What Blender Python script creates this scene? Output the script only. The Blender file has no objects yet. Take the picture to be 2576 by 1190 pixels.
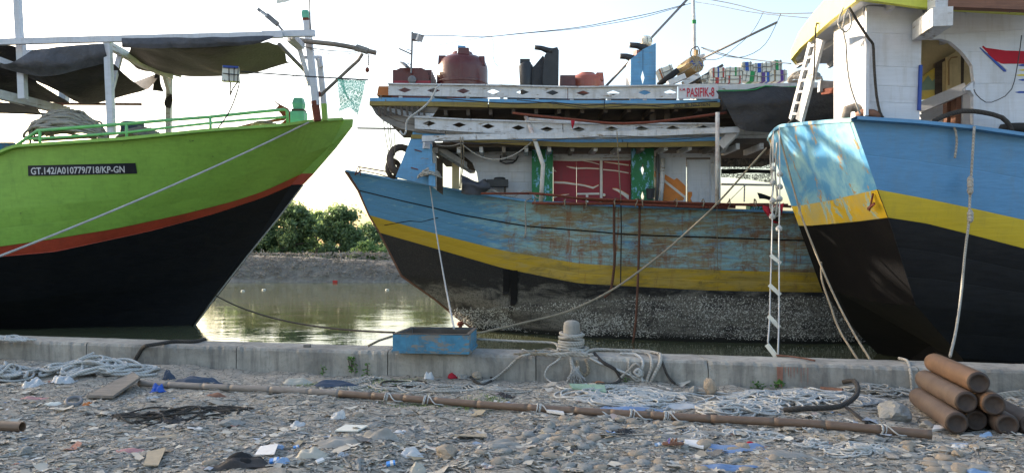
import bpy, math, random
import numpy as np
from mathutils import Vector, noise as mnoise
random.seed(7); np.random.seed(7)
C = bpy.context.scene
COL = C.collection
# ---------------------------------------------------------------- camera, light
F, CX, HZ, CH = 1881.5, 1288.0, 615.8, 1.7          # lens in photo pixels (2576 wide), centre, horizon row, eye height
cam = bpy.data.objects.new('camera', bpy.data.cameras.new('camera')); COL.objects.link(cam)
cam.location = (0, 0, CH); cam.rotation_euler = (math.pi/2, 0, 0)
cam.data.sensor_width = 36; cam.data.lens = F/2576*36; cam.data.shift_y = (HZ-595)/2576
cam.data.clip_end = 3000; C.camera = cam
SUN_AZ, SUN_EL = math.radians(-61), math.radians(15.5)   # azimuth from +Y, negative = to the west side (picture left)
sd = Vector((math.sin(SUN_AZ)*math.cos(SUN_EL), math.cos(SUN_AZ)*math.cos(SUN_EL), math.sin(SUN_EL)))
w = bpy.data.worlds.new('World'); C.world = w; w.use_nodes = True
nt = w.node_tree; bg = nt.nodes['Background']
sky = nt.nodes.new('ShaderNodeTexSky'); sky.sky_type = 'NISHITA'; sky.sun_disc = False
sky.sun_elevation = SUN_EL; sky.sun_rotation = SUN_AZ; sky.air_density = 1.0; sky.dust_density = 3.2; sky.ozone_density = .7
nt.links.new(sky.outputs[0], bg.inputs[0]); bg.inputs[1].default_value = 0.15
sun = bpy.data.objects.new('sun', bpy.data.lights.new('sun', 'SUN')); COL.objects.link(sun)
sun.data.energy = 3.2; sun.data.angle = math.radians(0.6); sun.data.color = (1, .86, .68)
sun.rotation_euler = (-sd).to_track_quat('-Z', 'Y').to_euler(); sun.location = (-20, 20, 20)
C.view_settings.view_transform = 'Standard'; C.view_settings.look = 'None'
C.view_settings.gamma = 1; C.view_settings.exposure = 1.72; C.view_settings.use_curve_mapping = False
C.render.engine = 'CYCLES'
try: C.cycles.use_denoising = True
except Exception: pass
# ---------------------------------------------------------------- helpers
def D(px, py, Y): return Vector(((px-CX)/F*Y, Y, CH+(HZ-py)/F*Y))
def G(px, py, z=0.0):                                   # point of the photo pixel on a level z
    Y = (CH-z)*F/(py-HZ); return D(px, py, Y)
WATER = -0.55
def lin(c):
    return tuple((v/12.92 if v <= .04045 else ((v+.055)/1.055)**2.4) for v in c)
def hx(s, k=1.0):
    s = s.lstrip('#'); return tuple(min(1, v*k) for v in lin([int(s[i:i+2], 16)/255 for i in (0, 2, 4)]))
class MB:
    def __init__(s): s.v = []; s.f = []; s.m = []; s.uv = None; s.col = None
    def add(s, vs, fs, m=0):
        b = len(s.v); s.v.extend([tuple(v) for v in vs]); s.f.extend([tuple(i+b for i in f) for f in fs]); s.m.extend([m]*len(fs)); return s
    def box(s, c, size, m=0, rz=0, ax=None, taper=1.0):
        hx_, hy, hz = [a/2 for a in size]; c = Vector(c)
        if ax is None:
            ax = (Vector((math.cos(rz), math.sin(rz), 0)), Vector((-math.sin(rz), math.cos(rz), 0)), Vector((0, 0, 1)))
        vs = []
        for k, t in ((-1, 1), (1, taper)):
            for i, j in ((-1, -1), (1, -1), (1, 1), (-1, 1)):
                vs.append(c+ax[0]*i*hx_*t+ax[1]*j*hy*t+ax[2]*k*hz)
        return s.add(vs, [(3, 2, 1, 0), (4, 5, 6, 7), (0, 1, 5, 4), (1, 2, 6, 5), (2, 3, 7, 6), (3, 0, 4, 7)], m)
    def bar(s, p, q, w, h, m=0, up=(0, 0, 1)):          # squared timber from p to q; w level, h upright
        p, q = Vector(p), Vector(q); t = (q-p); L = t.length; t.normalize(); up = Vector(up)
        if abs(t.dot(up)) > .97: up = Vector((0, 1, 0))
        sx = t.cross(up).normalized(); uz = sx.cross(t)
        return s.box((p+q)/2, (L, w, h), m, ax=(t, sx, uz))
    def tube(s, pts, r, n=6, m=0, caps=True, uv=True, lobes=0.0):
        pts = [Vector(p) for p in pts]; N = len(pts)
        if N < 2: return s
        rr = r if hasattr(r, '__len__') else [r]*N
        t0 = (pts[1]-pts[0]).normalized()
        a = Vector((0, 0, 1)) if abs(t0.z) < .9 else Vector((1, 0, 0))
        nrm = t0.cross(a).normalized(); b = len(s.v); L = 0
        for i in range(N):
            t = (pts[min(i+1, N-1)]-pts[max(i-1, 0)])
            if t.length < 1e-9: t = t0.copy()
            t.normalize(); nrm = (nrm-t*nrm.dot(t))
            if nrm.length < 1e-6: nrm = t.orthogonal()
            nrm.normalize(); bi = t.cross(nrm)
            if i: L += (pts[i]-pts[i-1]).length
            for k in range(n):
                an = 2*math.pi*k/n; R = rr[i]*(1+lobes*math.cos(3*an+L/rr[i]*.9)) if lobes else rr[i]
                s.v.append(tuple(pts[i]+nrm*(R*math.cos(an))+bi*(R*math.sin(an))))
        for i in range(N-1):
            for k in range(n):
                k2 = (k+1) % n; s.f.append((b+i*n+k, b+i*n+k2, b+(i+1)*n+k2, b+(i+1)*n+k)); s.m.append(m)
        if caps:
            s.f.append(tuple(b+k for k in range(n))[::-1]); s.f.append(tuple(b+(N-1)*n+k for k in range(n))); s.m += [m, m]
        return s
    def lathe(s, c, prof, n=24, m=0, ax=None):         # prof: list of (radius, height) about axis
        c = Vector(c); X, Yv, Z = ax or (Vector((1, 0, 0)), Vector((0, 1, 0)), Vector((0, 0, 1))); b = len(s.v)
        for r, h in prof:
            for k in range(n):
                a = 2*math.pi*k/n; s.v.append(tuple(c+X*(r*math.cos(a))+Yv*(r*math.sin(a))+Z*h))
        for i in range(len(prof)-1):
            for k in range(n):
                k2 = (k+1) % n; s.f.append((b+i*n+k, b+i*n+k2, b+(i+1)*n+k2, b+(i+1)*n+k)); s.m.append(m)
        s.f.append(tuple(b+k for k in range(n))[::-1]); s.f.append(tuple(b+(len(prof)-1)*n+k for k in range(n))); s.m += [m, m]
        return s
    def prism(s, front, off, m=0):                      # polygon pushed along off
        front = [Vector(p) for p in front]; off = Vector(off); n = len(front)
        fs = [tuple(range(n)), tuple(range(2*n-1, n-1, -1))]+[(i, i+n, (i+1) % n+n, (i+1) % n) for i in range(n)]
        return s.add(front+[p+off for p in front], fs, m)
    def grid(s, P, m=0, flip=False):                    # P[r][c]
        R, K = len(P), len(P[0]); fs = []
        for i in range(R-1):
            for j in range(K-1):
                q = (i*K+j, i*K+j+1, (i+1)*K+j+1, (i+1)*K+j); fs.append(q[::-1] if flip else q)
        return s.add([p for row in P for p in row], fs, m)
    def build(s, name, mats, parent=None, smooth=False, kind=None, loc=None, uvfn=None):
        me = bpy.data.meshes.new(name)
        v = np.array(s.v, dtype=float)
        if parent is not None: o0 = np.array(wloc(parent))
        elif loc is not None: o0 = np.array(loc, dtype=float)
        else: o0 = np.array([v[:, 0].mean(), v[:, 1].mean(), v[:, 2].min()])
        me.from_pydata((v-o0).tolist(), [], s.f)
        for mt in (mats if isinstance(mats, (list, tuple)) else [mats]): me.materials.append(mt)
        if any(s.m): me.polygons.foreach_set('material_index', s.m)
        if smooth: me.polygons.foreach_set('use_smooth', [True]*len(me.polygons))
        if s.col is not None:
            ca = me.color_attributes.new('tint', 'FLOAT_COLOR', 'POINT'); ca.data.foreach_set('color', np.asarray(s.col, dtype=np.float32).ravel())
        me.update()
        o = bpy.data.objects.new(name, me); COL.objects.link(o)
        if parent is not None: o.parent = parent
        else: o.location = o0
        if kind: o['kind'] = kind
        return o
def wloc(o):
    p = Vector((0, 0, 0))
    while o is not None: p = p+o.location; o = o.parent
    return p
def tag(o, label, cat, group=None):
    o['label'] = label; o['category'] = cat
    if group: o['group'] = group
    return o
def thing(name, label, cat, loc, group=None):
    o = bpy.data.objects.new(name, None); COL.objects.link(o); o.location = loc; o.empty_display_size = .2
    return tag(o, label, cat, group)
def copy_thing(o, loc, rot=None, scale=None, label=None):
    c = o.copy(); COL.objects.link(c); c.location = loc
    if rot is not None: c.rotation_euler = rot
    if scale is not None: c.scale = scale
    if label: c['label'] = label
    for ch in [x for x in o.children]:
        d = ch.copy(); COL.objects.link(d); d.parent = c
        for g in [x for x in ch.children]:
            e = g.copy(); COL.objects.link(e); e.parent = d
    return c
def spline(pts, step=.08):                              # Catmull-Rom
    P = [Vector(p) for p in pts]
    if len(P) < 3:
        n = max(2, int((P[1]-P[0]).length/step)); return [P[0].lerp(P[1], i/n) for i in range(n+1)]
    Q = [P[0]*2-P[1]]+P+[P[-1]*2-P[-2]]; out = []
    for i in range(1, len(Q)-2):
        a, b, c, d = Q[i-1:i+3]; n = max(2, int((c-b).length/step))
        for k in range(n):
            t = k/n
            out.append(.5*((2*b)+(c-a)*t+(2*a-5*b+4*c-d)*t*t+(3*b-a-3*c+d)*t**3))
    out.append(P[-1]); return out
def sag(p, q, s, n=24):
    p, q = Vector(p), Vector(q); return [p.lerp(q, i/n)-Vector((0, 0, s*4*(i/n)*(1-i/n))) for i in range(n+1)]
def slab(mb, px, Y, th, m=0):                          # outline read off the photo, at its own distance and thickness
    fn = Y if callable(Y) else (lambda x: Y)
    return mb.prism([D(x, y, fn(x)) for x, y in px], (0, th, 0), m)
# ---------------------------------------------------------------- materials
M = {}
def newmat(name):
    m = bpy.data.materials.new(name); m.use_nodes = True; M[name] = m
    return m, m.node_tree, m.node_tree.nodes['Principled BSDF']
def nd(t, typ, **kw):
    n = t.nodes.new(typ)
    for k, v in kw.items():
        if k.startswith('i_'):
            key = k[2:]; n.inputs[int(key) if key.isdigit() else key.replace('_', ' ')].default_value = v
        else: setattr(n, k, v)
    return n
def ramp(t, src, stops):
    r = t.nodes.new('ShaderNodeValToRGB'); e = r.color_ramp.elements
    while len(e) < len(stops): e.new(.5)
    for el, (p, c) in zip(e, stops):
        el.position = p; el.color = (*c, 1) if hasattr(c, '__len__') else (c, c, c, 1)
    t.links.new(src, r.inputs[0]); return r.outputs[0]
def mixc(t, fac, a, b, mode='MIX'):
    n = t.nodes.new('ShaderNodeMix'); n.data_type = 'RGBA'; n.blend_type = mode
    for s, k in ((fac, 0), (a, 6), (b, 7)):
        if hasattr(s, 'is_linked') or hasattr(s, 'links'): t.links.new(s, n.inputs[k])
        else: n.inputs[k].default_value = s if k == 0 else (*s, 1)
    return n.outputs[2]
def coords(t, scale=(1, 1, 1), rnd=True):
    tc = t.nodes.new('ShaderNodeTexCoord'); mp = t.nodes.new('ShaderNodeMapping'); mp.inputs['Scale'].default_value = scale
    t.links.new(tc.outputs['Object'], mp.inputs[0])
    if rnd:
        oi = t.nodes.new('ShaderNodeObjectInfo'); mu = nd(t, 'ShaderNodeMath', operation='MULTIPLY'); mu.inputs[1].default_value = 37
        t.links.new(oi.outputs['Random'], mu.inputs[0]); t.links.new(mu.outputs[0], mp.inputs['Location'])
    return mp.outputs[0]
def noise(t, vec, scale, detail=5, rough=.6, dist=0):
    n = nd(t, 'ShaderNodeTexNoise'); n.inputs['Scale'].default_value = scale; n.inputs['Detail'].default_value = detail
    n.inputs['Roughness'].default_value = rough; n.inputs['Distortion'].default_value = dist
    t.links.new(vec, n.inputs['Vector']); return n.outputs['Fac']
def paint(name, col, var=.12, dirt=(.10, .085, .065), dirt_amt=.35, streak=.4, chips=None, chip_amt=.0, rough=.55, bump=.25,
          grain=(1, 1, 1), gscale=8, metal=0, chip_stretch=(1, 1, 1), chip_scale=3):
    m, t, b = newmat(name)
    v = coords(t, grain)
    n1 = noise(t, v, gscale, 6, .65)
    c = mixc(t, ramp(t, n1, [(.3, 0), (.7, 1)]), tuple(x*(1-var) for x in col), tuple(min(1, x*(1+var)) for x in col))
    if dirt_amt:
        n2 = noise(t, coords(t), 1.7, 8, .7, .4)
        c = mixc(t, ramp(t, n2, [(.48, 0), (.75, dirt_amt)]), c, dirt)
    if streak:
        n3 = noise(t, coords(t, (7, 7, .5)), 1.4, 5, .7)
        c = mixc(t, ramp(t, n3, [(.52, 0), (.8, streak)]), c, dirt)
    h = n1
    if chips:
        n4 = noise(t, coords(t, chip_stretch), chip_scale, 9, .72, .3)
        fc = ramp(t, n4, [(1-chip_amt-.34, 0), (1-chip_amt-.31, 1)])
        c = mixc(t, fc, c, chips); h = mixc(t, .5, n1, fc)
    t.links.new(c, b.inputs['Base Color'])
    b.inputs['Roughness'].default_value = rough; b.inputs['Metallic'].default_value = metal
    bp = nd(t, 'ShaderNodeBump'); bp.inputs['Strength'].default_value = bump; bp.inputs['Distance'].default_value = .02
    t.links.new(h, bp.inputs['Height']); t.links.new(bp.outputs[0], b.inputs['Normal'])
    return m
WOOD = (.5, 1, 9)
paint('green_hull', hx('#84ad4a', 1.1), .08, (.04, .06, .02), .25, .25, rough=.5, grain=(1, 1, 5), gscale=3, chips=(.05, .06, .03), chip_amt=.0)
paint('green_rail', hx('#6db56a', 1.1), .12, (.2, .3, .25), .5, .2, rough=.5)
paint('teal', hx('#5aa58c', 1.1), .12, (.1, .15, .12), .4, .2, rough=.5)
paint('red_band', hx('#a8432f', 1.1), .1, (.08, .03, .02), .3, .3, rough=.5)
paint('black_hull', (.006, .0065, .009), .35, (.016, .015, .014), .4, .35, rough=.6, grain=(1, 1, 5), gscale=3)
M['black_hull'].node_tree.nodes['Principled BSDF'].inputs['Specular IOR Level'].default_value = .25
paint('white_paint', (.54, .56, .61), .06, (.28, .25, .21), .3, .45, rough=.55, grain=WOOD, gscale=3)
paint('white_worn', (.55, .56, .58), .08, (.2, .17, .13), .6, .6, chips=(.22, .17, .12), chip_amt=.07, chip_stretch=(1.2, 1, 7), rough=.65, grain=WOOD, gscale=3)
paint('yellow_paint', hx('#c6ab26', 1.0), .08, (.25, .19, .05), .3, .3, rough=.5, grain=WOOD, gscale=3)
paint('yellow_roof', hx('#f0dc70', 1.0), .06, (.5, .42, .2), .3, .3, rough=.55)
paint('lime_fascia', hx('#c9cc4a', .9), .08, (.2, .2, .05), .3, .3, chips=(.12, .10, .07), chip_amt=.02, rough=.55)
paint('blue_paint', hx('#5188b4', 1.0), .1, (.12, .2, .27), .5, .45, rough=.5, grain=(1, 1, 6), gscale=4)
paint('ship_blue', hx('#5c94bd', 1.0), .12, (.08, .1, .12), .45, .4, chips=(.20, .18, .16), chip_amt=.05, chip_stretch=(1.2, 1, 7), rough=.6, grain=WOOD, gscale=3)
paint('gold_paint', hx('#86743a', .95), .15, (.10, .08, .04), .6, .6, rough=.65, grain=WOOD, gscale=3)
paint('maroon_plastic', hx('#5c2522', .9), .1, (.16, .10, .08), .45, .3, rough=.35)
paint('pink_plastic', hx('#98503f', 1.0), .1, (.3, .2, .16), .4, .3, rough=.4)
paint('black_plastic', (.018, .019, .022), .3, (.06, .06, .06), .5, .3, rough=.5)
paint('rust', hx('#6b3423', 1.1), .35, (.05, .03, .02), .6, .2, rough=.85, bump=.6, gscale=20)
paint('rusty_white', (.62, .6, .57), .1, hx('#8a4a22'), .9, .5, rough=.7, gscale=14)
paint('dark_wood', (.075, .058, .045), .35, (.02, .018, .016), .6, .3, rough=.85, grain=(1, 1, 7), gscale=5, bump=.5)
paint('grey_wood', (.20, .175, .15), .3, (.08, .07, .06), .6, .3, rough=.85, grain=(.5, 6, 6), gscale=6, bump=.5)
paint('brown_wood', (.19, .085, .05), .3, (.06, .03, .02), .5, .3, rough=.7, grain=(.5, 1, 9), gscale=5)
paint('cream', hx('#c9b98d', 1.0), .1, (.2, .16, .1), .4, .3, rough=.6)
paint('orange_paint', hx('#c9772c', 1.1), .1, (.2, .1, .05), .3, .2, rough=.6)
paint('door_red', hx('#8e2030', 1.0), .08, (.12, .04, .05), .4, .4, rough=.55, grain=WOOD, gscale=3)
paint('mural_white', (.66, .62, .58), .05, (.3, .25, .2), .3, .2, rough=.6)
paint('mural_yellow', hx('#d3bd4c', 1.0), .15, (.25, .3, .3), .5, .2, rough=.6)
paint('pillar_green', hx('#1f7446', 1.0), .15, (.05, .12, .08), .3, .3, chips=hx('#7cb2d2'), chip_amt=.11, chip_stretch=(3, 3, 1.5), rough=.6)
paint('sign_black', (.010, .011, .02), .1, (.05, .05, .05), .2, .1, rough=.5)
paint('letter_white', (.62, .62, .64), .05, (.4, .4, .4), .3, 0, rough=.6)
paint('letter_red', hx('#b0203c', 1.0), .05, (.3, .1, .1), .3, 0, rough=.6)
paint('letter_black', (.02, .02, .018), .1, (.15, .12, .05), .3, 0, rough=.6)
paint('navy', hx('#1d3f8c', 1.1), .1, (.1, .1, .15), .3, .2, rough=.6)
paint('rubber', (.022, .020, .019), .3, (.09, .08, .07), .7, .2, rough=.85)
paint('tyre_brown', (.12, .09, .075), .3, (.05, .045, .04), .6, .2, rough=.85)
paint('foam_white', (.66, .65, .58), .06, (.4, .36, .28), .5, .2, rough=.7)
paint('tan_card', hx('#9c8258', .9), .1, (.2, .15, .1), .4, .2, rough=.75)
paint('cloth_red', hx('#a31228', 1.0), .1, (.1, .02, .03), .3, 0, rough=.85)
paint('cloth_dark', (.035, .032, .033), .3, (.1, .09, .08), .4, 0, rough=.9)
paint('cloth_black', (.012, .012, .013), .3, (.05, .05, .05), .4, 0, rough=.9)
paint('cloth_blue', hx('#3a4658', 1.0), .2, (.1, .11, .12), .5, 0, rough=.9)
paint('band_blue', hx('#2355b0', 1.0), .1, rough=.7); paint('band_green', hx('#1f8a4c', 1.0), .1, rough=.7)
paint('band_red', hx('#b8322e', 1.0), .1, rough=.7); paint('band_purple', hx('#5a3a86', 1.0), .1, rough=.7)
paint('tray_blue', hx('#47809c', .95), .25, (.09, .08, .065), .85, .7, chips=(.2, .19, .17), chip_amt=.13, chip_stretch=(1, 1, 2.5), rough=.75, gscale=9)
paint('tray_wood', (.10, .08, .065), .3, (.03, .025, .02), .6, .4, rough=.9)
paint('bamboo', hx('#6f5a4a', .95), .18, (.07, .05, .04), .6, 0, rough=.5, grain=(1.2, 12, 12), gscale=3)
paint('bamboo_grey', hx('#857c74', .9), .18, (.07, .05, .04), .6, 0, rough=.6, grain=(1.2, 12, 12), gscale=3)
paint('cylinder_orange', (.155, .088, .050), .12, hx('#4a3628'), .75, .2, rough=.5, gscale=5, bump=.15)
paint('cylinder_brown', (.115, .080, .060), .12, hx('#3d2e26'), .75, .2, rough=.55, gscale=5, bump=.15)
paint('cylinder_end', hx('#44362e', .8), .25, hx('#2a211c'), .7, 0, rough=.65, gscale=18, bump=.4)
paint('stone_warm', hx('#978a7a', 1.0), .15, hx('#6c655c'), .5, 0, rough=.9, gscale=12, bump=.4)
paint('stone_grey', hx('#8d8c88', 1.0), .15, hx('#5c5b57'), .5, 0, rough=.9, gscale=9, bump=.5)
paint('lamp_grey', (.16, .16, .17), .1, (.06, .06, .06), .4, 0, rough=.5)
paint('lamp_glass', (.45, .46, .48), .05, (.2, .2, .2), .2, 0, rough=.15)
paint('wire', (.045, .045, .05), .1, dirt_amt=0, streak=0, rough=.6)
paint('carton', hx('#9c907c', 1.0), .1, (.15, .13, .1), .5, 0, rough=.85)
paint('paper_white', (.62, .62, .62), .05, (.35, .33, .3), .5, 0, rough=.7)
paint('pack_blue', hx('#3f86cf', 1.0), .1, (.2, .25, .3), .4, 0, rough=.5)
paint('stone_green', hx('#7d9a86', 1.0), .1, (.2, .2, .18), .4, 0, rough=.6)
paint('pink_scrap', hx('#a97a7a', 1.0), .1, (.25, .2, .18), .5, 0, rough=.8)
paint('orange_scrap', hx('#a8622c', 1.0), .1, (.2, .12, .08), .5, 0, rough=.7)
paint('sheet_blue', hx('#6a82a6', 1.0), .15, (.25, .25, .24), .6, 0, rough=.7)
paint('mud_cloth', (.27, .255, .23), .25, (.12, .11, .1), .6, 0, rough=.9)
paint('purple', hx('#7c6fb0', 1.0), .1, rough=.7)

def rope_mat(name, col, dark, tw=1.0):
    m, t, b = newmat(name)
    v = coords(t)
    n = noise(t, v, 6, 4); n2 = noise(t, v, 60, 3)
    w_ = nd(t, 'ShaderNodeTexWave', wave_type='BANDS', bands_direction='DIAGONAL'); w_.inputs['Scale'].default_value = 14; w_.inputs['Distortion'].default_value = 3
    t.links.new(v, w_.inputs['Vector'])
    c = mixc(t, ramp(t, n, [(.35, 0), (.75, .7)]), col, dark)
    c = mixc(t, ramp(t, w_.outputs['Fac'], [(.1, .55*tw), (.5, 0)]), c, dark)
    t.links.new(c, b.inputs['Base Color']); b.inputs['Roughness'].default_value = .95
    bp = nd(t, 'ShaderNodeBump'); bp.inputs['Strength'].default_value = .6; bp.inputs['Distance'].default_value = .01
    t.links.new(mixc(t, .5, w_.outputs['Fac'], n2), bp.inputs['Height']); t.links.new(bp.outputs[0], b.inputs['Normal'])
rope_mat('rope', (.44, .42, .38), (.20, .18, .155)); rope_mat('rope_grey', (.27, .26, .24), (.11, .10, .09))
rope_mat('rope_tan', (.30, .25, .18), (.12, .10, .07)); rope_mat('rope_dark', (.055, .048, .042), (.02, .018, .016))
rope_mat('rope_pale', (.50, .50, .49), (.30, .29, .27)); rope_mat('rope_rust', (.16, .07, .045), (.07, .035, .025))

# weathered blue planks of the middle ship: peeled paint, tan and rust wood where it has worn (more towards midships)
def worn_hull(name, base, pale, dark_low=False, wood=hx('#8d7250'), wood2=hx('#6f4630'), amt=0.0):
    m, t, b = newmat(name)
    o = coords(t, rnd=False); sx = nd(t, 'ShaderNodeSeparateXYZ'); t.links.new(o, sx.inputs[0])
    wear = nd(t, 'ShaderNodeMapRange'); t.links.new(sx.outputs[0], wear.inputs[0])
    wear.inputs[1].default_value = -3.9; wear.inputs[2].default_value = -2.0; wear.inputs[3].default_value = -.11; wear.inputs[4].default_value = .105+amt
    def patch(st, sc, lo, hi, seed, k=1.0):
        mp = coords(t, st, False); a = nd(t, 'ShaderNodeVectorMath', operation='ADD'); a.inputs[1].default_value = (seed, seed*2, seed*.7)
        t.links.new(mp, a.inputs[0]); n = noise(t, a.outputs[0], sc, 9, .74, .5)
        ad = nd(t, 'ShaderNodeMath', operation='MULTIPLY_ADD'); t.links.new(wear.outputs[0], ad.inputs[0]); ad.inputs[1].default_value = k; t.links.new(n, ad.inputs[2])
        return ramp(t, ad.outputs[0], [(lo, 0), (hi, 1)])
    n1 = noise(t, coords(t, (.6, 1, 9), False), 3, 7, .7)
    c = mixc(t, ramp(t, n1, [(.3, 0), (.72, 1)]), base, tuple(x*.82 for x in base))
    c = mixc(t, patch((.7, 1, 4), 1.6, .47, .62, 3.1), c, pale)
    c = mixc(t, patch((.8, 1, 3.6), 1.5, .52, .66, 9.7), c, wood)
    c = mixc(t, patch((1.6, 1, 1.3), 1.3, .60, .74, 15.3), c, wood2)
    c = mixc(t, patch((6, 1, .5), 1.3, .62, .78, 4.4), c, hx('#875333'))            # rust runs
    c = mixc(t, patch((1.2, 1, 14), 2.2, .60, .62, 21., .3), c, pale)                     # horizontal scratches
    c = mixc(t, patch((1, 1, 16), 2.8, .64, .655, 27., .2), c, (.05, .045, .04))
    t.links.new(c, b.inputs['Base Color']); b.inputs['Roughness'].default_value = .72
    bp = nd(t, 'ShaderNodeBump'); bp.inputs['Strength'].default_value = .5; bp.inputs['Distance'].default_value = .02
    t.links.new(n1, bp.inputs['Height']); t.links.new(bp.outputs[0], b.inputs['Normal'])
worn_hull('hull_blue_worn', hx('#5c96bf', 1.0), hx('#92b8be', 1.0), wood=hx('#8d8164'), wood2=hx('#7a5f4a'))
worn_hull('hull_yellow_worn', hx('#c29f26', 1.0), hx('#b0964c', 1.0), wood=hx('#8f7a38'), wood2=hx('#5b5038'), amt=-.06)
def fouled():
    m, t, b = newmat('fouled_black')
    o = coords(t, rnd=False); sx = nd(t, 'ShaderNodeSeparateXYZ'); t.links.new(o, sx.inputs[0])
    lowf = nd(t, 'ShaderNodeMapRange'); t.links.new(sx.outputs[2], lowf.inputs[0])
    lowf.inputs[1].default_value = 1.5; lowf.inputs[2].default_value = .95; lowf.inputs[3].default_value = -.13; lowf.inputs[4].default_value = .17
    n = noise(t, coords(t, (.7, 1, 2.4), False), 1.8, 9, .72, .4); ad = nd(t, 'ShaderNodeMath', operation='ADD')
    t.links.new(n, ad.inputs[0]); t.links.new(lowf.outputs[0], ad.inputs[1])
    c = mixc(t, ramp(t, ad.outputs[0], [(.50, 0), (.70, 1)]), (.010, .010, .012), (.20, .185, .16))
    n2 = noise(t, coords(t, (1, 1, 1), False), 28, 4, .7)
    c = mixc(t, ramp(t, n2, [(.5, 0), (.6, .8)]), c, (.03, .028, .026))
    n3 = noise(t, coords(t, (3, 1, .5), False), 1.2, 5, .6); c = mixc(t, ramp(t, n3, [(.58, 0), (.68, .8)]), c, (.02, .019, .018))
    wet = ramp(t, sx.outputs[2], [(.10, 1), (.2, 0)]); c = mixc(t, wet, c, (.012, .012, .01))
    t.links.new(c, b.inputs['Base Color']); b.inputs['Roughness'].default_value = .8
    bp = nd(t, 'ShaderNodeBump'); bp.inputs['Strength'].default_value = .8; bp.inputs['Distance'].default_value = .03
    t.links.new(n2, bp.inputs['Height']); t.links.new(bp.outputs[0], b.inputs['Normal'])
fouled()
paint('barnacle', (.58, .57, .53), .3, (.15, .14, .12), .5, 0, rough=.9)
# transom paint of the right boat: faded pale mint over blue, orange scrapes
def transom_mat(name, base, pale, scrape, a1=.50, a2=.62):
    m, t, b = newmat(name)
    n1 = noise(t, coords(t, (1, 1, 1), False), 1.3, 7, .65, .4)
    c = mixc(t, ramp(t, n1, [(a1-.08, 0), (a1+.1, 1)]), base, pale)
    n2 = noise(t, coords(t, (3, 2.2, .8), False), 1.6, 9, .75, .5)
    c = mixc(t, ramp(t, n2, [(a2, 0), (a2+.03, 1)]), c, scrape)
    n3 = noise(t, coords(t, (3, 3, 8), False), 4, 9, .8); c = mixc(t, ramp(t, n3, [(.66, 0), (.68, 1)]), c, tuple(x*.45 for x in base))
    t.links.new(c, b.inputs['Base Color']); b.inputs['Roughness'].default_value = .6 if base[2] > .01 else .95
    if base[2] <= .01 and base[0] <= .01: b.inputs['Specular IOR Level'].default_value = .1
    bp = nd(t, 'ShaderNodeBump'); bp.inputs['Strength'].default_value = .25; bp.inputs['Distance'].default_value = .02
    t.links.new(n3, bp.inputs['Height']); t.links.new(bp.outputs[0], b.inputs['Normal'])
transom_mat('transom_blue', hx('#4486b4', 1.0), hx('#86b2bb', 1.0), hx('#9c8458'), .50, .59)
transom_mat('transom_yellow', hx('#c2a21c', 1.0), hx('#a89c62', 1.0), hx('#86a8ac'), .52, .56)
transom_mat('transom_black', (.005, .005, .006), (.008, .0077, .0075), (.016, .015, .013), .56, .68)

def tarp_mat(name, col, spec=.5):
    m, t, b = newmat(name)
    n = noise(t, coords(t), 3, 6, .6, .5); n2 = noise(t, coords(t, (1, 1, 1)), 14, 5, .6)
    t.links.new(mixc(t, ramp(t, n, [(.35, 0), (.7, 1)]), tuple(x*.5 for x in col), tuple(x*1.0 for x in col)), b.inputs['Base Color'])
    b.inputs['Roughness'].default_value = .6
    bp = nd(t, 'ShaderNodeBump'); bp.inputs['Strength'].default_value = .5; bp.inputs['Distance'].default_value = .04
    t.links.new(n2, bp.inputs['Height']); t.links.new(bp.outputs[0], b.inputs['Normal'])
tarp_mat('tarp_brown', (.030, .025, .026)); tarp_mat('tarp_charcoal', (.030, .031, .037)); tarp_mat('tarp_grey', (.075, .08, .10))
def net_mat(name, col, scale, alpha_lo):                # woven shade net: real holes between threads too fine to model
    m, t, b = newmat(name)
    n = noise(t, coords(t, (3, 3, 14)), scale, 4, .7); n2 = noise(t, coords(t, (14, 3, 2)), scale, 4, .7)
    mx = nd(t, 'ShaderNodeMath', operation='MAXIMUM'); t.links.new(n, mx.inputs[0]); t.links.new(n2, mx.inputs[1])
    t.links.new(ramp(t, mx.outputs[0], [(alpha_lo, 0), (alpha_lo+.04, 1)]), b.inputs['Alpha'])
    b.inputs['Base Color'].default_value = (*col, 1); b.inputs['Roughness'].default_value = .8
net_mat('shade_net', (.04, .042, .04), 5, .50); net_mat('green_net', (.16, .50, .36), 9, .47)
def plastic_mat(name, col, alpha):
    m, t, b = newmat(name); n = noise(t, coords(t), 9, 5, .6)
    t.links.new(mixc(t, n, tuple(x*.7 for x in col), col), b.inputs['Base Color']); b.inputs['Alpha'].default_value = alpha
    b.inputs['Roughness'].default_value = .35
plastic_mat('bag_clear', (.62, .65, .68), .75); plastic_mat('bag_white', (.60, .60, .60), .95)
plastic_mat('bag_cream', (.50, .46, .38), .95); plastic_mat('bag_blue', (.25, .38, .58), .9)

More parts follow.
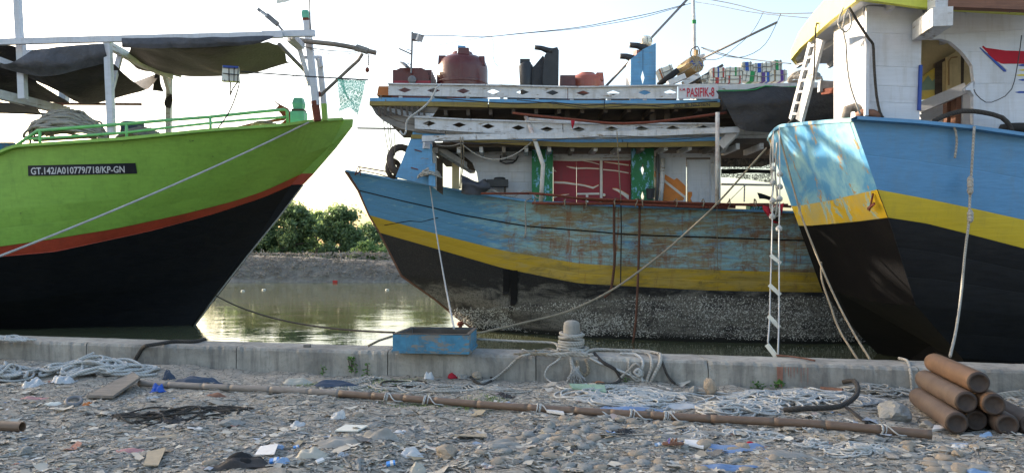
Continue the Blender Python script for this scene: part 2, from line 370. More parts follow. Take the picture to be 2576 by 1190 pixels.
def litter_mat():
    m, t, b = newmat('litter')
    a = nd(t, 'ShaderNodeAttribute', attribute_name='tint'); n = noise(t, coords(t), 30, 5, .6)
    t.links.new(mixc(t, ramp(t, n, [(.45, 0), (.8, .7)]), a.outputs['Color'], (.36, .325, .27)), b.inputs['Base Color']); b.inputs['Roughness'].default_value = .85
litter_mat()
def ground_mat():
    m, t, b = newmat('mud')
    v = coords(t, rnd=False); n1 = noise(t, v, .9, 8, .7, .3); n2 = noise(t, v, 13, 8, .75); n3 = noise(t, v, 70, 4, .7)
    c = mixc(t, ramp(t, n1, [(.35, 0), (.68, 1)]), (.36, .325, .27), (.56, .50, .415))
    c = mixc(t, ramp(t, n2, [(.35, 0), (.7, 1)]), tuple([.23, .205, .17]), c)
    vo = nd(t, 'ShaderNodeTexVoronoi', feature='DISTANCE_TO_EDGE'); vo.inputs['Scale'].default_value = 9; vo.inputs['Randomness'].default_value = 1
    wv = nd(t, 'ShaderNodeVectorMath', operation='ADD'); t.links.new(v, wv.inputs[0])
    nn = nd(t, 'ShaderNodeTexNoise'); nn.inputs['Scale'].default_value = 5; t.links.new(v, nn.inputs[0])
    sc = nd(t, 'ShaderNodeVectorMath', operation='SCALE'); sc.inputs['Scale'].default_value = .25; t.links.new(nn.outputs['Color'], sc.inputs[0])
    t.links.new(sc.outputs[0], wv.inputs[1]); t.links.new(wv.outputs[0], vo.inputs['Vector'])
    cr = ramp(t, vo.outputs['Distance'], [(0, 0), (.045, 1)])
    c = mixc(t, cr, (.06, .055, .05), c)
    c = mixc(t, ramp(t, n3, [(.5, 0), (.8, .4)]), c, (.42, .40, .36))
    t.links.new(c, b.inputs['Base Color']); b.inputs['Roughness'].default_value = .95
    bp = nd(t, 'ShaderNodeBump'); bp.inputs['Strength'].default_value = .9; bp.inputs['Distance'].default_value = .03
    t.links.new(mixc(t, .4, mixc(t, .5, n2, cr), n3), bp.inputs['Height']); t.links.new(bp.outputs[0], b.inputs['Normal'])
ground_mat()
def concrete_mat():
    m, t, b = newmat('concrete')
    v = coords(t, rnd=False); n1 = noise(t, v, 1.1, 8, .7, .4); n2 = noise(t, v, 22, 6, .7); n3 = noise(t, coords(t, (5, 5, .6), False), 1.6, 6, .7)
    c = mixc(t, ramp(t, n1, [(.33, 0), (.7, 1)]), (.17, .158, .14), (.44, .41, .36))
    c = mixc(t, ramp(t, n3, [(.48, 0), (.72, .75)]), c, (.10, .095, .09))
    c = mixc(t, ramp(t, n2, [(.56, 0), (.72, .6)]), c, (.13, .12, .11))
    t.links.new(c, b.inputs['Base Color']); b.inputs['Roughness'].default_value = .9
    bp = nd(t, 'ShaderNodeBump'); bp.inputs['Strength'].default_value = .5; bp.inputs['Distance'].default_value = .015
    t.links.new(n2, bp.inputs['Height']); t.links.new(bp.outputs[0], b.inputs['Normal'])
concrete_mat()
def water_mat():
    m, t, b = newmat('water')
    v = coords(t, (.55, 1.5, 1), False); n1 = noise(t, v, 3.4, 3, .5, .2); n2 = noise(t, coords(t, (1, 1.6, 1), False), .6, 3, .5)
    c = mixc(t, n2, (.085, .095, .050), (.11, .115, .065))
    t.links.new(c, b.inputs['Base Color']); b.inputs['Roughness'].default_value = .02; b.inputs['IOR'].default_value = 1.33
    b.inputs['Specular IOR Level'].default_value = .42
    cal = nd(t, 'ShaderNodeMath', operation='MULTIPLY'); t.links.new(n1, cal.inputs[0]); t.links.new(ramp(t, n2, [(.4, .25), (.62, 1)]), cal.inputs[1])
    bp = nd(t, 'ShaderNodeBump'); bp.inputs['Strength'].default_value = .22; bp.inputs['Distance'].default_value = .03
    t.links.new(cal.outputs[0], bp.inputs['Height']); t.links.new(bp.outputs[0], b.inputs['Normal'])
water_mat()
def leaf_mat(name, c1, c2, trans=.25):
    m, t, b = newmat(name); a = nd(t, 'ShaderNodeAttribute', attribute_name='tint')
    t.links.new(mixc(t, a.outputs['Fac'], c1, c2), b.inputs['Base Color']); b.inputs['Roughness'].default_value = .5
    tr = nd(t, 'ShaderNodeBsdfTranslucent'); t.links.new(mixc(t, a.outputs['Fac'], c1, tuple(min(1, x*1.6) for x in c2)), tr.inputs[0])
    mx = nd(t, 'ShaderNodeMixShader'); mx.inputs[0].default_value = trans
    t.links.new(b.outputs[0], mx.inputs[1]); t.links.new(tr.outputs[0], mx.inputs[2]); t.links.new(mx.outputs[0], t.nodes['Material Output'].inputs[0])
leaf_mat('leaf_dark', (.11, .17, .09), (.23, .31, .12), .5); leaf_mat('leaf_light', (.13, .21, .08), (.28, .38, .13), .5); leaf_mat('weed', (.06, .15, .03), (.12, .26, .06))
leaf_mat('moss', (.12, .2, .05), (.2, .28, .08))
paint('bark', (.10, .08, .06), .3, rough=.9, bump=.6)
paint('bank_mud', (.21, .19, .165), .35, (.09, .08, .07), .6, .5, rough=.95, bump=1, gscale=4)
paint('twig', (.30, .26, .22), .4, (.08, .06, .05), .6, 0, rough=.95, gscale=2)
# ---------------------------------------------------------------- the setting
def wallY(X): return 9.42-.2*X                           # line of the quay wall's landward face
def fbm(x, y, s, o=5, off=0):
    return mnoise.fractal(Vector((x*s+off, y*s-off, off*.3)), 1.0, 2.0, o)
def gh(x, y):                                            # height of the rubble ground
    d = max(0, min(1, (wallY(x)-y)/1.2))
    return .05*fbm(x, y, .55, 3, 3)+.036*fbm(x, y, 2.6, 3, 9)+.02*(1-d)+.10*math.exp(-((x+1.15)/.5)**2-((y-6.1)/.35)**2)+.05*math.exp(-((x+.2)/.4)**2-((y-5.9)/.3)**2)
def ground():
    mb = MB(); nx, ny = 380, 150; P = []
    for j in range(ny):
        v = j/(ny-1); row = []
        for i in range(nx):
            x = -9.5+19*i/(nx-1); y0 = 3.6; y1 = wallY(x)+.1; y = y0+(y1-y0)*v
            h = gh(x, y)
            edge = min(1, 6*(1-abs(x)/9.5), v*8)
            h += edge*(.016*mnoise.noise(Vector((x*7, y*9, 1)))+.014*abs(mnoise.noise(Vector((x*17, y*23, 5))))+.006*mnoise.noise(Vector((x*40, y*40, 5))))
            row.append((x, y, h))
        P.append(row)
    mb.grid(P); g = mb.build('ground', M['mud'], smooth=True, kind='structure', loc=(0, 0, 0))
    ex = MB(); n = 60
    xs = [-9.5+19*i/n for i in range(n+1)]
    ex.grid([[(x, -150, -.05) for x in xs], [(x, 3.6, gh(x, 3.6)) for x in xs]])
    for s in (-1, 1):
        ex.grid([[(s*9.5, -150, -.05), (s*250, -150, -.05)], [(s*9.5, 3.6, gh(s*9.5, 3.6)), (s*250, 3.6, 0)], [(s*9.5, wallY(s*9.5)+.1, gh(s*9.5, wallY(s*9.5))), (s*250, wallY(s*9.5)+.1, 0)]], flip=(s < 0))
    ex.build('ground_apron', M['mud'], kind='structure', loc=(0, 0, 0))
ground()
MB().add([(-400, 9, WATER), (400, 9, WATER), (400, 600, WATER), (-400, 600, WATER)], [(0, 1, 2, 3)]).build('water', M['water'], kind='structure', loc=(0, 0, WATER))
# canal bed so the water never shows a void
MB().add([(-400, -150, -3), (400, -150, -3), (400, 600, -3), (-400, 600, -3)], [(0, 1, 2, 3)]).build('canal_bed', M['bank_mud'], kind='structure', loc=(0, 0, -3))
def quay():
    root = thing('quay_wall', 'low weathered concrete kerb wall running along the edge of the water', 'wall', (0, wallY(0), 0))
    bounds = [-60, -20, -9.5, -6.05, -3.75, -1.62, .30, 2.35, 4.62, 7.2, 12, 60]; TH = .56
    for a, b in zip(bounds[:-1], bounds[1:]):
        nx = max(2, int((b-a)/.045)) if b-a < 5 else 40; P = []
        sec = [(0, -.3), (0, .0), (0, .1), (0, .2), (0, .275), (.02, .305), (.06, .312), (.2, .31), (.4, .312), (TH-.03, .31), (TH, .285), (TH, -2.0)]
        for (dy, z) in sec:
            row = []
            for i in range(nx+1):
                x = a+.006+(b-a-.012)*i/nx; n = mnoise.noise(Vector((x*6, z*9, dy*9)))*.008+mnoise.noise(Vector((x*1.1, z*2, 7)))*.012
                e = (mnoise.noise(Vector((x*16, 3, dy*4))) if .26 < z < .309 else 0)
                row.append((x, wallY(x)+dy+n+max(0, e)*.03, z-max(0, e)*.035+(n*.4 if z > .2 else 0)))
            P.append(row)
        mb = MB(); mb.grid(P, flip=True); K = nx+1; R = len(sec)
        mb.f.append(tuple(r*K for r in range(R))); mb.m.append(0); mb.f.append(tuple(r*K+nx for r in range(R))[::-1]); mb.m.append(0)
        mb.build('wall_segment', M['concrete'], root)
    sp = MB()                                           # spill of red paint down the face
    for k in range(10):
        x = 3.13+.035*k+random.uniform(-.008, .008); L = (.26 if k < 2 else random.uniform(.06, .2)) ; wd = .02 if k < 2 else .006
        y = wallY(x)-.016; sp.add([(x-wd, y+.004*0, .27), (x+wd, y, .27), (x+wd*.6, y, .27-L), (x-wd*.3, y, .27-L)], [(0, 1, 2, 3)])
    paint('spill_red', hx('#9a6a58'), .2, (.25, .22, .2), .6, .6, rough=.8)
    sp.build('paint_spill', M['spill_red'], root)
quay()
def bank():
    mb = MB(); P = []; nx = 150
    ys = [44.6, 45, 45.3, 45.7, 46.2, 46.8, 47.6, 49, 52, 60, 90, 200, 700]
    for j, y in enumerate(ys):
        row = []
        for i in range(nx+1):
            x = -70+140*i/nx
            if j >= 11: x *= 6
            px = CX+F*x/45
            top = 1.02-.0035*max(0, px-600)*.28+.12*mnoise.noise(Vector((x*.35, 4, 0)))
            prof = [-.9, -.5, -.05, .35, .72, .92, 1, .96, .85, .7, .6, .5, .5][j]
            z = prof*top if prof > 0 else prof
            yy = y+.25*mnoise.noise(Vector((x*.8, j*.7, 2)))*(1 if j < 7 else 0)
            row.append((x, yy, z+(.14*mnoise.noise(Vector((x*1.6, y*1.6, 6)))+.06*mnoise.noise(Vector((x*5, y*5, 6))) if 1 < j < 9 else 0)))
        P.append(row)
    mb.grid(P); mb.build('far_bank', M['bank_mud'], smooth=False, kind='structure', loc=(0, 45, 0))
    st = MB(); rng = random.Random(3)
    for k in range(2600):
        x = rng.uniform(-20, -3); t = rng.random(); y = 45.1+2.3*t; z = -.35+1.45*min(1, (t*1.3)**.7)+.1*mnoise.noise(Vector((x*1.6, y*1.6, 6)))
        a = rng.uniform(0, math.pi); L = rng.uniform(.1, .45); p = Vector((x, y-.08, z+.03))
        q = p+Vector((math.cos(a)*L, rng.uniform(-.2, .1), math.sin(a)*L*rng.uniform(-.7, .7)))
        mid = (p+q)/2+Vector((0, -.05, rng.uniform(-.05, .1)))
        st.tube([p, mid, q], rng.uniform(.010, .028), 3, caps=False)
    st.build('brushwood', M['twig'], kind='stuff')
    for (px, py, w_, mt, lb) in ((1152*.3314+513, 812*.3314+479-42, .3, 'band_red', 'red plastic scrap at the foot of the far mud bank'),):
        tag(MB().box(D(843, 711, 44.6), (.25, .2, .26), 0).build('plastic_scrap', M[mt]), lb, 'rubbish')
    for i, (px, py) in enumerate(((611, 731), (664, 728), (974, 728), (1087, 714))):
        p = G(px, py, WATER+.03); b_ = MB(); b_.lathe(p-Vector((0, 0, .04)), [(.02, -.03), (.09, 0), (.10, .04), (.05, .06)], 10)
        tag(b_.build('floating_bottle', M['foam_white'], smooth=True), ['small white foam scrap floating nearest the green boat', 'white foam block floating in front of the mud bank', 'larger round white float drifting on the canal', 'white scrap floating beside the bow of the worn ship'][i], 'rubbish', 'rubbish afloat on the canal')
bank()
# ---------------------------------------------------------------- trees
def leaves_mesh(centres, n, size, rng):
    """leaf quads scattered in clumps (centre, radius, weight)"""
    cs = np.array([c[:3] for c in centres]); rs = np.array([c[3] for c in centres]); w_ = rs**2; w_ = w_/w_.sum()
    idx = rng.choice(len(cs), n, p=w_); d = rng.normal(size=(n, 3)); d /= np.linalg.norm(d, axis=1)[:, None]
    r = rs[idx]*np.abs(rng.normal(size=n)*.75); p = cs[idx]+d*r[:, None]*np.array([1, 1, .85])
    a = rng.normal(size=(n, 3)); a /= np.linalg.norm(a, axis=1)[:, None]
    b = np.cross(a, rng.normal(size=(n, 3))); b /= np.linalg.norm(b, axis=1)[:, None]
    s = size*(.6+.8*rng.random(n))[:, None]
    V = np.stack([p-a*s*.5, p+b*s*.28, p+a*s*.6, p-b*s*.28], 1).reshape(-1, 3)
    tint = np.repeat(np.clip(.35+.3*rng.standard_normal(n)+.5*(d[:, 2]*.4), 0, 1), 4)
    fs = np.arange(4*n).reshape(-1, 4)
    return V, fs, tint
def tree(px, top, base_py, Y, wpx, nclump, nleaf, leafm, label, seed, name='tree', bushy=False, size=.24):
    rng = np.random.default_rng(seed); rr = random.Random(seed)
    base = D(px, base_py, Y); base.z = .55; H = D(px, top, Y).z-base.z; R = wpx/2/F*Y
    root = thing(name, label, 'bush' if bushy else 'tree', base, None if bushy else 'trees on the far bank')
    tr = MB(); forks = []
    if not bushy:
        tip = base+Vector((rr.uniform(-.3, .3), 0, H*.75))
        tr.tube([base-Vector((0, 0, .3)), base.lerp(tip, .5)+Vector((rr.uniform(-.2, .2), 0, 0)), tip], [.14, .1, .03], 6)
    cl = []
    for k in range(nclump):
        a = rr.uniform(0, 6.28); h = rr.random(); ww = R*math.sin(math.pi*min(1, (.26+.66*h)))**.7*(rr.random()**.5)
        c = base+Vector((math.cos(a)*ww*.85, math.sin(a)*ww*.7, (.02 if bushy else .06)*H+h*H*.88)); cr = R*rr.uniform(.13, .30)
        cl.append((c.x, c.y, c.z, cr))
        if not bushy and k % 2 == 0:
            s_ = base+Vector((0, 0, H*(.15+.5*h))); tr.tube([s_, s_.lerp(c, .5)+Vector((0, 0, .1)), c], [.06, .04, .015], 4)
        elif bushy and k % 3 == 0: tr.tube([base, base.lerp(c, .6), c], [.04, .03, .01], 4)
    for k in range(3 if bushy else 5):                  # ragged shoots above the crown
        x = rr.uniform(-.6, .6)*R; cl.append((base.x+x, base.y, base.z+H*(1-.25*abs(x)/R)-.12*H*rr.random(), R*.16))
    tr.build('trunk', M['bark'], root)
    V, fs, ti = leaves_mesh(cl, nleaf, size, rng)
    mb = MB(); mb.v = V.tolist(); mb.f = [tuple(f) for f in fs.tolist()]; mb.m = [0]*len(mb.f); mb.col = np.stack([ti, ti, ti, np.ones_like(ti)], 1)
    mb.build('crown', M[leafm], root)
tree(640, 527, 650, 54, 150, 46, 17000, 'leaf_dark', 'dark green tree half hidden behind the black bow of the green boat', 11)
tree(738, 515, 650, 53, 130, 54, 21000, 'leaf_dark', 'tallest dense dark tree next to the green bow on the far bank', 12)
tree(796, 532, 650, 58, 90, 30, 9000, 'leaf_light', 'thin loose pale topped tree behind the gap between the two tall ones', 13)
tree(858, 526, 650, 53, 130, 54, 21000, 'leaf_dark', 'broad rounded dark tree in the middle of the far row', 14)
tree(925, 570, 655, 55, 100, 36, 13000, 'leaf_dark', 'lower dark tree leaning out towards the bow of the worn ship', 15)
tree(985, 588, 662, 57, 90, 30, 9000, 'leaf_dark', 'small far tree just behind the worn bow', 16)
tree(925, 612, 664, 49.5, 84, 34, 11000, 'leaf_light', 'rounded bright green bush on top of the mud bank', 17, 'bush', True, .19)
tree(970, 625, 668, 49, 60, 26, 8000, 'leaf_light', 'low yellow green bush beside the bow of the worn ship', 18, 'bush', True, .18)
tree(560, 535, 650, 56, 120, 14, 4000, 'leaf_dark', 'dark tree wholly behind the black hull', 19)
tree(1075, 535, 660, 57, 150, 24, 9000, 'leaf_dark', 'dark tree wholly behind the worn hull', 20)
# ---------------------------------------------------------------- hull machinery
class Hull:
    """rows of (px, py, distance) from gunwale to keel, read off the photo, made into one smooth surface in the world"""
    def __init__(s, rows, N, smooth=4, ext=None):
        s.W = []
        for row in rows:
            r = np.array(row, float); t = np.linspace(0, 1, len(r)*0+N)
            d = np.concatenate([[0], np.cumsum(np.abs(np.diff(r[:, 0]))+1e-6)]); d /= d[-1]
            q = np.stack([np.interp(t, d, r[:, k]) for k in range(3)], 1)
            w_ = np.array([D(*p) for p in q])
            for _ in range(smooth):
                w_[1:-1] = .25*w_[:-2]+.5*w_[1:-1]+.25*w_[2:]
            s.W.append(w_)
        s.W = np.array(s.W)
        if ext is not None:                              # carry on outside the picture: list of (dx, dy, dz per row scale)
            add = []
            for (dx, dy, dz) in ext:
                add.append(s.W[:, -1, :]+np.array([dx, dy, dz]))
            s.W = np.concatenate([s.W, np.stack(add, 1)], 1)
    def proj(s):
        W = s.W; return CX+F*W[..., 0]/W[..., 1], HZ-(W[..., 2]-CH)*F/W[..., 1]
    def Yat(s, px, py):
        X, Yp = s.proj(); ys = []; ds = []
        for r in range(len(s.W)):
            o = np.argsort(X[r]); ys.append(np.interp(px, X[r][o], Yp[r][o])); ds.append(np.interp(px, X[r][o], s.W[r][o, 1]))
        return float(np.interp(py, ys, ds))
    def at(s, r, f): return s.W[r]*(1-f)+s.W[r+1]*f
def strakes(h, root, spec, gap=.012, butts=(0.36, 0.71), c0=0):
    """spec: (row, number of planks, material); each plank is a board of its own with its seams let in"""
    N = h.W.shape[1]
    for (r, n, mt) in spec:
        for k in range(n):
            cuts = [c0, N-1] if n < 2 and butts is None else [c0]+[int(N*(b_+.13*((k*7+r*3) % 3-1))) for b_ in (butts or ())]+[N-1]
            for a, b in zip(cuts[:-1], cuts[1:]):
                A = h.at(r, k/n)[a:b+1]; B = h.at(r, (k+1)/n)[a:b+1]; P = []
                hh = np.linalg.norm(A-B, axis=1).mean()
                g = min(.2, .014/max(hh, .05))
                for f, o in ((0, gap), (g, 0), (.35, -.004), (.65, -.004), (1-g, 0), (1, gap)):
                    q = A*(1-f)+B*f; q = q.copy(); q[:, 1] += o; P.append([tuple(x) for x in q])
                mb = MB(); mb.grid(P); mb.build('plank', M[mt], root, smooth=False)
def far_side(h, root, Yc, mats, deck_drop=.7, deck_mat='grey_wood', W2=None):
    """the other side of the hull, the deck and the thickness of the bulwark"""
    if W2 is None: W2 = h.W.copy(); W2[..., 1] = 2*np.array([Yc(x) for x in W2[..., 0].ravel()]).reshape(W2.shape[:2])-W2[..., 1]
    for r, mt in mats:
        mb = MB(); mb.grid([[tuple(x) for x in W2[r]], [tuple(x) for x in W2[r+1]]], flip=True); mb.build('far_side', M[mt], root)
    a = h.W[0].copy(); b = W2[0].copy(); ins = np.minimum(.1, np.abs(b[:, 1]-a[:, 1])*.3)
    ai = a.copy(); ai[:, 1] += ins; bi = b.copy(); bi[:, 1] -= ins
    fr = np.clip(deck_drop/np.maximum(h.W[0][:, 2]-h.W[1][:, 2], .05), 0, .85)[:, None]
    ad = h.W[0]*(1-fr)+h.W[1]*fr; bd = W2[0]*(1-fr)+W2[1]*fr; i2 = np.minimum(.12, np.abs(bd[:, 1]-ad[:, 1])*.35); ad[:, 1] += i2; bd[:, 1] -= i2
    up = np.array([0, 0, .0])
    mb = MB(); mb.grid([[tuple(x) for x in ad], [tuple(x) for x in bd]]); mb.build('deck', M[deck_mat], root)
    mb = MB(); L = lambda q: [tuple(x) for x in q]
    mb.grid([L(ai), L(ad)]); mb.grid([L(bi), L(bd)], flip=True); mb.build('bulwark_lining', M[mats[0][1]], root)
    return W2
def gunwale(h, W2, root, mt, w_=.14, t=.05, near=True):
    for W in (h.W[0], W2[0]):
        s_ = 1 if W is h.W[0] else -1
        o0 = W.copy(); o0[:, 1] -= .025*s_; i0 = W.copy(); i0[:, 1] += w_*s_
        P = []
        for q, dz in ((o0, -.02), (o0, t), (i0, t), (i0, -.02), (o0, -.02)):
            z = q.copy(); z[:, 2] += dz; P.append([tuple(x) for x in z])
        mb = MB(); mb.grid(P, flip=(s_ < 0)); mb.build('gunwale_cap', M[mt], root)
def text_on(body, quad, Y, mat, name, parent, off=.012, depth=.003, font_scale_fn=None):
    """lettering laid over a four-cornered patch (tl, tr, br, bl in photo pixels) of the surface at distance Y(px, py)"""
    cu = bpy.data.curves.new(name, 'FONT'); cu.body = body; cu.resolution_u = 3; cu.offset = .018
    ob = bpy.data.objects.new(name, cu); COL.objects.link(ob)
    dg = bpy.context.evaluated_depsgraph_get(); me = bpy.data.meshes.new_from_object(ob.evaluated_get(dg))
    bpy.data.objects.remove(ob)
    n = len(me.vertices); co = np.zeros(n*3); me.vertices.foreach_get('co', co); co = co.reshape(-1, 3)
    x0, y0 = co[:, 0].min(), co[:, 1].min(); sx, sy = np.ptp(co[:, 0]), np.ptp(co[:, 1]); (tl, tr, br, bl) = [np.array(q, float) for q in quad]
    pr = wloc(parent); out = []
    for c in co:
        u, v = (c[0]-x0)/sx, (c[1]-y0)/sy; p = (bl*(1-u)+br*u)*(1-v)+(tl*(1-u)+tr*u)*v
        q = D(p[0], p[1], Y(p[0], p[1])-off); out.extend(q-pr)
    me.vertices.foreach_set('co', out); me.materials.clear(); me.materials.append(mat); me.update(); me.name = name
    o = bpy.data.objects.new(name, me); COL.objects.link(o); o.parent = parent
    return o
# ---------------------------------------------------------------- rope heaps
def heap(name, label, c, rx, ry, h, n, r, mt, seed, cat='rope', group=None, flat=.5, yaw=0, sides=5, loops=True, ground=None):
    rng = random.Random(seed); mb = MB(); c = Vector(c)
    for k in range(n):
        pts = []; f = .25+.75*rng.random()**.6; a0 = rng.uniform(0, 6.28); m = rng.randint(5, 8)
        cx, cy = rng.uniform(-.3, .3)*rx*(1-f*.6), rng.uniform(-.3, .3)*ry*(1-f*.6); el = rng.uniform(.4, 1)
        for i in range(m):
            a = a0+i*6.28/m*rng.uniform(.85, 1.1)*(1.15 if loops else .6)
            x = cx+math.cos(a)*rx*f*rng.uniform(.75, 1); y = cy+math.sin(a)*ry*f*el*rng.uniform(.75, 1)
            d = min(1, math.hypot(x/rx, y/ry)); z = h*(1-d**2.2)*rng.uniform(flat, 1)+r*(.5+rng.random())
            px_, py_ = x*math.cos(yaw)-y*math.sin(yaw), x*math.sin(yaw)+y*math.cos(yaw)
            g = ground(c.x+px_, c.y+py_)-c.z if ground else 0
            pts.append(c+Vector((px_, py_, z+g)))
        mb.tube(spline(pts, max(.035, r*2.2)), r*rng.uniform(.85, 1.1), sides)
    o = mb.build(name, M[mt], smooth=True, loc=c)
    return tag(o, label, cat, group)
def wild(name, label, c, rx, ry, h, n, r, mt, seed, cat='rope', group=None, sides=5, rho=(.06, .2), ground=None, turns=(5, 14), yaw=0):
    """loose curly rope: each strand wanders over the patch in loops"""
    rng = random.Random(seed); mb = MB(); c = Vector(c)
    for k in range(n):
        a = rng.uniform(0, 6.28); f = rng.random()**.5; bx, by = math.cos(a)*rx*f, math.sin(a)*ry*f; vx, vy = rng.uniform(-1, 1)*rx*.12, rng.uniform(-1, 1)*ry*.12
        ph = rng.uniform(0, 6.28); ro = rng.uniform(*rho); el = rng.uniform(.35, 1); oa = rng.uniform(0, 3.14); m = rng.randint(*turns); pts = []; d_ = rng.choice((-1, 1))*rng.uniform(.7, 1.1)
        for i in range(m*2):
            bx = max(-rx, min(rx, bx+vx*.5)); by = max(-ry, min(ry, by+vy*.5)); ph += d_*.52; q = ro*(1+.22*math.sin(i*.43+k)+.1*math.sin(i*1.1+k*3))
            lx, ly = math.cos(ph)*q, math.sin(ph)*q*el; x = bx+lx*math.cos(oa)-ly*math.sin(oa); y = by+(lx*math.sin(oa)+ly*math.cos(oa))*.8
            X, Y_ = c.x+x, c.y+y
            if ground: Y_ = min(Y_, wallY(X)-.05)
            dd = min(1, math.hypot(x/(rx+ro), y/(ry+ro))); z = h*(1-dd*dd)*(.15+.85*(k/n))*(.8+.2*math.sin(i*.9+k))+r*(1.1+.4*math.sin(i*.7+k*2))
            pts.append(Vector((X, Y_, (ground(X, Y_) if ground else c.z)+z)))
        mb.tube(spline(pts, max(.03, r*2)), r*rng.uniform(.85, 1.1), sides)
    return tag(mb.build(name, M[mt], smooth=True, loc=c), label, cat, group)
def rope(label, pts, r, mt, step=.12, name='mooring_rope', cat='rope', group=None, sides=6, raw=False):
    return tag(MB().tube(pts if raw else spline(pts, step), r, sides).build(name, M[mt], smooth=True), label, cat, group)
def sheet_px(pxgrid, mt, name, parent=None, sub=6, wav=.05, seed=0, uplift=None, th=0):
    """cloth through a grid of (px, py, distance); subdivided, with folds"""
    P = [[D(*p) for p in row] for row in pxgrid]
    rows = [spline(r, 1e9) if False else r for r in P]
    def rs(line, k):
        out = []
        for i in range(len(line)-1):
            for j in range(k): out.append(line[i].lerp(line[i+1], j/k))
        return out+[line[-1]]
    G1 = [rs(r, sub) for r in P]; cols = list(zip(*G1)); G2 = [rs(list(c_), sub) for c_ in cols]; G3 = [list(r) for r in zip(*G2)]
    A = np.array([[list(p) for p in r] for r in G3])
    for _ in range(sub//2):
        B = A.copy(); B[1:-1] = .25*A[:-2]+.5*A[1:-1]+.25*A[2:]; A = B; B = A.copy(); B[:, 1:-1] = .25*A[:, :-2]+.5*A[:, 1:-1]+.25*A[:, 2:]; A = B
    for i in range(A.shape[0]):
        for j in range(A.shape[1]):
            p = A[i, j]; n = mnoise.noise(Vector((p[0]*1.1+seed, p[2]*3+p[1]*.7, seed)))+.5*mnoise.noise(Vector((p[0]*4+seed, p[1]*2, p[2]*5)))
            A[i, j, 1] += n*wav; A[i, j, 2] += n*wav*.8
    mb = MB(); mb.grid([[tuple(x) for x in r] for r in A])
    return mb.build(name, M[mt], parent, smooth=True)
# ================================================================ the green boat
gb = thing('green_boat', 'bright green and black wooden fishing boat with a red band and grey tarpaulin frame', 'fishing boat', (-14, 20.9, WATER))
gx = [
 [(864, 303, 20.75), (777, 309, 19.7), (729, 318, 19.1), (534, 331, 18.25), (318, 353, 17.9), (123, 366, 17.75), (37, 371, 17.75), (0, 391, 17.75)],
 [(835, 365, 20.8), (759, 393, 20.2), (622, 439, 19.4), (415, 484.5, 18.7), (207, 509, 18.2), (0, 529, 17.95)],
 [(759, 438, 20.8), (664, 482, 20.2), (581, 509, 19.8), (456, 540.5, 19.3), (290, 576, 18.8), (124, 603, 18.4), (0, 620.6, 18.2)],
 [(735, 466, 20.8), (664, 497, 20.4), (539, 538.5, 19.8), (373, 583, 19.25), (137, 634, 18.6), (0, 646, 18.35)],
 [(620, 640, 20.82), (500, 680, 20.4), (300, 722, 19.8), (120, 748, 19.3), (0, 762, 19.1)],
 [(482, 818, 20.85), (380, 820.5, 20.7), (200, 824, 20.3), (0, 829, 19.9)],
 [(400, 870, 20.88), (250, 880, 20.6), (100, 890, 20.3), (0, 894, 20.2)]]
hg = Hull(gx, 60, 3, ext=[(-1.5, -.1, -.05), (-4, -.1, -.1), (-9, .0, -.1), (-13, .5, .1), (-16, 1.6, .5), (-17.5, 2.6, .9)])
strakes(hg, gb, [(0, 1, 'green_hull'), (1, 2, 'green_hull')], gap=.003, butts=None)
for r, n, mt in ((3, 3, 'black_hull'), (4, 3, 'black_hull'), (5, 1, 'black_hull')): strakes(hg, gb, [(r, n, mt)], gap=.002, butts=None)
strakes(hg, gb, [(2, 1, 'red_band')], gap=-.012, butts=None)
W2 = far_side(hg, gb, lambda x: 20.9, [(0, 'green_hull'), (1, 'green_hull'), (2, 'red_band'), (3, 'black_hull'), (4, 'black_hull'), (5, 'black_hull')])
gunwale(hg, W2, gb, 'green_hull', .16, .05)
# stem post, painted in the same bands
def stem_piece(pts_in, pts_out, mt, Y=20.9, half=.13, name='stem_post', root=gb):
    mb = MB(); px = pts_out+pts_in[::-1]; fr = [D(x, y, Y)-Vector((0, half, 0)) for x, y in px]
    n = len(fr); no = len(pts_out)
    fr = [p+(Vector((0, half*.55, 0)) if i < no else Vector((0, 0, 0))) for i, p in enumerate(fr)]
    bk = [Vector((p.x, 2*Y-p.y, p.z)) for p in fr]
    mb.add(fr+bk, [tuple(range(n)), tuple(range(2*n-1, n-1, -1))]+[(i, i+n, (i+1) % n+n, (i+1) % n) for i in range(n)])
    return mb.build(name, M[mt], root)
stem_piece([(835, 303), (838, 365), (795, 405), (759, 438)], [(888, 301), (886, 318), (843, 374), (788, 437)], 'green_hull')
stem_piece([(759, 438.5), (734, 466)], [(788, 437.5), (761, 465)], 'red_band')
stem_piece([(734, 466.5), (672, 555), (598, 660), (515, 783), (450, 870)], [(761, 465.5), (701, 545), (622, 642), (544, 742), (488, 816), (446, 872)], 'black_hull')
ed = MB(); ed.tube([D(x+1, y, 20.9) for x, y in ((761, 466), (701, 546), (622, 643), (544, 743), (488, 817))], .022, 5); ed.build('stem_edging', M['rope_pale'], gb)
# registration board, lettering
Yg = lambda x, y: hg.Yat(x, y)
brd = MB(); q = [(70, 417), (341, 410.5), (345, 437), (71, 443)]; top = []; bot = []
for i in range(15):
    f = i/14; x1 = q[0][0]*(1-f)+q[1][0]*f; y1 = q[0][1]*(1-f)+q[1][1]*f; x2 = q[3][0]*(1-f)+q[2][0]*f; y2 = q[3][1]*(1-f)+q[2][1]*f
    top.append(D(x1, y1, Yg(x1, y1)-.03)); bot.append(D(x2, y2, Yg(x2, y2)-.03))
brd.grid([[p+Vector((0, .03, 0)) for p in top], top, bot, [p+Vector((0, .03, 0)) for p in bot]]); pb = brd.build('registration_board', M['sign_black'], gb)
text_on('GT.142/A010779/718/KP-GN', [(77, 422), (313, 418), (314, 435), (78, 440)], lambda x, y: Yg(x, y)-.03, M['letter_white'], 'lettering', pb, off=.008)
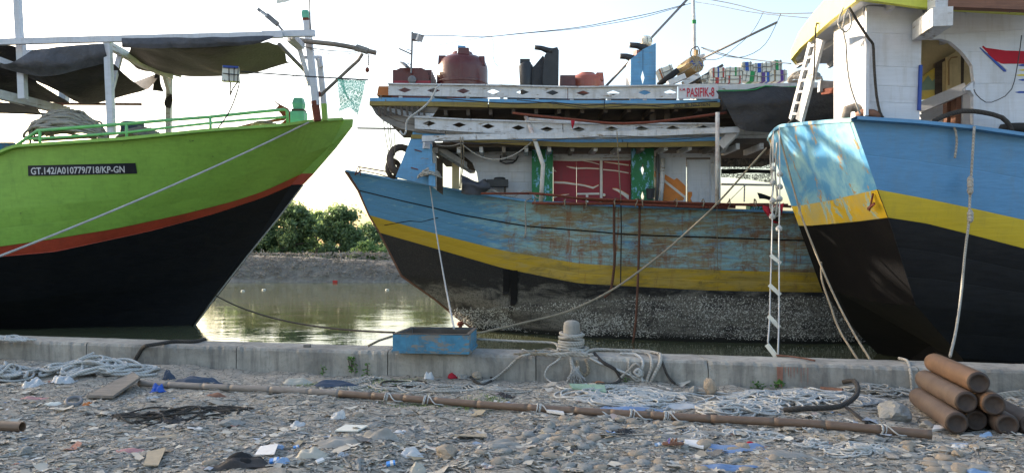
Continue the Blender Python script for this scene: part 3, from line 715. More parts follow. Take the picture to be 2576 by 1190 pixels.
# rail
def Yrail(x): return float(np.interp(x, [0, 123, 318, 534, 729, 777], [17.85, 17.85, 18.0, 18.35, 19.15, 19.7]))
rl = MB(); rl.tube([D(x, y, Yrail(x)) for x, y in ((36, 370), (95, 329), (200, 321), (318, 312), (420, 303), (527, 295), (630, 284), (715, 276), (722, 280), (724, 313))], .04, 8)
rl.tube([D(x, y, Yrail(x)) for x, y in ((62, 351), (180, 344), (318, 334), (420, 322), (531, 310), (630, 301), (721, 295))], .032, 8); rl.build('rail', M['green_rail'], gb, smooth=True)
for x, a, b in ((100, 328, 369), (318, 311, 353), (529, 295, 332)):
    MB().tube([D(x, a, Yrail(x)), D(x+1, b+2, Yrail(x))], .036, 8).build('rail_post', M['green_rail'], gb, smooth=True)
# mooring post
def post(mt, cx, y0, y1, w_, Y, tp=1.0, parent=gb, name='mooring_post'):
    a = D(cx, y1, Y); b = D(cx, y0, Y); ww = w_/F*Y
    return MB().box((a+b)/2, (ww, ww, (b-a).length), taper=tp).build(name, M[mt], parent)
mp_ = post('teal', 752, 283, 313, 34, 19.9)
post('dark_wood', 752, 277, 284, 29, 19.9, parent=mp_, name='neck'); post('teal', 752, 262, 277, 22, 19.9, 1.25, parent=mp_, name='post_head'); post('teal', 752, 248, 262, 27, 19.9, .75, parent=mp_, name='post_head')
# frame
def tim(pts, w_, mt='white_paint', name='timber', parent=gb, h=None):
    mb = MB()
    for p, q in zip(pts[:-1], pts[1:]): mb.bar(D(*p), D(*q), w_, h or w_)
    return mb.build(name, M[mt], parent)
tim([(-60, 108, 18.0), (711, 88, 18.0)], .10, name='top_beam', h=.145); tim([(660, 87.5, 18.12), (792, 84.5, 18.12)], .10, name='top_beam', h=.15)
tim([(271, 100, 18.06), (281, 340, 18.06)], .15, name='frame_post'); tim([(426, 187, 21.3), (424, 350, 21.3)], .13, name='frame_post', mt='white_worn')
tim([(268, 112, 18.15), (355, 160, 19.8), (430, 192, 21.3)], .14, name='cross_beam', mt='white_worn', h=.18)
tim([(303, 138, 18.9), (280, 222, 18.1)], .12, name='brace'); tim([(410, 178, 20.9), (428, 240, 21.3)], .1, name='brace', mt='white_worn')
tim([(433, 186, 21.3), (455, 192, 21.3)], .08, name='cross_beam')
tim([(43, -20, 18.1), (50, 104, 18.1)], .14, name='mast'); tim([(53, 112, 18.3), (58, 250, 18.3)], .16, name='frame_post'); tim([(163, 214, 21.6), (160, 262, 21.6)], .2, name='frame_post')
tim([(-20, 146, 18.0), (45, 170, 18.6)], .14, name='cross_beam'); tim([(56, 132, 18.4), (82, 133, 18.6)], .12, name='cross_beam')
tim([(-30, 232, 18.3), (170, 281, 20.2)], .2, name='cross_beam', mt='white_worn', h=.22); tim([(118, 262, 20.0), (356, 263, 20.0)], .06, name='pole', mt='brown_wood')
tim([(0, 281, 20.4), (118, 288, 20.4)], .06, name='pole', mt='grey_wood')
fp = tim([(772, 54, 18.9), (795, 266, 18.9)], .155, name='bow_post', mt='white_paint'); MB().tube([D(792, 255, 18.9), D(799, 305, 18.9)], .1, 8).build('rusted_foot', M['rust'], fp)
MB().box(D(770, 50, 18.9), (.14, .14, .06)).build('collar', M['rust'], fp); MB().box(D(769.5, 40, 18.9), (.15, .15, .14), taper=1.2).build('post_cap', M['teal'], fp); MB().box(D(769, 31, 18.9), (.17, .17, .07), taper=.75).build('post_cap', M['teal'], fp)
tim([(803, 142, 19.6), (815, 262, 19.6)], .13, name='bow_post'); tim([(815, 262, 19.6), (818, 304, 19.6)], .132, name='bow_post', mt='green_hull')
tim([(797, 146, 19.5), (809, 170, 19.5)], .09, name='brace')
tim([(727, 100, 18.3), (753, 122, 18.8), (780, 216, 18.9)], .1, name='brace', mt='white_worn'); tim([(735, 92, 18.2), (760, 118, 18.7)], .14, name='brace')
MB().tube([D(702, 112, 18.2), D(735, 146, 18.9), D(770, 182, 19.6)], .05, 6).build('strut', M['lamp_grey'], gb)
tim([(758, 146, 18.8), (800, 144, 19.6)], .08, name='cross_beam')
sp = MB(); sp.tube(spline([D(745, 100, 18.7), D(780, 106, 18.7), (D(840, 112, 18.7)), D(895, 122, 18.7), D(946, 134, 18.7)], .2), [.055]*3+[.06]*100 if False else .062, 8); sp.build('bow_spar', M['grey_wood'], gb, smooth=True)
MB().tube([D(896, 120, 18.7), D(926, 130, 18.7)], .085, 8).build('rope_binding', M['rope_grey'], gb)
MB().tube([D(912, 136, 18.7), D(902, 152, 18.75), D(805, 242, 19.1)], .042, 6).build('strut', M['grey_wood'], gb)
MB().tube([D(803, 236, 19.1), D(797, 242, 19.0)], .07, 6).build('bracket', M['rust'], gb)
rg = MB(); rg.tube(sag(D(765, 118, 18.8), D(905, 129, 18.7), .05), .012, 4); rg.tube(sag(D(780, 124, 18.8), D(905, 131, 18.7), .1), .009, 4); rg.build('lashing', M['rope_grey'], gb)
# unseen upperworks added aft, stepped to shade the quay and let sun past
hs = MB(); hs.box((-28, 20.6, 6.6), (6.6, 4.6, 5.2)); hs.box((-20.4, 20.6, 5.8), (8.4, 4.6, 3.6)); MB().box((-20, 20.6, 7.72), (8.8, 5.2, .2)).build('shade_block_roof', M['green_hull'], gb); hs.build('shade_block', M['white_paint'], gb); MB().box((-28, 20.6, 9.35), (7.4, 5.6, .3)).build('shade_block_roof', M['green_hull'], gb)
MB().box(D(10, 372, 21.5)-Vector((1.2, 0, .35)), (3.0, .1, 1.0)).build('hatch_side', M['tray_blue'], gb)
# tarps on the frame: things that lie over it
tag(sheet_px([[(305, 100, 18.0), (430, 97, 18.0), (560, 94, 18.0), (690, 94, 18.0)], [(308, 120, 18.0), (400, 122, 18.05), (520, 120, 18.05), (650, 112, 18.05)],
              [(330, 118, 18.4), (420, 140, 18.6), (540, 150, 18.6), (672, 105, 18.4)], [(318, 150, 19.5), (440, 172, 19.6), (580, 180, 19.6), (715, 118, 19.5)], [(350, 176, 20.8), (470, 196, 20.8), (620, 190, 20.8), (722, 158, 20.8)], [(372, 182, 21.5), (490, 190, 21.5), (640, 184, 21.5), (746, 152, 21.5)]],
             'tarp_brown', 'tarpaulin', sub=7, wav=.07, seed=3), 'dark brown tarpaulin sagging under the top beam between the frame post and the bow', 'tarpaulin')
tag(sheet_px([[(80, 128, 17.95), (150, 117, 17.95), (262, 110, 17.95)], [(30, 160, 17.9), (120, 172, 17.9), (268, 134, 17.95)], [(-20, 165, 18.1), (110, 200, 18.1), (272, 158, 18.1)]],
             'tarp_grey', 'tarpaulin', sub=8, wav=.05, seed=8), 'grey blue tarpaulin flap hung over the beam left of the frame post', 'tarpaulin')
tag(sheet_px([[(-10, 150, 18.15), (110, 196, 18.15), (272, 150, 18.15)], [(80, 200, 18.6), (180, 236, 18.6), (320, 196, 18.6)], [(135, 218, 19.8), (215, 272, 19.8), (370, 232, 19.8)], [(150, 205, 21.3), (250, 240, 21.3), (408, 182, 21.3)]],
             'tarp_brown', 'tarpaulin', sub=8, wav=.07, seed=18), 'dark brown tarpaulin belly bulging low behind the tall white frame post', 'tarpaulin')
tag(sheet_px([[(-40, 118, 18.2), (20, 115, 18.2), (48, 122, 18.3)], [(-40, 190, 19), (30, 190, 19), (80, 200, 19.2)], [(-40, 248, 20.5), (80, 254, 20.5), (178, 262, 20.5)]],
             'tarp_brown', 'tarpaulin', sub=7, wav=.08, seed=28), 'dark tarpaulin slanting down at the far left behind the mast', 'tarpaulin')
tag(sheet_px([[(-40, 255, 19), (40, 260, 19), (90, 270, 19)], [(-40, 284, 20.5), (50, 288, 20.5), (110, 290, 20.5)]], 'tarp_charcoal', 'tarpaulin', sub=6, wav=.05, seed=38), 'narrow dark tarpaulin under the lowest white beam at the far left', 'tarpaulin')
for (pts, lb, sd_) in (([[(390, 178, 20.9), (402, 178, 20.9)], [(388, 205, 20.9), (404, 205, 20.9)], [(382, 230, 20.9), (411, 233, 20.9)]], 'limp brown rag hanging from the cross beam of the green boat', 1),
                  ([[(420, 238, 21.2), (432, 238, 21.2)], [(412, 258, 21.2), (436, 254, 21.2)], [(418, 270, 21.2), (430, 272, 21.2)]], 'torn brown rag tied round the far frame post', 2)):
    tag(sheet_px(pts, 'cloth_dark', 'rag', sub=5, wav=.06, seed=sd_), lb, 'rag')
tag(sheet_px([[(305, 98, 17.92), (430, 95, 17.92), (560, 92, 17.92), (690, 91, 17.92)], [(305, 110, 17.90), (430, 110, 17.90), (560, 108, 17.90), (680, 100, 17.90)], [(308, 119, 17.94), (400, 122, 17.94), (520, 120, 17.94), (640, 112, 17.94)]], 'tarp_grey', 'tarpaulin', sub=9, wav=.06, seed=33), 'grey blue flap of tarpaulin laced along the underside of the top beam', 'tarpaulin')
# deck load
heap('rope_pile', 'big heap of grey rope piled on the deck behind the green rail', D(170, 366, 19.2), 1.12, .9, .9, 60, .034, 'rope', 5, yaw=0, flat=.75)
heap('rope_pile', 'smaller coil of grey rope on deck beside the blue barrel', D(355, 352, 19.2), .62, .5, .30, 26, .026, 'rope_grey', 6, flat=.5)
bl = MB(); bl.lathe(D(333, 352, 19.8), [(.27, 0), (.29, .05), (.29, .2), (.3, .22), (.29, .24), (.29, .42), (.25, .46)], 20)
tag(bl.build('barrel', M['cloth_blue'], smooth=False), 'blue barrel half hidden behind the green rail', 'barrel')
jc = thing('jerrycan', 'white jerrycan wrapped in cord swinging under the tarpaulin', 'jerrycan', D(581, 208, 18.5))
MB().box(D(581, 188, 18.5), (.42, .22, .36), rz=.3, taper=.9).build('can', M['foam_white'], jc)
cd = MB()
for dx in (-.17, -.05, .08, .18): cd.tube([D(581, 170, 18.38)+Vector((dx, 0, 0)), D(581, 207, 18.36)+Vector((dx*.9, 0, 0))], .012, 4)
cd.tube([D(559, 185, 18.35), D(603, 190, 18.35)], .012, 4); cd.build('cord', M['rope_dark'], jc)
MB().box(D(581, 171, 18.45), (.36, .2, .05), rz=.3).build('blue_cloth', M['navy'], jc)
rope('pair of dark cords dropping from the jerrycan to the green gunwale', [D(580, 208, 18.5), D(579, 240, 18.4), D(585, 225, 18.4), D(602, 205, 18.5), D(594, 240, 18.4), D(575, 285, 18.3), D(545, 328, 18.4)], .016, 'rope_dark', name='hanging_rope')
an = thing('anchor', 'rusty brown anchor with broad pointed flukes lying beside the mooring post', 'anchor', D(710, 316, 20.4))
mb = MB(); slab(mb, [(684, 249), (702, 262), (722, 272), (734, 292), (731, 310), (716, 300), (706, 286), (694, 274), (701, 266)], 20.3, .12); mb.build('fluke', M['rust'], an)
mb = MB(); slab(mb, [(726, 290), (733, 306), (712, 316), (706, 312), (718, 302)], 20.4, .1); mb.build('fluke', M['rust'], an)
MB().tube([D(716, 300, 20.35), D(640, 312, 20.0), D(560, 332, 19.6)], .04, 6).build('shank', M['rust'], an)
heap('rope_pile', 'loose turns of tan rope on deck beside the anchor', D(665, 320, 19.6), .42, .2, .12, 7, .025, 'rope_tan', 9)
lp = thing('street_lamp', 'grey lamp head on a short slanting pole above the tarpaulin frame', 'lamp', D(714, 84, 18.2))
MB().tube([D(716, 84, 18.2), D(694, 57, 18.2)], .03, 6).build('pole', M['lamp_grey'], lp)
mb = MB(); mb.bar(D(698, 62, 18.2), D(672, 40, 18.2), .14, .12); mb.bar(D(674, 42, 18.2), D(650, 25, 18.2), .12, .075); mb.build('lamp_head', M['lamp_grey'], lp); MB().bar(D(672, 42, 18.12), D(655, 30, 18.12), .06, .05).build('lens', M['lamp_glass'], lp)
fl = thing('flag', 'pale flag on a thin dark staff above the bow post', 'flag', D(778, 100, 18.75)); MB().tube([D(778, -40, 18.75), D(781, 85, 18.75)], .018, 5).build('staff', M['wire'], fl)
sheet_px([[(693, -14, 18.75), (740, -20, 18.75), (778, -28, 18.75)], [(697, 10, 18.75), (720, 6, 18.75), (745, -2, 18.75)]], 'foam_white', 'flag_cloth', fl, wav=.02)
nt_ = thing('hand_net', 'torn pale green net hanging from a thin rod off the bow', 'net', D(880, 290, 18.4))
MB().tube([D(605, 181, 18.5), D(770, 193, 18.45), D(926, 202, 18.4)], .018, 5).build('rod', M['wire'], nt_)
sheet_px([[(849, 200, 18.4), (885, 203, 18.4), (921, 203, 18.4)], [(853, 240, 18.3), (884, 240, 18.5), (913, 240, 18.4)], [(852, 282, 18.4), (880, 272, 18.3), (900, 290, 18.4)]], 'green_net', 'net_cloth', nt_, wav=.08, sub=7)
sheet_px([[(851, 200, 18.42), (862, 201, 18.42)], [(868, 236, 18.42), (874, 238, 18.42)], [(882, 262, 18.42), (896, 284, 18.42)]], 'green_net', 'net_cloth', nt_, wav=.1, sub=5)
hk = thing('chain_hook', 'chain and tackle block hanging from the end of the bow spar', 'hook', D(925, 185, 18.7))
mb = MB()
for i in range(6):
    c = D(927, 140+5*i, 18.7); mb.tube([c+Vector((math.cos(a)*(.03 if i % 2 else .008), math.sin(a)*.02*(1-i % 2), math.sin(a+1.57*(1))*.035)) for a in [k*.785 for k in range(9)]], .009, 4)
mb.build('chain', M['wire'], hk); MB().lathe(D(924, 183, 18.7), [(.02, 0), (.05, .03), (.05, .09), (.02, .13)], 8).build('block', M['rust'], hk)
rope('pale mooring rope slanting from the green bow down past the registration board', sag(D(777, 308, 19.5), D(-160, 705, 13.6), .12, 40), .024, 'rope_pale', raw=True)
rope('thin dark line from the foot of the green stem to the blue tray', sag(D(544, 744, 20.8), D(992, 836, 10.2), .22, 40), .016, 'rope_dark', raw=True)
rope('thin cord sagging from the far frame post to the bow post', sag(D(430, 238, 21.2), D(770, 176, 19), .35, 20), .006, 'rope_grey', raw=True, name='cord')
rope('thin cord from the rope heap up to the cross beam', sag(D(300, 300, 20), D(440, 225, 21), .2, 20), .006, 'rope_grey', raw=True, name='cord')
rope('thin line rising to the left from the bow post cap', sag(D(764, 38, 18.9), D(380, -50, 18.9), .1, 12), .006, 'rope_grey', raw=True, name='cord')
# ================================================================ right boat
rb = thing('blue_boat', 'blue yellow and black wooden boat with white cabin and yellow roof, sunlit stern', 'fishing boat', (8, 13, WATER))
# side face: rows from the corner to the right
sx = [
 [(2144, 302, 11.0), (2300, 312, 11.0), (2440, 326, 11.0), (2580, 346, 11.0)],
 [(2207, 477, 11.12), (2330, 500, 11.12), (2450, 525, 11.12), (2580, 554, 11.12)],
 [(2234, 547.5, 11.2), (2330, 562, 11.2), (2450, 592, 11.2), (2580, 626, 11.2)],
 [(2303, 768, 11.45), (2400, 775, 11.4), (2500, 785, 11.4), (2590, 795, 11.4)],
 [(2420, 900, 11.7), (2480, 905, 11.7), (2530, 908, 11.7), (2600, 912, 11.7)],
 [(2480, 1010, 12.6), (2530, 1012, 12.4), (2570, 1012, 12.4), (2640, 1016, 12.4)]]
hr = Hull(sx, 30, 1, ext=[(1.5, 0, -.12), (4, 0, -.2), (7, .4, .1), (9, 1.5, .5)])
strakes(hr, rb, [(0, 2, 'blue_paint'), (1, 1, 'yellow_paint'), (2, 3, 'black_hull'), (3, 2, 'black_hull'), (4, 1, 'black_hull')], gap=.002, butts=None)
# stern face
tx = [
 [(1932, 352, 14.3), (1943, 331, 14.1), (1963, 317, 13.7), (2050, 309, 12.3), (2144, 302, 11.0)],
 [(1991, 519, 14.2), (2009, 518, 14.0), (2086, 505, 12.7), (2150, 490, 11.8), (2207, 477, 11.12)],
 [(2009, 568, 14.2), (2035, 568, 13.8), (2095, 563, 12.9), (2160, 557, 12.1), (2234, 547.5, 11.2)],
 [(2101, 731, 14.1), (2150, 750, 13.4), (2200, 760, 12.6), (2250, 766, 12.0), (2303, 768, 11.45)],
 [(2341, 867, 13.6), (2360, 880, 13.0), (2380, 890, 12.5), (2400, 896, 12.1), (2420, 900, 11.7)],
 [(2400, 960, 13.6), (2420, 975, 13.2), (2440, 990, 12.9), (2460, 1000, 12.7), (2480, 1010, 12.6)]]
ht = Hull(tx, 24, 1)
strakes(ht, rb, [(0, 1, 'transom_blue'), (1, 1, 'transom_yellow'), (2, 3, 'transom_black'), (3, 2, 'black_hull'), (4, 1, 'black_hull')], gap=.003, butts=None)
YR = 14.3
Wf = hr.W.copy(); Wf[..., 1] = np.interp(Wf[..., 0], [4.9, 9, 30], [14.35, 16.1, 16.4])
W2r = far_side(hr, rb, None, [(0, 'blue_paint'), (1, 'yellow_paint'), (2, 'black_hull'), (3, 'black_hull'), (4, 'black_hull')], deck_drop=.55, W2=Wf)
gunwale(hr, W2r, rb, 'blue_paint', .16, .03)
for r, mt in ((0, 'transom_blue'), (1, 'transom_yellow'), (2, 'transom_black'), (3, 'black_hull'), (4, 'black_hull')):
    mb = MB(); mb.add([ht.W[r][0], Wf[r][0], Wf[r+1][0], ht.W[r+1][0]], [(0, 1, 2, 3)]); mb.build('stern_half', M[mt], rb)
mb = MB(); q = [Vector(p)+Vector((.12, .03, 0)) for p in ht.at(0, .22)[1:]]; q = q+[q[-1]+Vector((1.5, .1, 0)), q[0]+Vector((1.5, .3, 0))]; mb.prism(q, (0, 0, -.03)); mb.build('stern_deck', M['grey_wood'], rb)
cp = MB(); t0 = ht.W[0]; mb = MB()
P = []
for dx, dz in ((-.015, -.03), (-.02, .03), (.16, .03), (.16, -.03)): P.append([tuple(Vector(p)+Vector((dx, 0, dz))) for p in t0])
cp.grid(P); cp.build('gunwale_cap', M['transom_blue'], rb)
MB().tube([D(2207, 477, 11.1), D(2234, 547.5, 11.17), D(2270, 660, 11.3), D(2304, 768, 11.43)], .006, 5).build('corner_seam', M['black_hull'], rb)
fk = MB(); fk.bar(D(2183, 526, 11.45), D(2200, 512, 11.25), .02, .04); fk.bar(D(2196, 488, 11.25), D(2187, 530, 11.42), .02, .03); fk.build('iron_cleat', M['rust'], rb)
# cabin
def YF(x): return 11.12
cw = [(16, 82), (82.5, 165), (165.5, 214), (214.5, 255), (255.5, 304)]
for k, (a, b) in enumerate(cw):
    lx = lambda y: 2183-5.5*(y-16)/277; rx = lambda y: 2320-7*(y-24)/279
    mb = MB(); slab(mb, [(lx(a), a), (rx(a), a+(8 if a < 20 else 6)), (rx(b), min(304, b+(6 if b < 300 else 0))), (lx(b), b-(8 if b > 300 else 0))], 11.14+.004*(k % 2), .09); mb.build('plank', M['white_paint'], rb)
# left, sunlit return wall of the cabin
def Xs(x, y, z=None): return None
bz = D(2180, 292, 11.14); tz = D(2183, 16, 11.14)
for k in range(4):
    y0 = 11.24+.62*k*.42; mb = MB(); a = Vector((bz.x+.0, y0, bz.z-.2)); mb.box((bz.x+.045, y0+.13, (bz.z+tz.z)/2), (.09, .252, tz.z-bz.z+.2)); mb.build('plank', M['white_paint'], rb)
tim([(2182, 20, 11.1), (2179, 292, 11.1)], .05, name='corner_trim', mt='white_paint', parent=rb)
mb = MB(); slab(mb, [(2136, 96), (2178, 88), (2178, 94), (2136, 114)], 11.1, .05); mb.build('ledge', M['white_paint'], rb)
MB().bar(D(2137, 112, 11.4), D(2180, 88, 11.06), .05, .04).build('ledge', M['white_paint'], rb)
tim([(2316, 165, 11.12), (2312, 278, 11.12)], .04, name='navy_strip', mt='navy', parent=rb)
# white wall with the arched opening
arch = [(2576+60, 24), (2330, 88), (2345, 99), (2366, 98), (2390, 105), (2413, 124), (2432, 145), (2446, 165), (2452, 200), (2449, 225), (2449, 330), (2640, 345)]
mb = MB(); slab(mb, [(2320, 30), (2860, 30), (2860, 60), (2328, 88), (2320, 84)], 11.24, .08); mb.build('wall_panel', M['white_paint'], rb)
mb = MB(); slab(mb, [(2328, 88.5), (2860, 60.5), (2860, 130), (2420, 130), (2413, 124), (2390, 105), (2366, 98), (2345, 99)], 11.24, .08); mb.build('wall_panel', M['white_paint'], rb)
mb = MB(); slab(mb, [(2420, 130.5), (2860, 130.5), (2860, 210), (2452, 210), (2446, 165), (2432, 145)], 11.245, .08); mb.build('wall_panel', M['white_paint'], rb)
mb = MB(); slab(mb, [(2452, 210.5), (2860, 210.5), (2860, 350), (2449, 335), (2449, 225)], 11.24, .08); mb.build('wall_panel', M['white_paint'], rb)
mb = MB(); slab(mb, [(2430, 222), (2449, 205), (2449, 240), (2441, 228), (2430, 228)], 11.22, .1); mb.build('bracket', M['white_paint'], rb)
pm = MB(); slab(pm, [(2470, 119), (2474, 116), (2480, 121), (2530, 128), (2640, 131), (2640, 161), (2518, 161), (2500, 150)], 11.236, .01); pt_ = pm.build('painted_boat', M['cloth_red'], rb)
pm = MB(); slab(pm, [(2463.5, 121), (2466, 120), (2530, 176), (2532, 181), (2526, 181)], 11.236, .01); pm.build('painted_stripe', M['navy'], rb)
pm = MB(); slab(pm, [(2467, 119), (2470, 118), (2538, 175), (2534, 177)], 11.2365, .01); pm.build('painted_stripe', M['letter_white'], rb)
for x0, y0, x1, mt in ((2560, 163, 2640, 'navy'), (2562, 175, 2640, 'mural_yellow'), (2556, 188, 2640, 'mural_yellow'), (2562, 200, 2640, 'navy'), (2553, 231, 2640, 'navy')):
    pm = MB(); slab(pm, [(x0, y0+1.5), (x0+12, y0-1), (x1, y0), (x1, y0+4), (x0+10, y0+4)], 11.236, .01); pm.build('painted_wave', M[mt], rb)
# passage behind the arch
mb = MB(); mb.prism([D(2300, 240, 13.0), D(2470, 240, 13.0), D(2470, 60, 13.0), D(2300, 60, 13.0)], (0, .06, 0)); mb.build('inner_wall', M['cream'], rb)
def ip(pts, mt, name, Y=12.9, th=.05):
    mb = MB(); slab(mb, pts, Y, th); return mb.build(name, M[mt], rb)
ip([(2317, 196), (2371, 158), (2371, 245), (2317, 252)], 'mural_yellow', 'mural_panel', 12.94); ip([(2317, 215), (2335, 190), (2345, 205), (2355, 196), (2371, 208), (2371, 225), (2317, 228)], 'stone_green', 'mural_hill', 12.935, .01)
ip([(2372, 157), (2381, 152), (2381, 240), (2372, 240)], 'cream', 'door_frame', 12.9); ip([(2381, 152), (2382.5+1, 150), (2382.5+1, 236), (2381, 238)], 'dark_wood', 'door_gap', 12.93)
ip([(2353, 160), (2381, 145), (2381, 238), (2353, 245)], 'dark_wood', 'door', 12.92); dr = ip([(2383, 144), (2417, 126), (2417, 230), (2383, 238)], 'cream', 'door', 12.86, .06)
ip([(2418, 126), (2426, 135), (2424, 222), (2418, 224)], 'dark_wood', 'door_gap', 12.9)
MB().tube([D(2387, 215, 12.85), D(2387, 155, 12.85), D(2393, 146, 12.85), D(2408, 144, 12.85)], .012, 4).build('door_moulding', M['tan_card'], rb)
tim([(2314, 272, 12.3), (2432, 222, 11.9)], .10, name='rail_board', mt='white_paint', parent=rb, h=.17)
for k, (a, b) in enumerate((((2314, 282), (2378, 252)), ((2314, 296), (2378, 268)), ((2314, 308), (2378, 284)))):
    tim([(a[0], a[1], 12.6), (b[0], b[1], 12.6)], .03, name='siding_board', mt='white_paint', parent=rb, h=.085)
mb = MB(); slab(mb, [(2314, 268), (2449, 230), (2449, 340), (2314, 330)], 12.75, .04); mb.build('inner_wall', M['white_worn'], rb)
tim([(2387, 246, 12.2), (2386, 315, 12.2)], .12, name='brown_post', mt='brown_wood', parent=rb); tim([(2411, 238, 12.05), (2409, 322, 12.05)], .15, name='brown_post', mt='brown_wood', parent=rb)
tim([(2427, 240, 12.0), (2425, 325, 12.0)], .14, name='white_post', mt='white_paint', parent=rb)
# roof: fascia boards, soffit, joists
ZR = D(2183, 10, 11.14).z-.02
edge = [Vector((5.02, 10.72, ZR)), Vector((5.03, 11.1, ZR)), Vector((5.06, 11.8, ZR)), Vector((5.13, 12.6, ZR)), Vector((5.22, 13.5, ZR)), Vector((5.36, 14.3, ZR)), Vector((5.62, 14.75, ZR))]
mb = MB(); mb.prism(edge+[Vector((16, 14.9, ZR)), Vector((16, 10.72, ZR))], (0, 0, .06)); mb.build('soffit', M['white_paint'], rb)
hts = [.36, .40, .40, .36, .28, .14, .07]
mb = MB(); P = [[tuple(p+Vector((-.03, 0, -.03))) for p in edge], [tuple(p+Vector((-.03, 0, h_))) for p, h_ in zip(edge, hts)], [tuple(p+Vector((.05, .02, h_))) for p, h_ in zip(edge, hts)], [tuple(p+Vector((.05, .02, -.03))) for p in edge]]
mb.grid(P+[P[0]]); mb.build('fascia_board', M['yellow_roof'], rb)
mb = MB(); slab(mb, [(2123, -25), (2150, -12), (2158, -2), (2341, 22), (2341, -40), (2123, -60)], 10.7, .08); mb.build('fascia_board', M['lime_fascia'], rb)
mb = MB(); slab(mb, [(2341.5, 22), (2341.5, -60), (2660, -60), (2660, 40)], 10.78, .08); mb.build('fascia_board', M['lime_fascia'], rb)
mb = MB(); mb.prism([p+Vector((.2, .1, .3)) for p in edge]+[Vector((16, 14.8, ZR+.3)), Vector((16, 10.8, ZR+.3))], (0, 0, .1)); mb.build('roof_top', M['yellow_roof'], rb)
for k in range(7):
    x = 5.6+.62*k; MB().box((x, 12.85, ZR-.05), (.07, 3.7, .1)).build('joist', M['white_paint'], rb)
tim([(2380, 8, 10.55), (2680, 20, 10.55)], .14, name='brown_beam', mt='brown_wood', parent=rb, h=.15)
tim([(2318, 80, 11.1), (2372, 42, 10.3)], .26, name='white_beam', mt='white_worn', parent=rb, h=.26); MB().box(D(2364, 2, 10.6), (.24, .2, .26)).build('beam_block', M['white_worn'], rb)
# aft side of the cabin: wall seen between fascia and the white return
mb = MB(); mb.box((5.75, 13.5, 4.6), (.06, 2.6, 1.4)); 
tim([(2130, 232, 13.1), (2195, 190, 12.0)], .16, name='white_beam', mt='white_worn', parent=rb, h=.2); tim([(2060, 218, 13.3), (2120, 222, 13.3)], .1, name='white_beam', mt='white_worn', parent=rb, h=.2)
tim([(2144, 210, 12.6), (2146, 290, 12.6)], .07, name='cabin_post', mt='white_worn', parent=rb); tim([(2170, 215, 12.2), (2170, 290, 12.2)], .05, name='cabin_post', mt='blue_paint', parent=rb)
mb = MB(); slab(mb, [(2146, 215), (2172, 205), (2172, 285), (2146, 285)], 13.4, .05); mb.build('inner_wall', M['cream'], rb)
MB().bar(D(2108, 228, 13.0), D(2070, 232, 13.3), .08, .1).build('rusty_bracket', M['rust'], rb)
MB().box(D(2112, 224, 13.0), (.12, .12, .22)).build('rusty_bracket', M['rust'], rb)
# hull side fender timbers at the stern
for (x, y, s_, lb) in ((2143, 288, .26, 0), (2186, 290, .30, 0)):
    pass
mb = MB(); mb.tube([D(2128, 296, 11.5), D(2131, 276, 11.5), D(2150, 270, 11.5), D(2176, 276, 11.3)], .07, 8); tag(mb.build('timber_fender', M['grey_wood'], smooth=True), 'bent grey timber lying on the stern corner of the blue boat', 'timber')
mb = MB(); mb.tube([D(2156, 293, 11.25), D(2170, 284, 11.2), D(2196, 286, 11.1), D(2214, 294, 11.1)], .06, 8); tag(mb.build('timber_fender', M['brown_wood'], smooth=True), 'curved brown timber at the foot of the white cabin wall', 'timber')
hs_ = [(2426, 307), (2444, 292), (2480, 281), (2520, 281), (2560, 290), (2600, 312), (2620, 332)]
hs_ = [(2425, 308), (2452, 288), (2500, 281), (2548, 287), (2590, 300), (2625, 318), (2640, 330)]
rope('thick black hose arching over the gunwale in front of the white wall', [D(2348, 306, 11.0), D(2372, 294, 11.0), D(2420, 280, 11.0), D(2470, 283, 11.0), D(2520, 296, 11.0), D(2540, 318, 11.0), D(2545, 330, 11.0)], .036, 'rope_dark', name='hose', cat='hose', sides=8)
ty = MB(); ty.lathe(D(2545, 340, 11.35), [(.16, 0), (.27, .02), (.3, .08), (.27, .14), (.16, .16)], 20); tag(ty.build('tyre', M['rubber'], smooth=True), 'black tyre lying on deck behind the blue gunwale', 'tyre')
rope('brown hose running down the white cabin wall from the roof corner', [D(2136, 20, 10.9), D(2160, 60, 10.95), D(2185, 98, 10.98), D(2232, 118, 11.0) if False else D(2240-12, 120, 11.0) if False else D(2196, 112, 11.05), D(2246-48, 140, 11.06), D(2200, 180, 11.06), D(2205, 240, 11.06), D(2214, 285, 11.06), D(2222, 296, 11.04)], .02, 'rope_dark', name='hose', cat='hose', sides=7)
# ladder
ld = thing('ladder', 'white wooden ladder leaning from the stern gunwale up to the yellow roof', 'ladder', D(1998, 306, 13.6))
L0, L1, R0, R1 = D(1990, 300, 13.6), D(2040, 108, 12.9), D(2012, 304, 13.2), D(2065, 100, 12.6)
MB().bar(L0, L1, .05, .09).build('stile', M['white_worn'], ld); MB().bar(R0, R1, .06, .19).build('stile', M['white_worn'], ld)
for k in range(7): MB().bar(L0.lerp(L1, .08+.145*k), R0.lerp(R1, .08+.145*k), .05, .04).build('rung', M['white_worn'], ld)
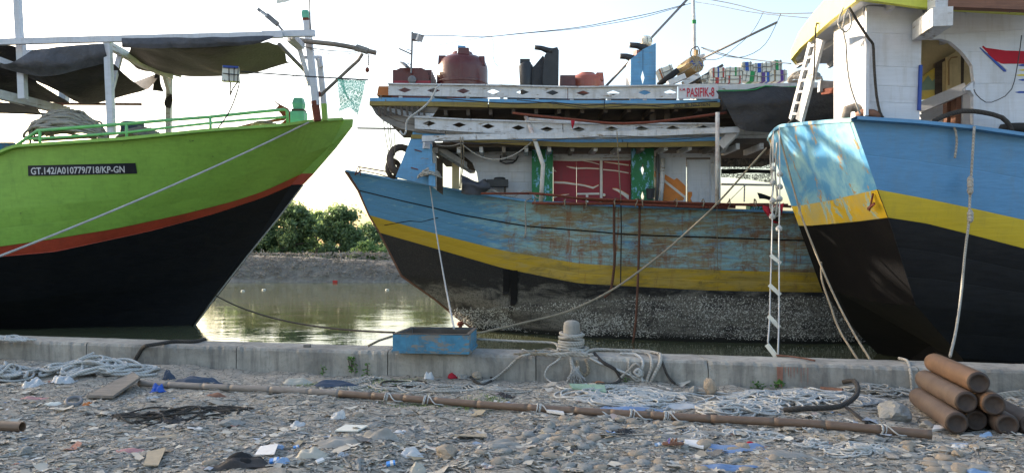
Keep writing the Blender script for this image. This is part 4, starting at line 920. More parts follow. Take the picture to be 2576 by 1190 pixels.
# rope ladder
rd = thing('rope_ladder', 'rope ladder with wooden rungs hanging from the stern of the blue boat to the quay', 'ladder', D(1955, 897, 9.3))
la = [D(1946, 330, 13.9), D(1944, 450, 13.0), D(1942, 600, 11.9), D(1938, 725, 11.0), D(1936, 800, 10.3), D(1932, 862, 9.6)]
lb_ = [D(1961, 320, 13.7), D(1962, 450, 12.9), D(1960, 600, 11.8), D(1960, 725, 10.9), D(1959, 820, 10.1), D(1957, 893, 9.35)]
MB().tube(spline(la, .1), .012, 5).build('side_rope', M['rope_pale'], rd, smooth=True); MB().tube(spline(lb_, .1), .012, 5).build('side_rope', M['rope_pale'], rd, smooth=True)
for a, b, Y in (((1938, 641), (1964, 663), 11.5), ((1935, 716), (1963, 742), 11.0), ((1933, 794), (1961, 824), 10.3), ((1929, 866), (1953, 897), 9.5)):
    MB().bar(D(*a, Y-.03), D(*b, Y-.08), .05, .055).build('rung', M['foam_white'], rd)
kn = MB()
for x, y, Y in ((1945, 425, 13.1), (1962, 438, 13), (1943, 545, 12.3), (1960, 575, 12), (1944, 505, 12.5), (1961, 500, 12.5), (1944, 460, 12.9), (1962, 470, 12.9)):
    kn.lathe(D(x, y, Y)-Vector((0, 0, .05)), [(.02, 0), (.05, .02), (.055, .06), (.02, .1)], 7)
kn.build('knot', M['rope_pale'], rd, smooth=True)
heap('rope_tangle', 'tangle of pale rope hung on the stern corner of the blue boat', D(1950, 560, 13.6), .12, .15, .3, 6, .018, 'rope', 44)
rope('coil of rope hanging behind the rope ladder', [D(1945, 340, 13.9), D(1938, 400, 13.8), D(1945, 470, 13.6), D(1938, 520, 13.5), D(1950, 545, 13.5), D(1956, 500, 13.5), D(1950, 440, 13.6), D(1955, 360, 13.8)], .018, 'rope', name='rope_coil')
rope('slack rope from the stern corner of the blue boat down behind the quay', [D(1958, 330, 13.7), D(2009, 519, 12.4), D(2050, 631, 11.6), D(2096, 738, 11.0), D(2142, 828, 10.3), D(2190, 906, 9.5)], .017, 'rope_tan', name='mooring_rope')
rope('second slack rope ending on the quay beside the first under the blue stern', [D(2066, 660, 12.8), D(2068, 705, 12.4), D(2088, 765, 11.7), D(2112, 830, 10.9), D(2160, 908, 9.6)], .017, 'rope_tan', name='mooring_rope')
rope('knotted rope hanging down the blue side of the right hand boat', [D(2451, 318, 10.8), D(2446, 400, 10.85), D(2443, 452, 10.9), D(2440, 500, 10.9), D(2437, 560, 10.9), D(2427, 640, 10.9), D(2418, 740, 10.8), D(2405, 830, 10.2), D(2390, 896, 9.2)], .018, 'rope', name='mooring_rope')
for lb, yy in (('upper clump of knots on the rope down the blue side', (455, 467, 480)), ('lower knot on the rope where the blue meets the yellow', (540, 550))):
    kn = MB()
    for y in yy: kn.lathe(D(2441, y, 10.86)-Vector((0, 0, .06)), [(.02, 0), (.04, .03), (.045, .08), (.02, .13)], 7)
    tag(kn.build('rope_knot', M['rope'], smooth=True), lb, 'knot')
rope('short frayed rope end hooked over the blue gunwale', [D(2386, 316, 11.1), D(2396, 315, 10.92), D(2404, 330, 10.92), D(2407, 360, 10.95), D(2402, 398, 10.97)], .018, 'rope', name='rope_end')
rope('loops of pale cord hanging under the corner of the yellow roof', [D(2165, 22, 10.6), D(2150, 60, 10.6), D(2172, 78, 10.6), D(2190, 60, 10.6), D(2176, 25, 10.6), D(2160, 70, 10.6), D(2170, 110, 10.6), D(2175, 155, 10.6), D(2192, 220, 10.8), D(2220, 288, 10.95)][:10] if False else [D(2122, 20, 10.65), D(2108, 60, 10.65), D(2128, 82, 10.65), D(2142, 60, 10.65), D(2132, 25, 10.65), D(2120, 70, 10.65), D(2128, 110, 10.7), D(2130, 155, 10.8), D(2140, 220, 10.9), D(2164, 288, 11.0)], .012, 'rope', name='cord')
rope('thin wire looping across the white wall below the painted boat', [D(2570, 90, 11.15), D(2562, 150, 11.15), D(2545, 225, 11.15), D(2510, 252, 11.15), D(2480, 258, 11.15), D(2456, 238, 11.15), D(2450, 225, 11.15)], .007, 'wire', name='wire', cat='wire')
rope('dark rope tied round the roof tip and down beside the ladder', [D(2058, 60, 12.4), D(2052, 72, 12.4), D(2046, 200, 12.8), D(2030, 240, 13), D(2006, 290, 13.3), D(1970, 320, 13.6)], .014, 'rope_dark', name='cord')
# ================================================================ the worn blue ship in the middle
ms = thing('worn_ship', 'weathered blue yellow and black wooden ship with barnacled bottom and two tiered deckhouse', 'fishing boat', (2.5, 18.5, WATER))
def YS(x): return float(np.interp(x, [928, 1810, 2400], [17.35, 16.5, 16.2]))
mx = [
 [(871, 431, 19.88), (988, 452, 18.9), (1079, 466, 18.35), (1137, 478, 18.05), (1214, 490, 17.75), (1334, 508, 17.4), (1591, 521, 16.95), (1804, 528, 16.7), (1990, 535, 16.6), (2200, 535, 16.6), (2420, 528, 16.8)],
 [(903, 479, 19.85), (1000, 503, 19.0), (1084, 521, 18.6), (1156, 539, 18.25), (1321, 568, 17.65), (1595, 590, 17.1), (2013, 604, 16.7), (2420, 600, 16.9)],
 [(931, 542, 19.8), (1084, 585, 18.85), (1270, 631.5, 18.1), (1456, 663, 17.55), (1604, 672, 17.25), (1781, 679, 16.95), (2013, 685, 16.75), (2420, 688, 16.95)],
 [(957, 586, 19.8), (1084, 622, 19.0), (1270, 676, 18.25), (1456, 713, 17.65), (1604, 721, 17.35), (1781, 730.5, 17.05), (2013, 735, 16.8), (2420, 740, 17.0)],
 [(1012, 692, 19.8), (1130, 702, 19.1), (1270, 728, 18.5), (1456, 752, 17.85), (1604, 758, 17.45), (1781, 765, 17.12), (2013, 770, 16.85), (2420, 774, 17.05)],
 [(1093, 750, 19.75), (1270, 775, 18.7), (1474, 790, 17.95), (1604, 795, 17.5), (1781, 799, 17.15), (2013, 803, 16.85), (2420, 806, 17.1)],
 [(1195, 829, 19.7), (1300, 836, 19.1), (1474, 850, 18.15), (1604, 855, 17.75), (1781, 861, 17.3), (2013, 866, 17.0), (2420, 868, 17.2)],
 [(1250, 880, 19.8), (1400, 895, 19.2), (1604, 912, 18.6), (1781, 922, 18.2), (2013, 930, 18.0), (2420, 930, 18.2)]]
hm = Hull(mx, 90, 2, ext=[(.6, .5, 0)])
strakes(hm, ms, [(0, 3, 'hull_blue_worn'), (1, 4, 'hull_blue_worn'), (2, 2, 'hull_yellow_worn'), (3, 2, 'fouled_black'), (4, 2, 'fouled_black'), (5, 3, 'fouled_black'), (6, 2, 'fouled_black')], gap=.005)
Ycm = lambda x: 19.9-.04*(x+4.4)
W2m = far_side(hm, ms, Ycm, [(0, 'ship_blue'), (1, 'ship_blue'), (2, 'yellow_paint'), (3, 'black_hull'), (4, 'black_hull'), (5, 'black_hull'), (6, 'black_hull')], deck_drop=.8)
gunwale(hm, W2m, ms, 'ship_blue', .12, .03)
se = MB(); se.tube([D(x, y, 19.87) for x, y in ((870, 430), (903, 479), (931, 542), (957, 586), (1012, 694), (1093, 750), (1140, 789), (1195, 829), (1245, 872))], .05, 6); se.build('stem_post', M['brown_wood'], ms)
stn = MB(); P1 = [tuple(p) for p in hm.W[:, -1]]; P2 = [tuple(p) for p in W2m[:, -1]]; stn.grid([P1, P2]); stn.build('stern_end', M['black_hull'], ms)
Ym = lambda x, y: hm.Yat(x, y)
def seam(pts, r, mt, name, off=.0):
    MB().tube([D(x, y, Ym(x, y)-off) for x, y in pts], r, 5).build(name, M[mt], ms)
def dense(pts, n=40):
    xs = np.linspace(pts[0][0], pts[-1][0], n); ys = np.interp(xs, [p[0] for p in pts], [p[1] for p in pts]); return list(zip(xs, ys))
seam(dense([(905, 480), (1000, 503), (1084, 522), (1156, 540), (1321, 569), (1595, 591), (2013, 605), (2300, 603)]), .014, 'black_hull', 'wale_seam', .012)
seam(dense([(967, 567), (1000, 561), (1030, 556), (1060, 558), (1102, 548)], 14), .010, 'black_hull', 'crack', .006)
# stains of tar running down: raised flakes, real patches
tar = MB()
for (x0, x1, y0, y1) in ((1266, 1282, 678, 742), (1284, 1302, 680, 768)):
    n = 8; L = [D(x0+(x1-x0)*.0+random.uniform(-1, 1), y0+(y1-y0)*i/n, 0+Ym(x0, y0+(y1-y0)*i/n)-.02) for i in range(n+1)]; R = [D(x1-(8 if i == n else 0)+random.uniform(-1, 1), y0+(y1-y0)*i/n, Ym(x1, y0+(y1-y0)*i/n)-.02) for i in range(n+1)]
    tar.grid([L, R])
tar.build('tar_streak', M['black_hull'], ms)
# barnacles
bn = MB(); rng = random.Random(5); cnt = 0
while cnt < 9500:
    x = rng.uniform(1130, 2345); lo = np.interp(x, [1130, 1195, 1474, 2013, 2345], [790, 826, 845, 858, 862]); hi = np.interp(x, [1130, 1250, 1500, 1700, 2345], [775, 770, 748, 738, 742])
    t = rng.random(); y = hi+(lo-hi)*t
    dens = (.25+.75*min(1, max(0, .5+1.2*mnoise.noise(Vector((x*.012, y*.02, 2))))))*min(1, t*5+.1)*min(1, (x-1100)/500+.35)
    if rng.random() > dens: continue
    Y = Ym(x, y); p = D(x, y, Y); s = rng.uniform(.008, .022)*(1.3 if rng.random() < .1 else 1); cnt += 1
    a = rng.uniform(0, 2); q = [p+Vector((math.cos(a+k*1.57)*s, .006, math.sin(a+k*1.57)*s*.9)) for k in range(4)]
    bn.add(q+[p+Vector((0, -s*.9-.004, s*.2))], [(0, 1, 4), (1, 2, 4), (2, 3, 4), (3, 0, 4)])
bn.build('barnacles', M['barnacle'], ms, kind='stuff')
# ---- fascias and decks
def band(xs_top, xs_bot, mt, name, dy=0., th=.08, segs=((0, 1),)):
    """a board along the side: outline from top and bottom lines"""
    x0, x1 = xs_top[0][0], xs_top[-1][0]
    for a, b in segs:
        xa, xb = x0+(x1-x0)*a+1, x0+(x1-x0)*b-1; xs = np.linspace(xa, xb, max(4, int((xb-xa)/25)))
        T = [(x, np.interp(x, [p[0] for p in xs_top], [p[1] for p in xs_top])) for x in xs]; B = [(x, np.interp(x, [p[0] for p in xs_bot], [p[1] for p in xs_bot])) for x in xs]
        mb = MB(); f = [D(x, y, YS(x)+dy) for x, y in T]; g = [D(x, y, YS(x)+dy) for x, y in B]; o = Vector((0, th, 0))
        mb.grid([[p+o for p in f], f, g, [p+o for p in g], [p+o for p in f]])
        n = len(f); mb.f += [(0, n, 2*n, 3*n), (n-1, 4*n-1, 3*n-1, 2*n-1)]; mb.m += [0, 0]
        mb.build(name, M[mt], ms)
S3 = ((0, .34), (.34, .67), (.67, 1))
band([(929, 247), (957, 246), (1223, 249), (1454, 253), (1700, 253), (1812, 250)], [(929, 255), (1100, 256), (1223, 257.5), (1454, 261), (1700, 261), (1812, 257.5)], 'ship_blue', 'deck_edge', 0, .1, S3)
band([(928, 255.5), (1100, 256.5), (1223, 258), (1454, 261.5), (1700, 261), (1812, 258)], [(933, 266), (1100, 268), (1223, 270.5), (1454, 274), (1700, 273), (1812, 269.5)], 'gold_paint', 'fascia', -.03, .08, S3)
band([(1062, 338), (1200, 347), (1454, 352), (1650, 349), (1815, 345)], [(1062, 344), (1200, 352), (1454, 359), (1650, 358), (1815, 354)], 'ship_blue', 'deck_edge', 0, .1, S3)
band([(1100, 348), (1300, 353), (1454, 359.5), (1650, 358.5), (1815, 355)], [(1100, 352), (1300, 365), (1454, 371), (1650, 370.5), (1815, 368)], 'gold_paint', 'fascia', -.03, .08, S3)
zU, zL = D(1454, 262, YS(1454)).z, D(1454, 352, YS(1454)).z
def deckslab(z, x0, x1, th, yb, mt, name):
    mb = MB(); mb.prism([Vector((x0, YS(CX+F*x0/17)+.1, z)), Vector((x1, YS(CX+F*x1/17)+.1, z)), Vector((x1, yb, z)), Vector((x0, yb, z))], (0, 0, -th)); mb.build(name, M[mt], ms)
deckslab(zU+.06, -3.15, 7.2, .12, 21.8, 'dark_wood', 'upper_deck'); deckslab(zL, -1.9, 7.2, .12, 21.6, 'dark_wood', 'lower_roof')
for k in range(17):                                     # deck beams under both roofs
    x = -1.75+.52*k; y = YS(CX+F*x/17)
    MB().bar((x, y+.1, zL-.18), (x, y+1.3, zL-.18), .08, .13).build('deck_beam', M['white_worn' if k % 3 else 'grey_wood'], ms)
    MB().bar((x-.3, y+.1, zU-.13), (x-.3, y+1.25, zU-.13), .08, .13).build('deck_beam', M['dark_wood'], ms)
# parapets with cut diamonds
def parapet(top, bot, cxs, name='parapet_board', dy=0., hw=17.5, hh=6.6, mt='white_worn', bounds=None, cy=None):
    ft = lambda x: float(np.interp(x, [p[0] for p in top], [p[1] for p in top])); fb = lambda x: float(np.interp(x, [p[0] for p in bot], [p[1] for p in bot]))
    edges = [top[0][0]]+[(a+b)/2 for a, b in zip(cxs[:-1], cxs[1:])]+[top[-1][0]]
    groups = bounds or [(0, len(cxs))]
    for ga, gb_ in groups:
        mb = MB()
        for i in range(ga, gb_):
            a, b, c = edges[i]+(1 if i == ga else 0), edges[i+1]-(1 if i == gb_-1 else 0), cxs[i]
            y = (ft(c)+fb(c))/2 if cy is None else cy(c)
            P = lambda x, yy: D(x, yy, YS(x)+dy)
            TL, TR, BR, BL, T, B, L, R = P(a, ft(a)), P(b, ft(b)), P(b, fb(b)), P(a, fb(a)), P(c, ft(c)), P(c, fb(c)), P(a, (ft(a)+fb(a))/2), P(b, (ft(b)+fb(b))/2)
            dT, dB, dL, dR = P(c, y-hh), P(c, y+hh), P(c-hw, y), P(c+hw, y)
            vs = [TL, T, TR, R, BR, B, BL, L, dT, dR, dB, dL]; o = Vector((0, .035, 0)); n = 12
            fr = [(0, 7, 11, 8, 1), (1, 8, 9, 3, 2), (3, 9, 10, 5, 4), (5, 10, 11, 7, 6)]
            mb.add(vs+[v+o for v in vs], fr+[tuple(q+n for q in f[::-1]) for f in fr]+[(8, 8+n, 9+n, 9), (9, 9+n, 10+n, 10), (10, 10+n, 11+n, 11), (11, 11+n, 8+n, 8), (0, 1, 1+n, n), (1, 2, 2+n, 1+n), (4, 5, 5+n, 4+n), (5, 6, 6+n, 5+n), (2, 3, 3+n, 2+n), (3, 4, 4+n, 3+n), (6, 7, 7+n, 6+n), (7, 0, n, 7+n)])
        mb.build(name, M[mt], ms)
parapet([(976, 213), (1222, 216), (1454, 221), (1705, 216)], [(958, 239.5), (1222, 245), (1454, 249), (1705, 248.5)], [1018, 1091, 1165.5, 1240, 1314.6, 1390, 1467, 1543, 1622, 1686], bounds=[(0, 6), (6, 10)])
parapet([(1042, 296), (1185, 303), (1454, 312), (1802, 313)], [(1042, 324), (1222, 335), (1454, 340), (1802, 338)], [1079.5, 1155, 1228, 1304, 1376, 1456, 1539, 1614, 1693, 1770], bounds=[(0, 5), (5, 10)], cy=lambda c: float(np.interp(c, [1079, 1376, 1456, 1790], [311, 325.5, 326, 322])))
def strip(pts, mt, name, Y0=None, dy=0., th=.05, parent=None):
    mb = MB(); slab(mb, pts, (lambda x: YS(x)+dy) if Y0 is None else Y0, th); return mb.build(name, M[mt], parent or ms)
tc = [(976, 212), (1222, 215), (1454, 220), (1805, 214)]
for a, b in zip(tc[:-1], tc[1:]): MB().bar(D(a[0]+1, a[1], YS(a[0])-.01), D(b[0]-1, b[1], YS(b[0])-.01), .09, .03).build('rail_cap', M['white_worn'], ms)
tc = [(1042, 295), (1185, 302), (1454, 311), (1802, 312)]
for a, b in zip(tc[:-1], tc[1:]): MB().bar(D(a[0]+1, a[1], YS(a[0])-.01), D(b[0]-1, b[1], YS(b[0])-.01), .09, .03).build('rail_cap', M['white_worn'], ms)
for x in (1003, 1083, 1172, 1258, 1347, 1434, 1528, 1618, 1710, 1790):
    yb = float(np.interp(x, [958, 1222, 1454, 1705], [240, 245.5, 249.5, 249])); strip([(x, yb), (x+9, yb), (x+9, yb+7), (x, yb+7)], 'white_worn', 'block', dy=.05, th=.06)
for x in (1098, 1186, 1245, 1300, 1420, 1500, 1580, 1660, 1740): strip([(x, 325+(x-1042)*.05), (x+9, 325+(x-1042)*.05), (x+9, 352), (x, 352)], 'white_worn', 'block', dy=.06, th=.06)
nb = strip([(1707, 215.5), (1807, 214), (1807, 249), (1707, 249)], 'white_paint', 'name_board', dy=-.05, th=.04)
text_on('PASIFIK-8', [(1728, 222), (1797, 220), (1797, 244), (1728, 245)], lambda x, y: YS(x)-.055, M['letter_red'], 'lettering', nb, off=.006)
text_on('K.M.', [(1710, 223), (1725, 222), (1725, 229), (1710, 230)], lambda x, y: YS(x)-.055, M['letter_red'], 'lettering', nb, off=.006)
text_on('2021 Bb No.036/N', [(1695, 261.5), (1786, 259.5), (1786, 267.5), (1695, 269.5)], lambda x, y: YS(x)-.03, M['letter_black'], 'lettering', nb, off=.008)
# rounded overhang at the bow end of the upper gallery
ov = MB(); P = []
for (pts, Y) in (([(929, 263), (936, 272), (945, 288), (962, 303), (985, 316), (1010, 326), (1045, 332), (1062, 333)], 0), ):
    top = [(930, 262), (960, 263), (985, 264), (1010, 265), (1030, 266), (1050, 267), (1070, 268), (1105, 269)]
    for f in (0, .25, .5, .75, 1):
        P.append([D(a[0]*(1-f)+b[0]*f, a[1]*(1-f)+b[1]*f, YS(a[0])+.02+.25*f*(1-f)) for a, b in zip(top, pts)])
ov.grid(P); 
for r in range(4):
    mb = MB(); A, B = P[r], P[r+1]; mb.grid([[p+Vector((0, .02, 0)) for p in A], [a.lerp(b, .06) for a, b in zip(A, B)], [a.lerp(b, .94) for a, b in zip(A, B)], [p+Vector((0, .02, 0)) for p in B]])
    mb.build('plank', M['grey_wood' if r != 1 else 'white_worn'], ms)
for k in range(9):
    x = 950+14*k; strip([(x, 268), (x+5, 268), (x+8, 290), (x+3, 290)], 'dark_wood', 'rib', dy=-.06, th=.05)
MB().bar(D(1048, 332, 17.3), D(1120, 334, 17.2), .1, .06).build('ledge', M['grey_wood'], ms)
MB().tube([D(899, 323, 17.5), D(1030, 325, 17.3), D(1106, 334, 17.1)], .022, 6).build('pole', M['grey_wood'], ms)
# upper cabin wall, in the shade of the upper deck
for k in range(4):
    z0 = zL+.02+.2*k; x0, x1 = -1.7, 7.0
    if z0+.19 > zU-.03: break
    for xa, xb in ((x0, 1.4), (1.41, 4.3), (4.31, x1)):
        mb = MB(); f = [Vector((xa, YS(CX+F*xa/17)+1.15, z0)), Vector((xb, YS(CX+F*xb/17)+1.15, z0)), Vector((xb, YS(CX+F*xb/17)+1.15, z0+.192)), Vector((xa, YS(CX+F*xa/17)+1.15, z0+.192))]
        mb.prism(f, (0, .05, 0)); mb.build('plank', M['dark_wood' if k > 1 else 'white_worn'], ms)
for x in (1636, 1672, 1396, 1420): strip([(x, 272), (x+13, 272), (x+13, 312), (x, 312)], 'dark_wood', 'post', dy=.35, th=.1)
# lower house wall: boards
def YW(x): return YS(x)+1.0
def wall(pts, mt, name='plank', dy=0., th=.06, parent=None): return strip(pts, mt, name, dy=1.0+dy, th=th, parent=parent)
for k, (a, b) in enumerate(((388, 408), (408.5, 433), (433.5, 458), (458.5, 484), (484.5, 520))):
    xl = [1162, 1188, 1199, 1203, 1205][k]; xl2 = [1186, 1198, 1203, 1205, 1206][k]
    wall([(xl, a), (1342, a), (1342, b), (xl2, b)], 'white_paint')
wall([(1120, 380), (1345, 380), (1345, 388), (1120, 388)], 'white_worn', dy=-.02)
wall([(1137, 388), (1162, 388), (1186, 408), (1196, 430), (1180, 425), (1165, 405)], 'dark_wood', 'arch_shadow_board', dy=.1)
wall([(1137, 410), (1155, 410), (1154, 495), (1137, 490)], 'cream', 'post', dy=.2, th=.12)
strip([(1099, 395), (1113, 405), (1113, 490), (1099, 480)], 'dark_wood', 'post', dy=.6, th=.15); strip([(1087, 372), (1098, 380), (1098, 478), (1087, 470)], 'white_worn', 'post', dy=.5, th=.1)
MB().bar(D(1078, 360, YS(1078)+.1), D(1190, 430, YS(1190)+1.4), .16, .14).build('cross_beam', M['white_worn'], ms); MB().bar(D(1064, 362, YS(1064)), D(1082, 365, YS(1070)+.1), .2, .22).build('beam_end', M['white_paint'], ms)
for (x, mt) in ((1338, 'pillar_green'), (1589, 'pillar_green')):
    if x == 1338: strip([(1338, 370), (1391, 370), (1391, 520), (1338, 520)], mt, 'pillar', dy=.75, th=.12)
    else:
        cx_, cy_, hw, hh = 1617, 427, 4.8, 17
        f = lambda a, b: D(a, b, YS(a)+.75); o = Vector((0, .12, 0)); mb = MB()
        for (ya, yb, cy2, h2) in ((370, 460, 427, 17), (460, 530, 494, 16)):
            vs = [f(1589, ya), f(cx_, ya), f(1645, ya), f(1645, (ya+yb)/2), f(1645, yb), f(cx_, yb), f(1589, yb), f(1589, (ya+yb)/2), f(cx_, cy2-h2), f(cx_+hw, cy2), f(cx_, cy2+h2), f(cx_-hw, cy2)]
            fr = [(0, 7, 11, 8, 1), (1, 8, 9, 3, 2), (3, 9, 10, 5, 4), (5, 10, 11, 7, 6)]; n = 12
            mb.add(vs+[v+o for v in vs], fr+[tuple(q+n for q in g_[::-1]) for g_ in fr]+[(8, 8+n, 9+n, 9), (9, 9+n, 10+n, 10), (10, 10+n, 11+n, 11), (11, 11+n, 8+n, 8), (2, 3, 3+n, 2+n), (3, 4, 4+n, 3+n), (6, 7, 7+n, 6+n), (7, 0, n, 7+n)])
        mb.build('pillar', M[mt], ms)
# red doors
wall([(1391, 388), (1590, 388), (1590, 404), (1391, 404)], 'white_worn', 'lintel', dy=-.03)
d1 = wall([(1392, 404.5), (1450, 404.5), (1450, 520), (1392, 520)], 'door_red', 'door'); d2 = wall([(1451, 404.5), (1509, 404.5), (1509, 520), (1451, 520)], 'door_red', 'door', dy=.015); d3 = wall([(1516, 404.5), (1590, 404.5), (1590, 520), (1516, 520)], 'door_red', 'door')
wall([(1509.5, 402), (1515.5, 402), (1515.5, 520), (1509.5, 520)], 'mural_white', 'door_post', dy=-.03); wall([(1582, 402), (1586, 402), (1586, 520), (1582, 520)], 'door_red', 'door_post', dy=-.03)
wall([(1392, 404), (1509, 398), (1509, 404), (1440, 406)], 'mural_white', 'painted_swash', dy=-.035, th=.01)
def swash(pts, mt, par): wall(pts, mt, 'painted_swash', dy=-.012, th=.008, parent=par)
def swash2(p, par, edge=2.0):
    """a tapering white flame with an orange rim: p = centre line with half widths"""
    up = [(x, y-h*.7) for x, y, h in p]; lo = [(x, y+h*.7) for x, y, h in p][::-1]; edge *= .7
    wall([(x, y-edge) for x, y in up]+[(x, y+edge*.6) for x, y in lo], 'orange_paint', 'painted_swash', dy=-.010, th=.006, parent=par); wall(up+lo, 'mural_white', 'painted_swash', dy=-.018, th=.006, parent=par)
swash2([(1425, 419, .3), (1435, 421.5, 2), (1449.5, 424, 2.6)], d1, 1.2); swash2([(1452, 424, 2.6), (1475, 423.5, 2.2), (1508, 425, 1.6)], d2, 1.0); swash2([(1517, 427, 1.8), (1550, 430, 1.8), (1589, 437, 1.8)], d3, .8)
swash2([(1394, 459, 3.5), (1420, 460, 3.2), (1449.5, 464, 2.6)], d1, 1.6); swash2([(1452, 464, 2.6), (1470, 467, 2.6), (1492, 473, 3.2), (1506, 466, 1.5)], d2, 1.4)
swash2([(1395, 427, .3), (1394, 430, 1.5), (1400, 432, .3)], d1, .8); swash2([(1392, 497, 2), (1410, 492, 2.5), (1432, 489, .5)], d1, 1.4)
swash2([(1520, 408, .5), (1545, 411, 1.5), (1589, 417, 2.4)], d3, 1.5); swash2([(1460, 404, .5), (1490, 409, 1.5), (1508, 414, 1)], d2, .6)
swash2([(1541, 475, 1), (1552, 478, 4), (1566, 486, 6), (1586, 500, 9)], d3, 2.5); swash([(1451.5, 486), (1508, 485), (1508, 490), (1480, 490), (1480, 516), (1474, 516), (1474, 490), (1451.5, 490)], 'mural_white', d2)
kb = MB(); kb.lathe(D(1519, 491, YW(1519)-.05), [(.03, 0), (.04, .02), (.03, .04)], 8, ax=(Vector((1, 0, 0)), Vector((0, 0, 1)), Vector((0, -1, 0)))); kb.build('handle', M['foam_white'], d3)
# white door side
wall([(1646, 396), (1726, 396), (1726, 520), (1646, 520)], 'white_paint', 'plank'); wall([(1660, 386), (1795, 386), (1795, 396), (1660, 396)], 'white_worn', 'lintel', dy=-.03)
wd = wall([(1729, 402), (1788, 402), (1788, 520), (1729, 520)], 'white_paint', 'door', dy=.01); wall([(1734, 407), (1784, 407), (1784, 474), (1734, 474)], 'white_paint', 'door_panel', dy=-.004, th=.01, parent=wd)
for a, b in ((1734, 1757), (1761, 1784)): wall([(a, 480), (b, 480), (b, 518), (a, 518)], 'white_paint', 'door_panel', dy=-.004, th=.01, parent=wd)
wall([(1789, 396), (1796, 396), (1796, 520), (1789, 520)], 'white_worn', 'door_post', dy=-.02); wall([(1797, 380), (1813, 380), (1813, 520), (1797, 520)], 'white_paint', 'plank', dy=-.05)
def mural(pts, mt): wall(pts, mt, 'mural_shape', dy=-.012, th=.008)
mural([(1671, 438), (1696, 453), (1703, 448), (1712, 456), (1725, 469), (1725, 490), (1718, 505), (1668, 506)], 'orange_paint'); mural([(1646, 430), (1660, 436), (1658, 452), (1646, 445)], 'orange_paint')
wall([(1669, 452), (1672, 452), (1725, 494), (1722, 499), (1669, 457)], 'mural_white', 'mural_shape', dy=-.02, th=.006); wall([(1730, 483), (1741, 483), (1741, 492), (1737, 500), (1741, 508), (1730, 512)], 'orange_paint', 'painted_swash', dy=-.01, th=.008, parent=wd)
MB().tube([D(1668, 399, YS(1668)+.85), D(1665, 470, YS(1668)+.85), D(1661, 506, YS(1668)+.85)], .055, 10).build('drain_pipe', M['white_worn'], ms, smooth=True)
MB().tube([D(1655, 385, YS(1655)+.9), D(1652, 510, YS(1655)+.9)], .04, 8).build('drain_pipe', M['lamp_grey'], ms, smooth=True)
# blue panel at the bow end of the house
strip([(1033, 350), (1061, 350), (1075, 356), (1086, 364), (1090, 470), (1060, 462), (995, 446)], 'ship_blue', 'end_panel', dy=.0, th=.1)
strip([(1035, 339), (1062, 339), (1062, 349.5), (1033, 349.5)], 'gold_paint', 'end_cap', dy=-.02, th=.15); strip([(1039, 330), (1120, 338), (1120, 346), (1062, 346), (1062, 338.7), (1037, 338.5)], 'ship_blue', 'end_panel', dy=.05, th=.1)
for x, y in ((1052, 380), (1043, 425)): MB().bar(D(x-9, y-3, YS(x)-.01), D(x+9, y+2, YS(x)-.01), .03, .02).build('cleat', M['rust'], ms)
bp_ = strip([(1079, 411), (1094, 411), (1095, 470), (1078, 466)], 'ship_blue', 'mooring_bitt', dy=-.25, th=.14)
heap('rope_tangle', 'tangle of pale rope wound on the blue bitt near the worn bow', D(1082, 452, YS(1082)-.15), .30, .22, .25, 16, .02, 'rope', 51)
# long white rubbing spar and posts in front
ls = [(1062, 350), (1200, 345.5), (1454, 341), (1650, 336), (1860, 327)]
for a, b in zip(ls[:-1], ls[1:]): MB().bar(D(a[0]+.5, a[1], YS(a[0])-.28), D(b[0]-.5, b[1], YS(b[0])-.28), .1, .125).build('spar', M['white_worn'], ms)
MB().bar(D(1850, 331, 16.3), D(1814, 368, 16.5), .1, .2).build('brace', M['white_worn'], ms)
MB().bar(D(1836, 345, 16.6), D(1815, 380, 17), .1, .14).build('brace', M['white_worn'], ms)
pp = MB(); pp.tube([D(1805, 283, 16.15), D(1804, 515, 16.3)], .045, 10); pp.build('pipe_post', M['rusty_white'], ms, smooth=True)
pp = MB(); pp.tube([D(1323, 294, 17.1), D(1345, 351, 16.75), D(1366, 415, 16.8), D(1364, 455, 16.9), D(1361, 508, 17.0)], .048, 10); pp.build('pipe_post', M['rusty_white'], ms, smooth=True)
pp = MB(); pp.tube(spline([D(1290, 285, 16.9), D(1368, 294, 16.7), D(1440, 301, 16.6), D(1538, 311, 16.45), D(1600, 310, 16.4), D(1650, 307, 16.35), D(1740, 296, 16.3), D(1828, 284, 16.2)], .3), .03, 7); pp.build('curved_pipe', M['rust'], ms, smooth=True)
pp = MB(); pp.tube(spline([D(1330, 300, 16.95), D(1400, 306, 16.9), D(1480, 310, 16.8)], .3), .04, 7); pp.build('curved_pipe', M['rusty_white'], ms, smooth=True)
for (pts, r) in (([(1331, 486), (1400, 492), (1460, 500), (1546, 508), (1700, 513), (1982, 516)], .030), ([(1339, 511), (1450, 513), (1605, 512), (1700, 516), (1850, 521)], .034), ([(1450, 498), (1605, 506), (1800, 513), (1990, 520)], .026), ([(1560, 514), (1700, 519), (1830, 524)], .026), ([(1210, 487), (1334, 487)], .025)):
    MB().tube(spline([D(x, y, YS(x)-.18+.05*k) for k, (x, y) in enumerate(pts)], .4), r, 7).build('rusty_pipe', M['rust'], ms, smooth=True)
for x in (1345, 1420, 1475, 1546, 1600, 1615, 1700, 1770, 1835, 1900, 1950): 
    lsh = MB(); c = D(x, 511, YS(x)-.12); lsh.tube([c+Vector((random.uniform(-.02, .02), math.cos(a)*.08, math.sin(a)*.09)) for a in [k*.7 for k in range(10)]], .014, 4); lsh.build('lashing', M['rope_tan'], ms)
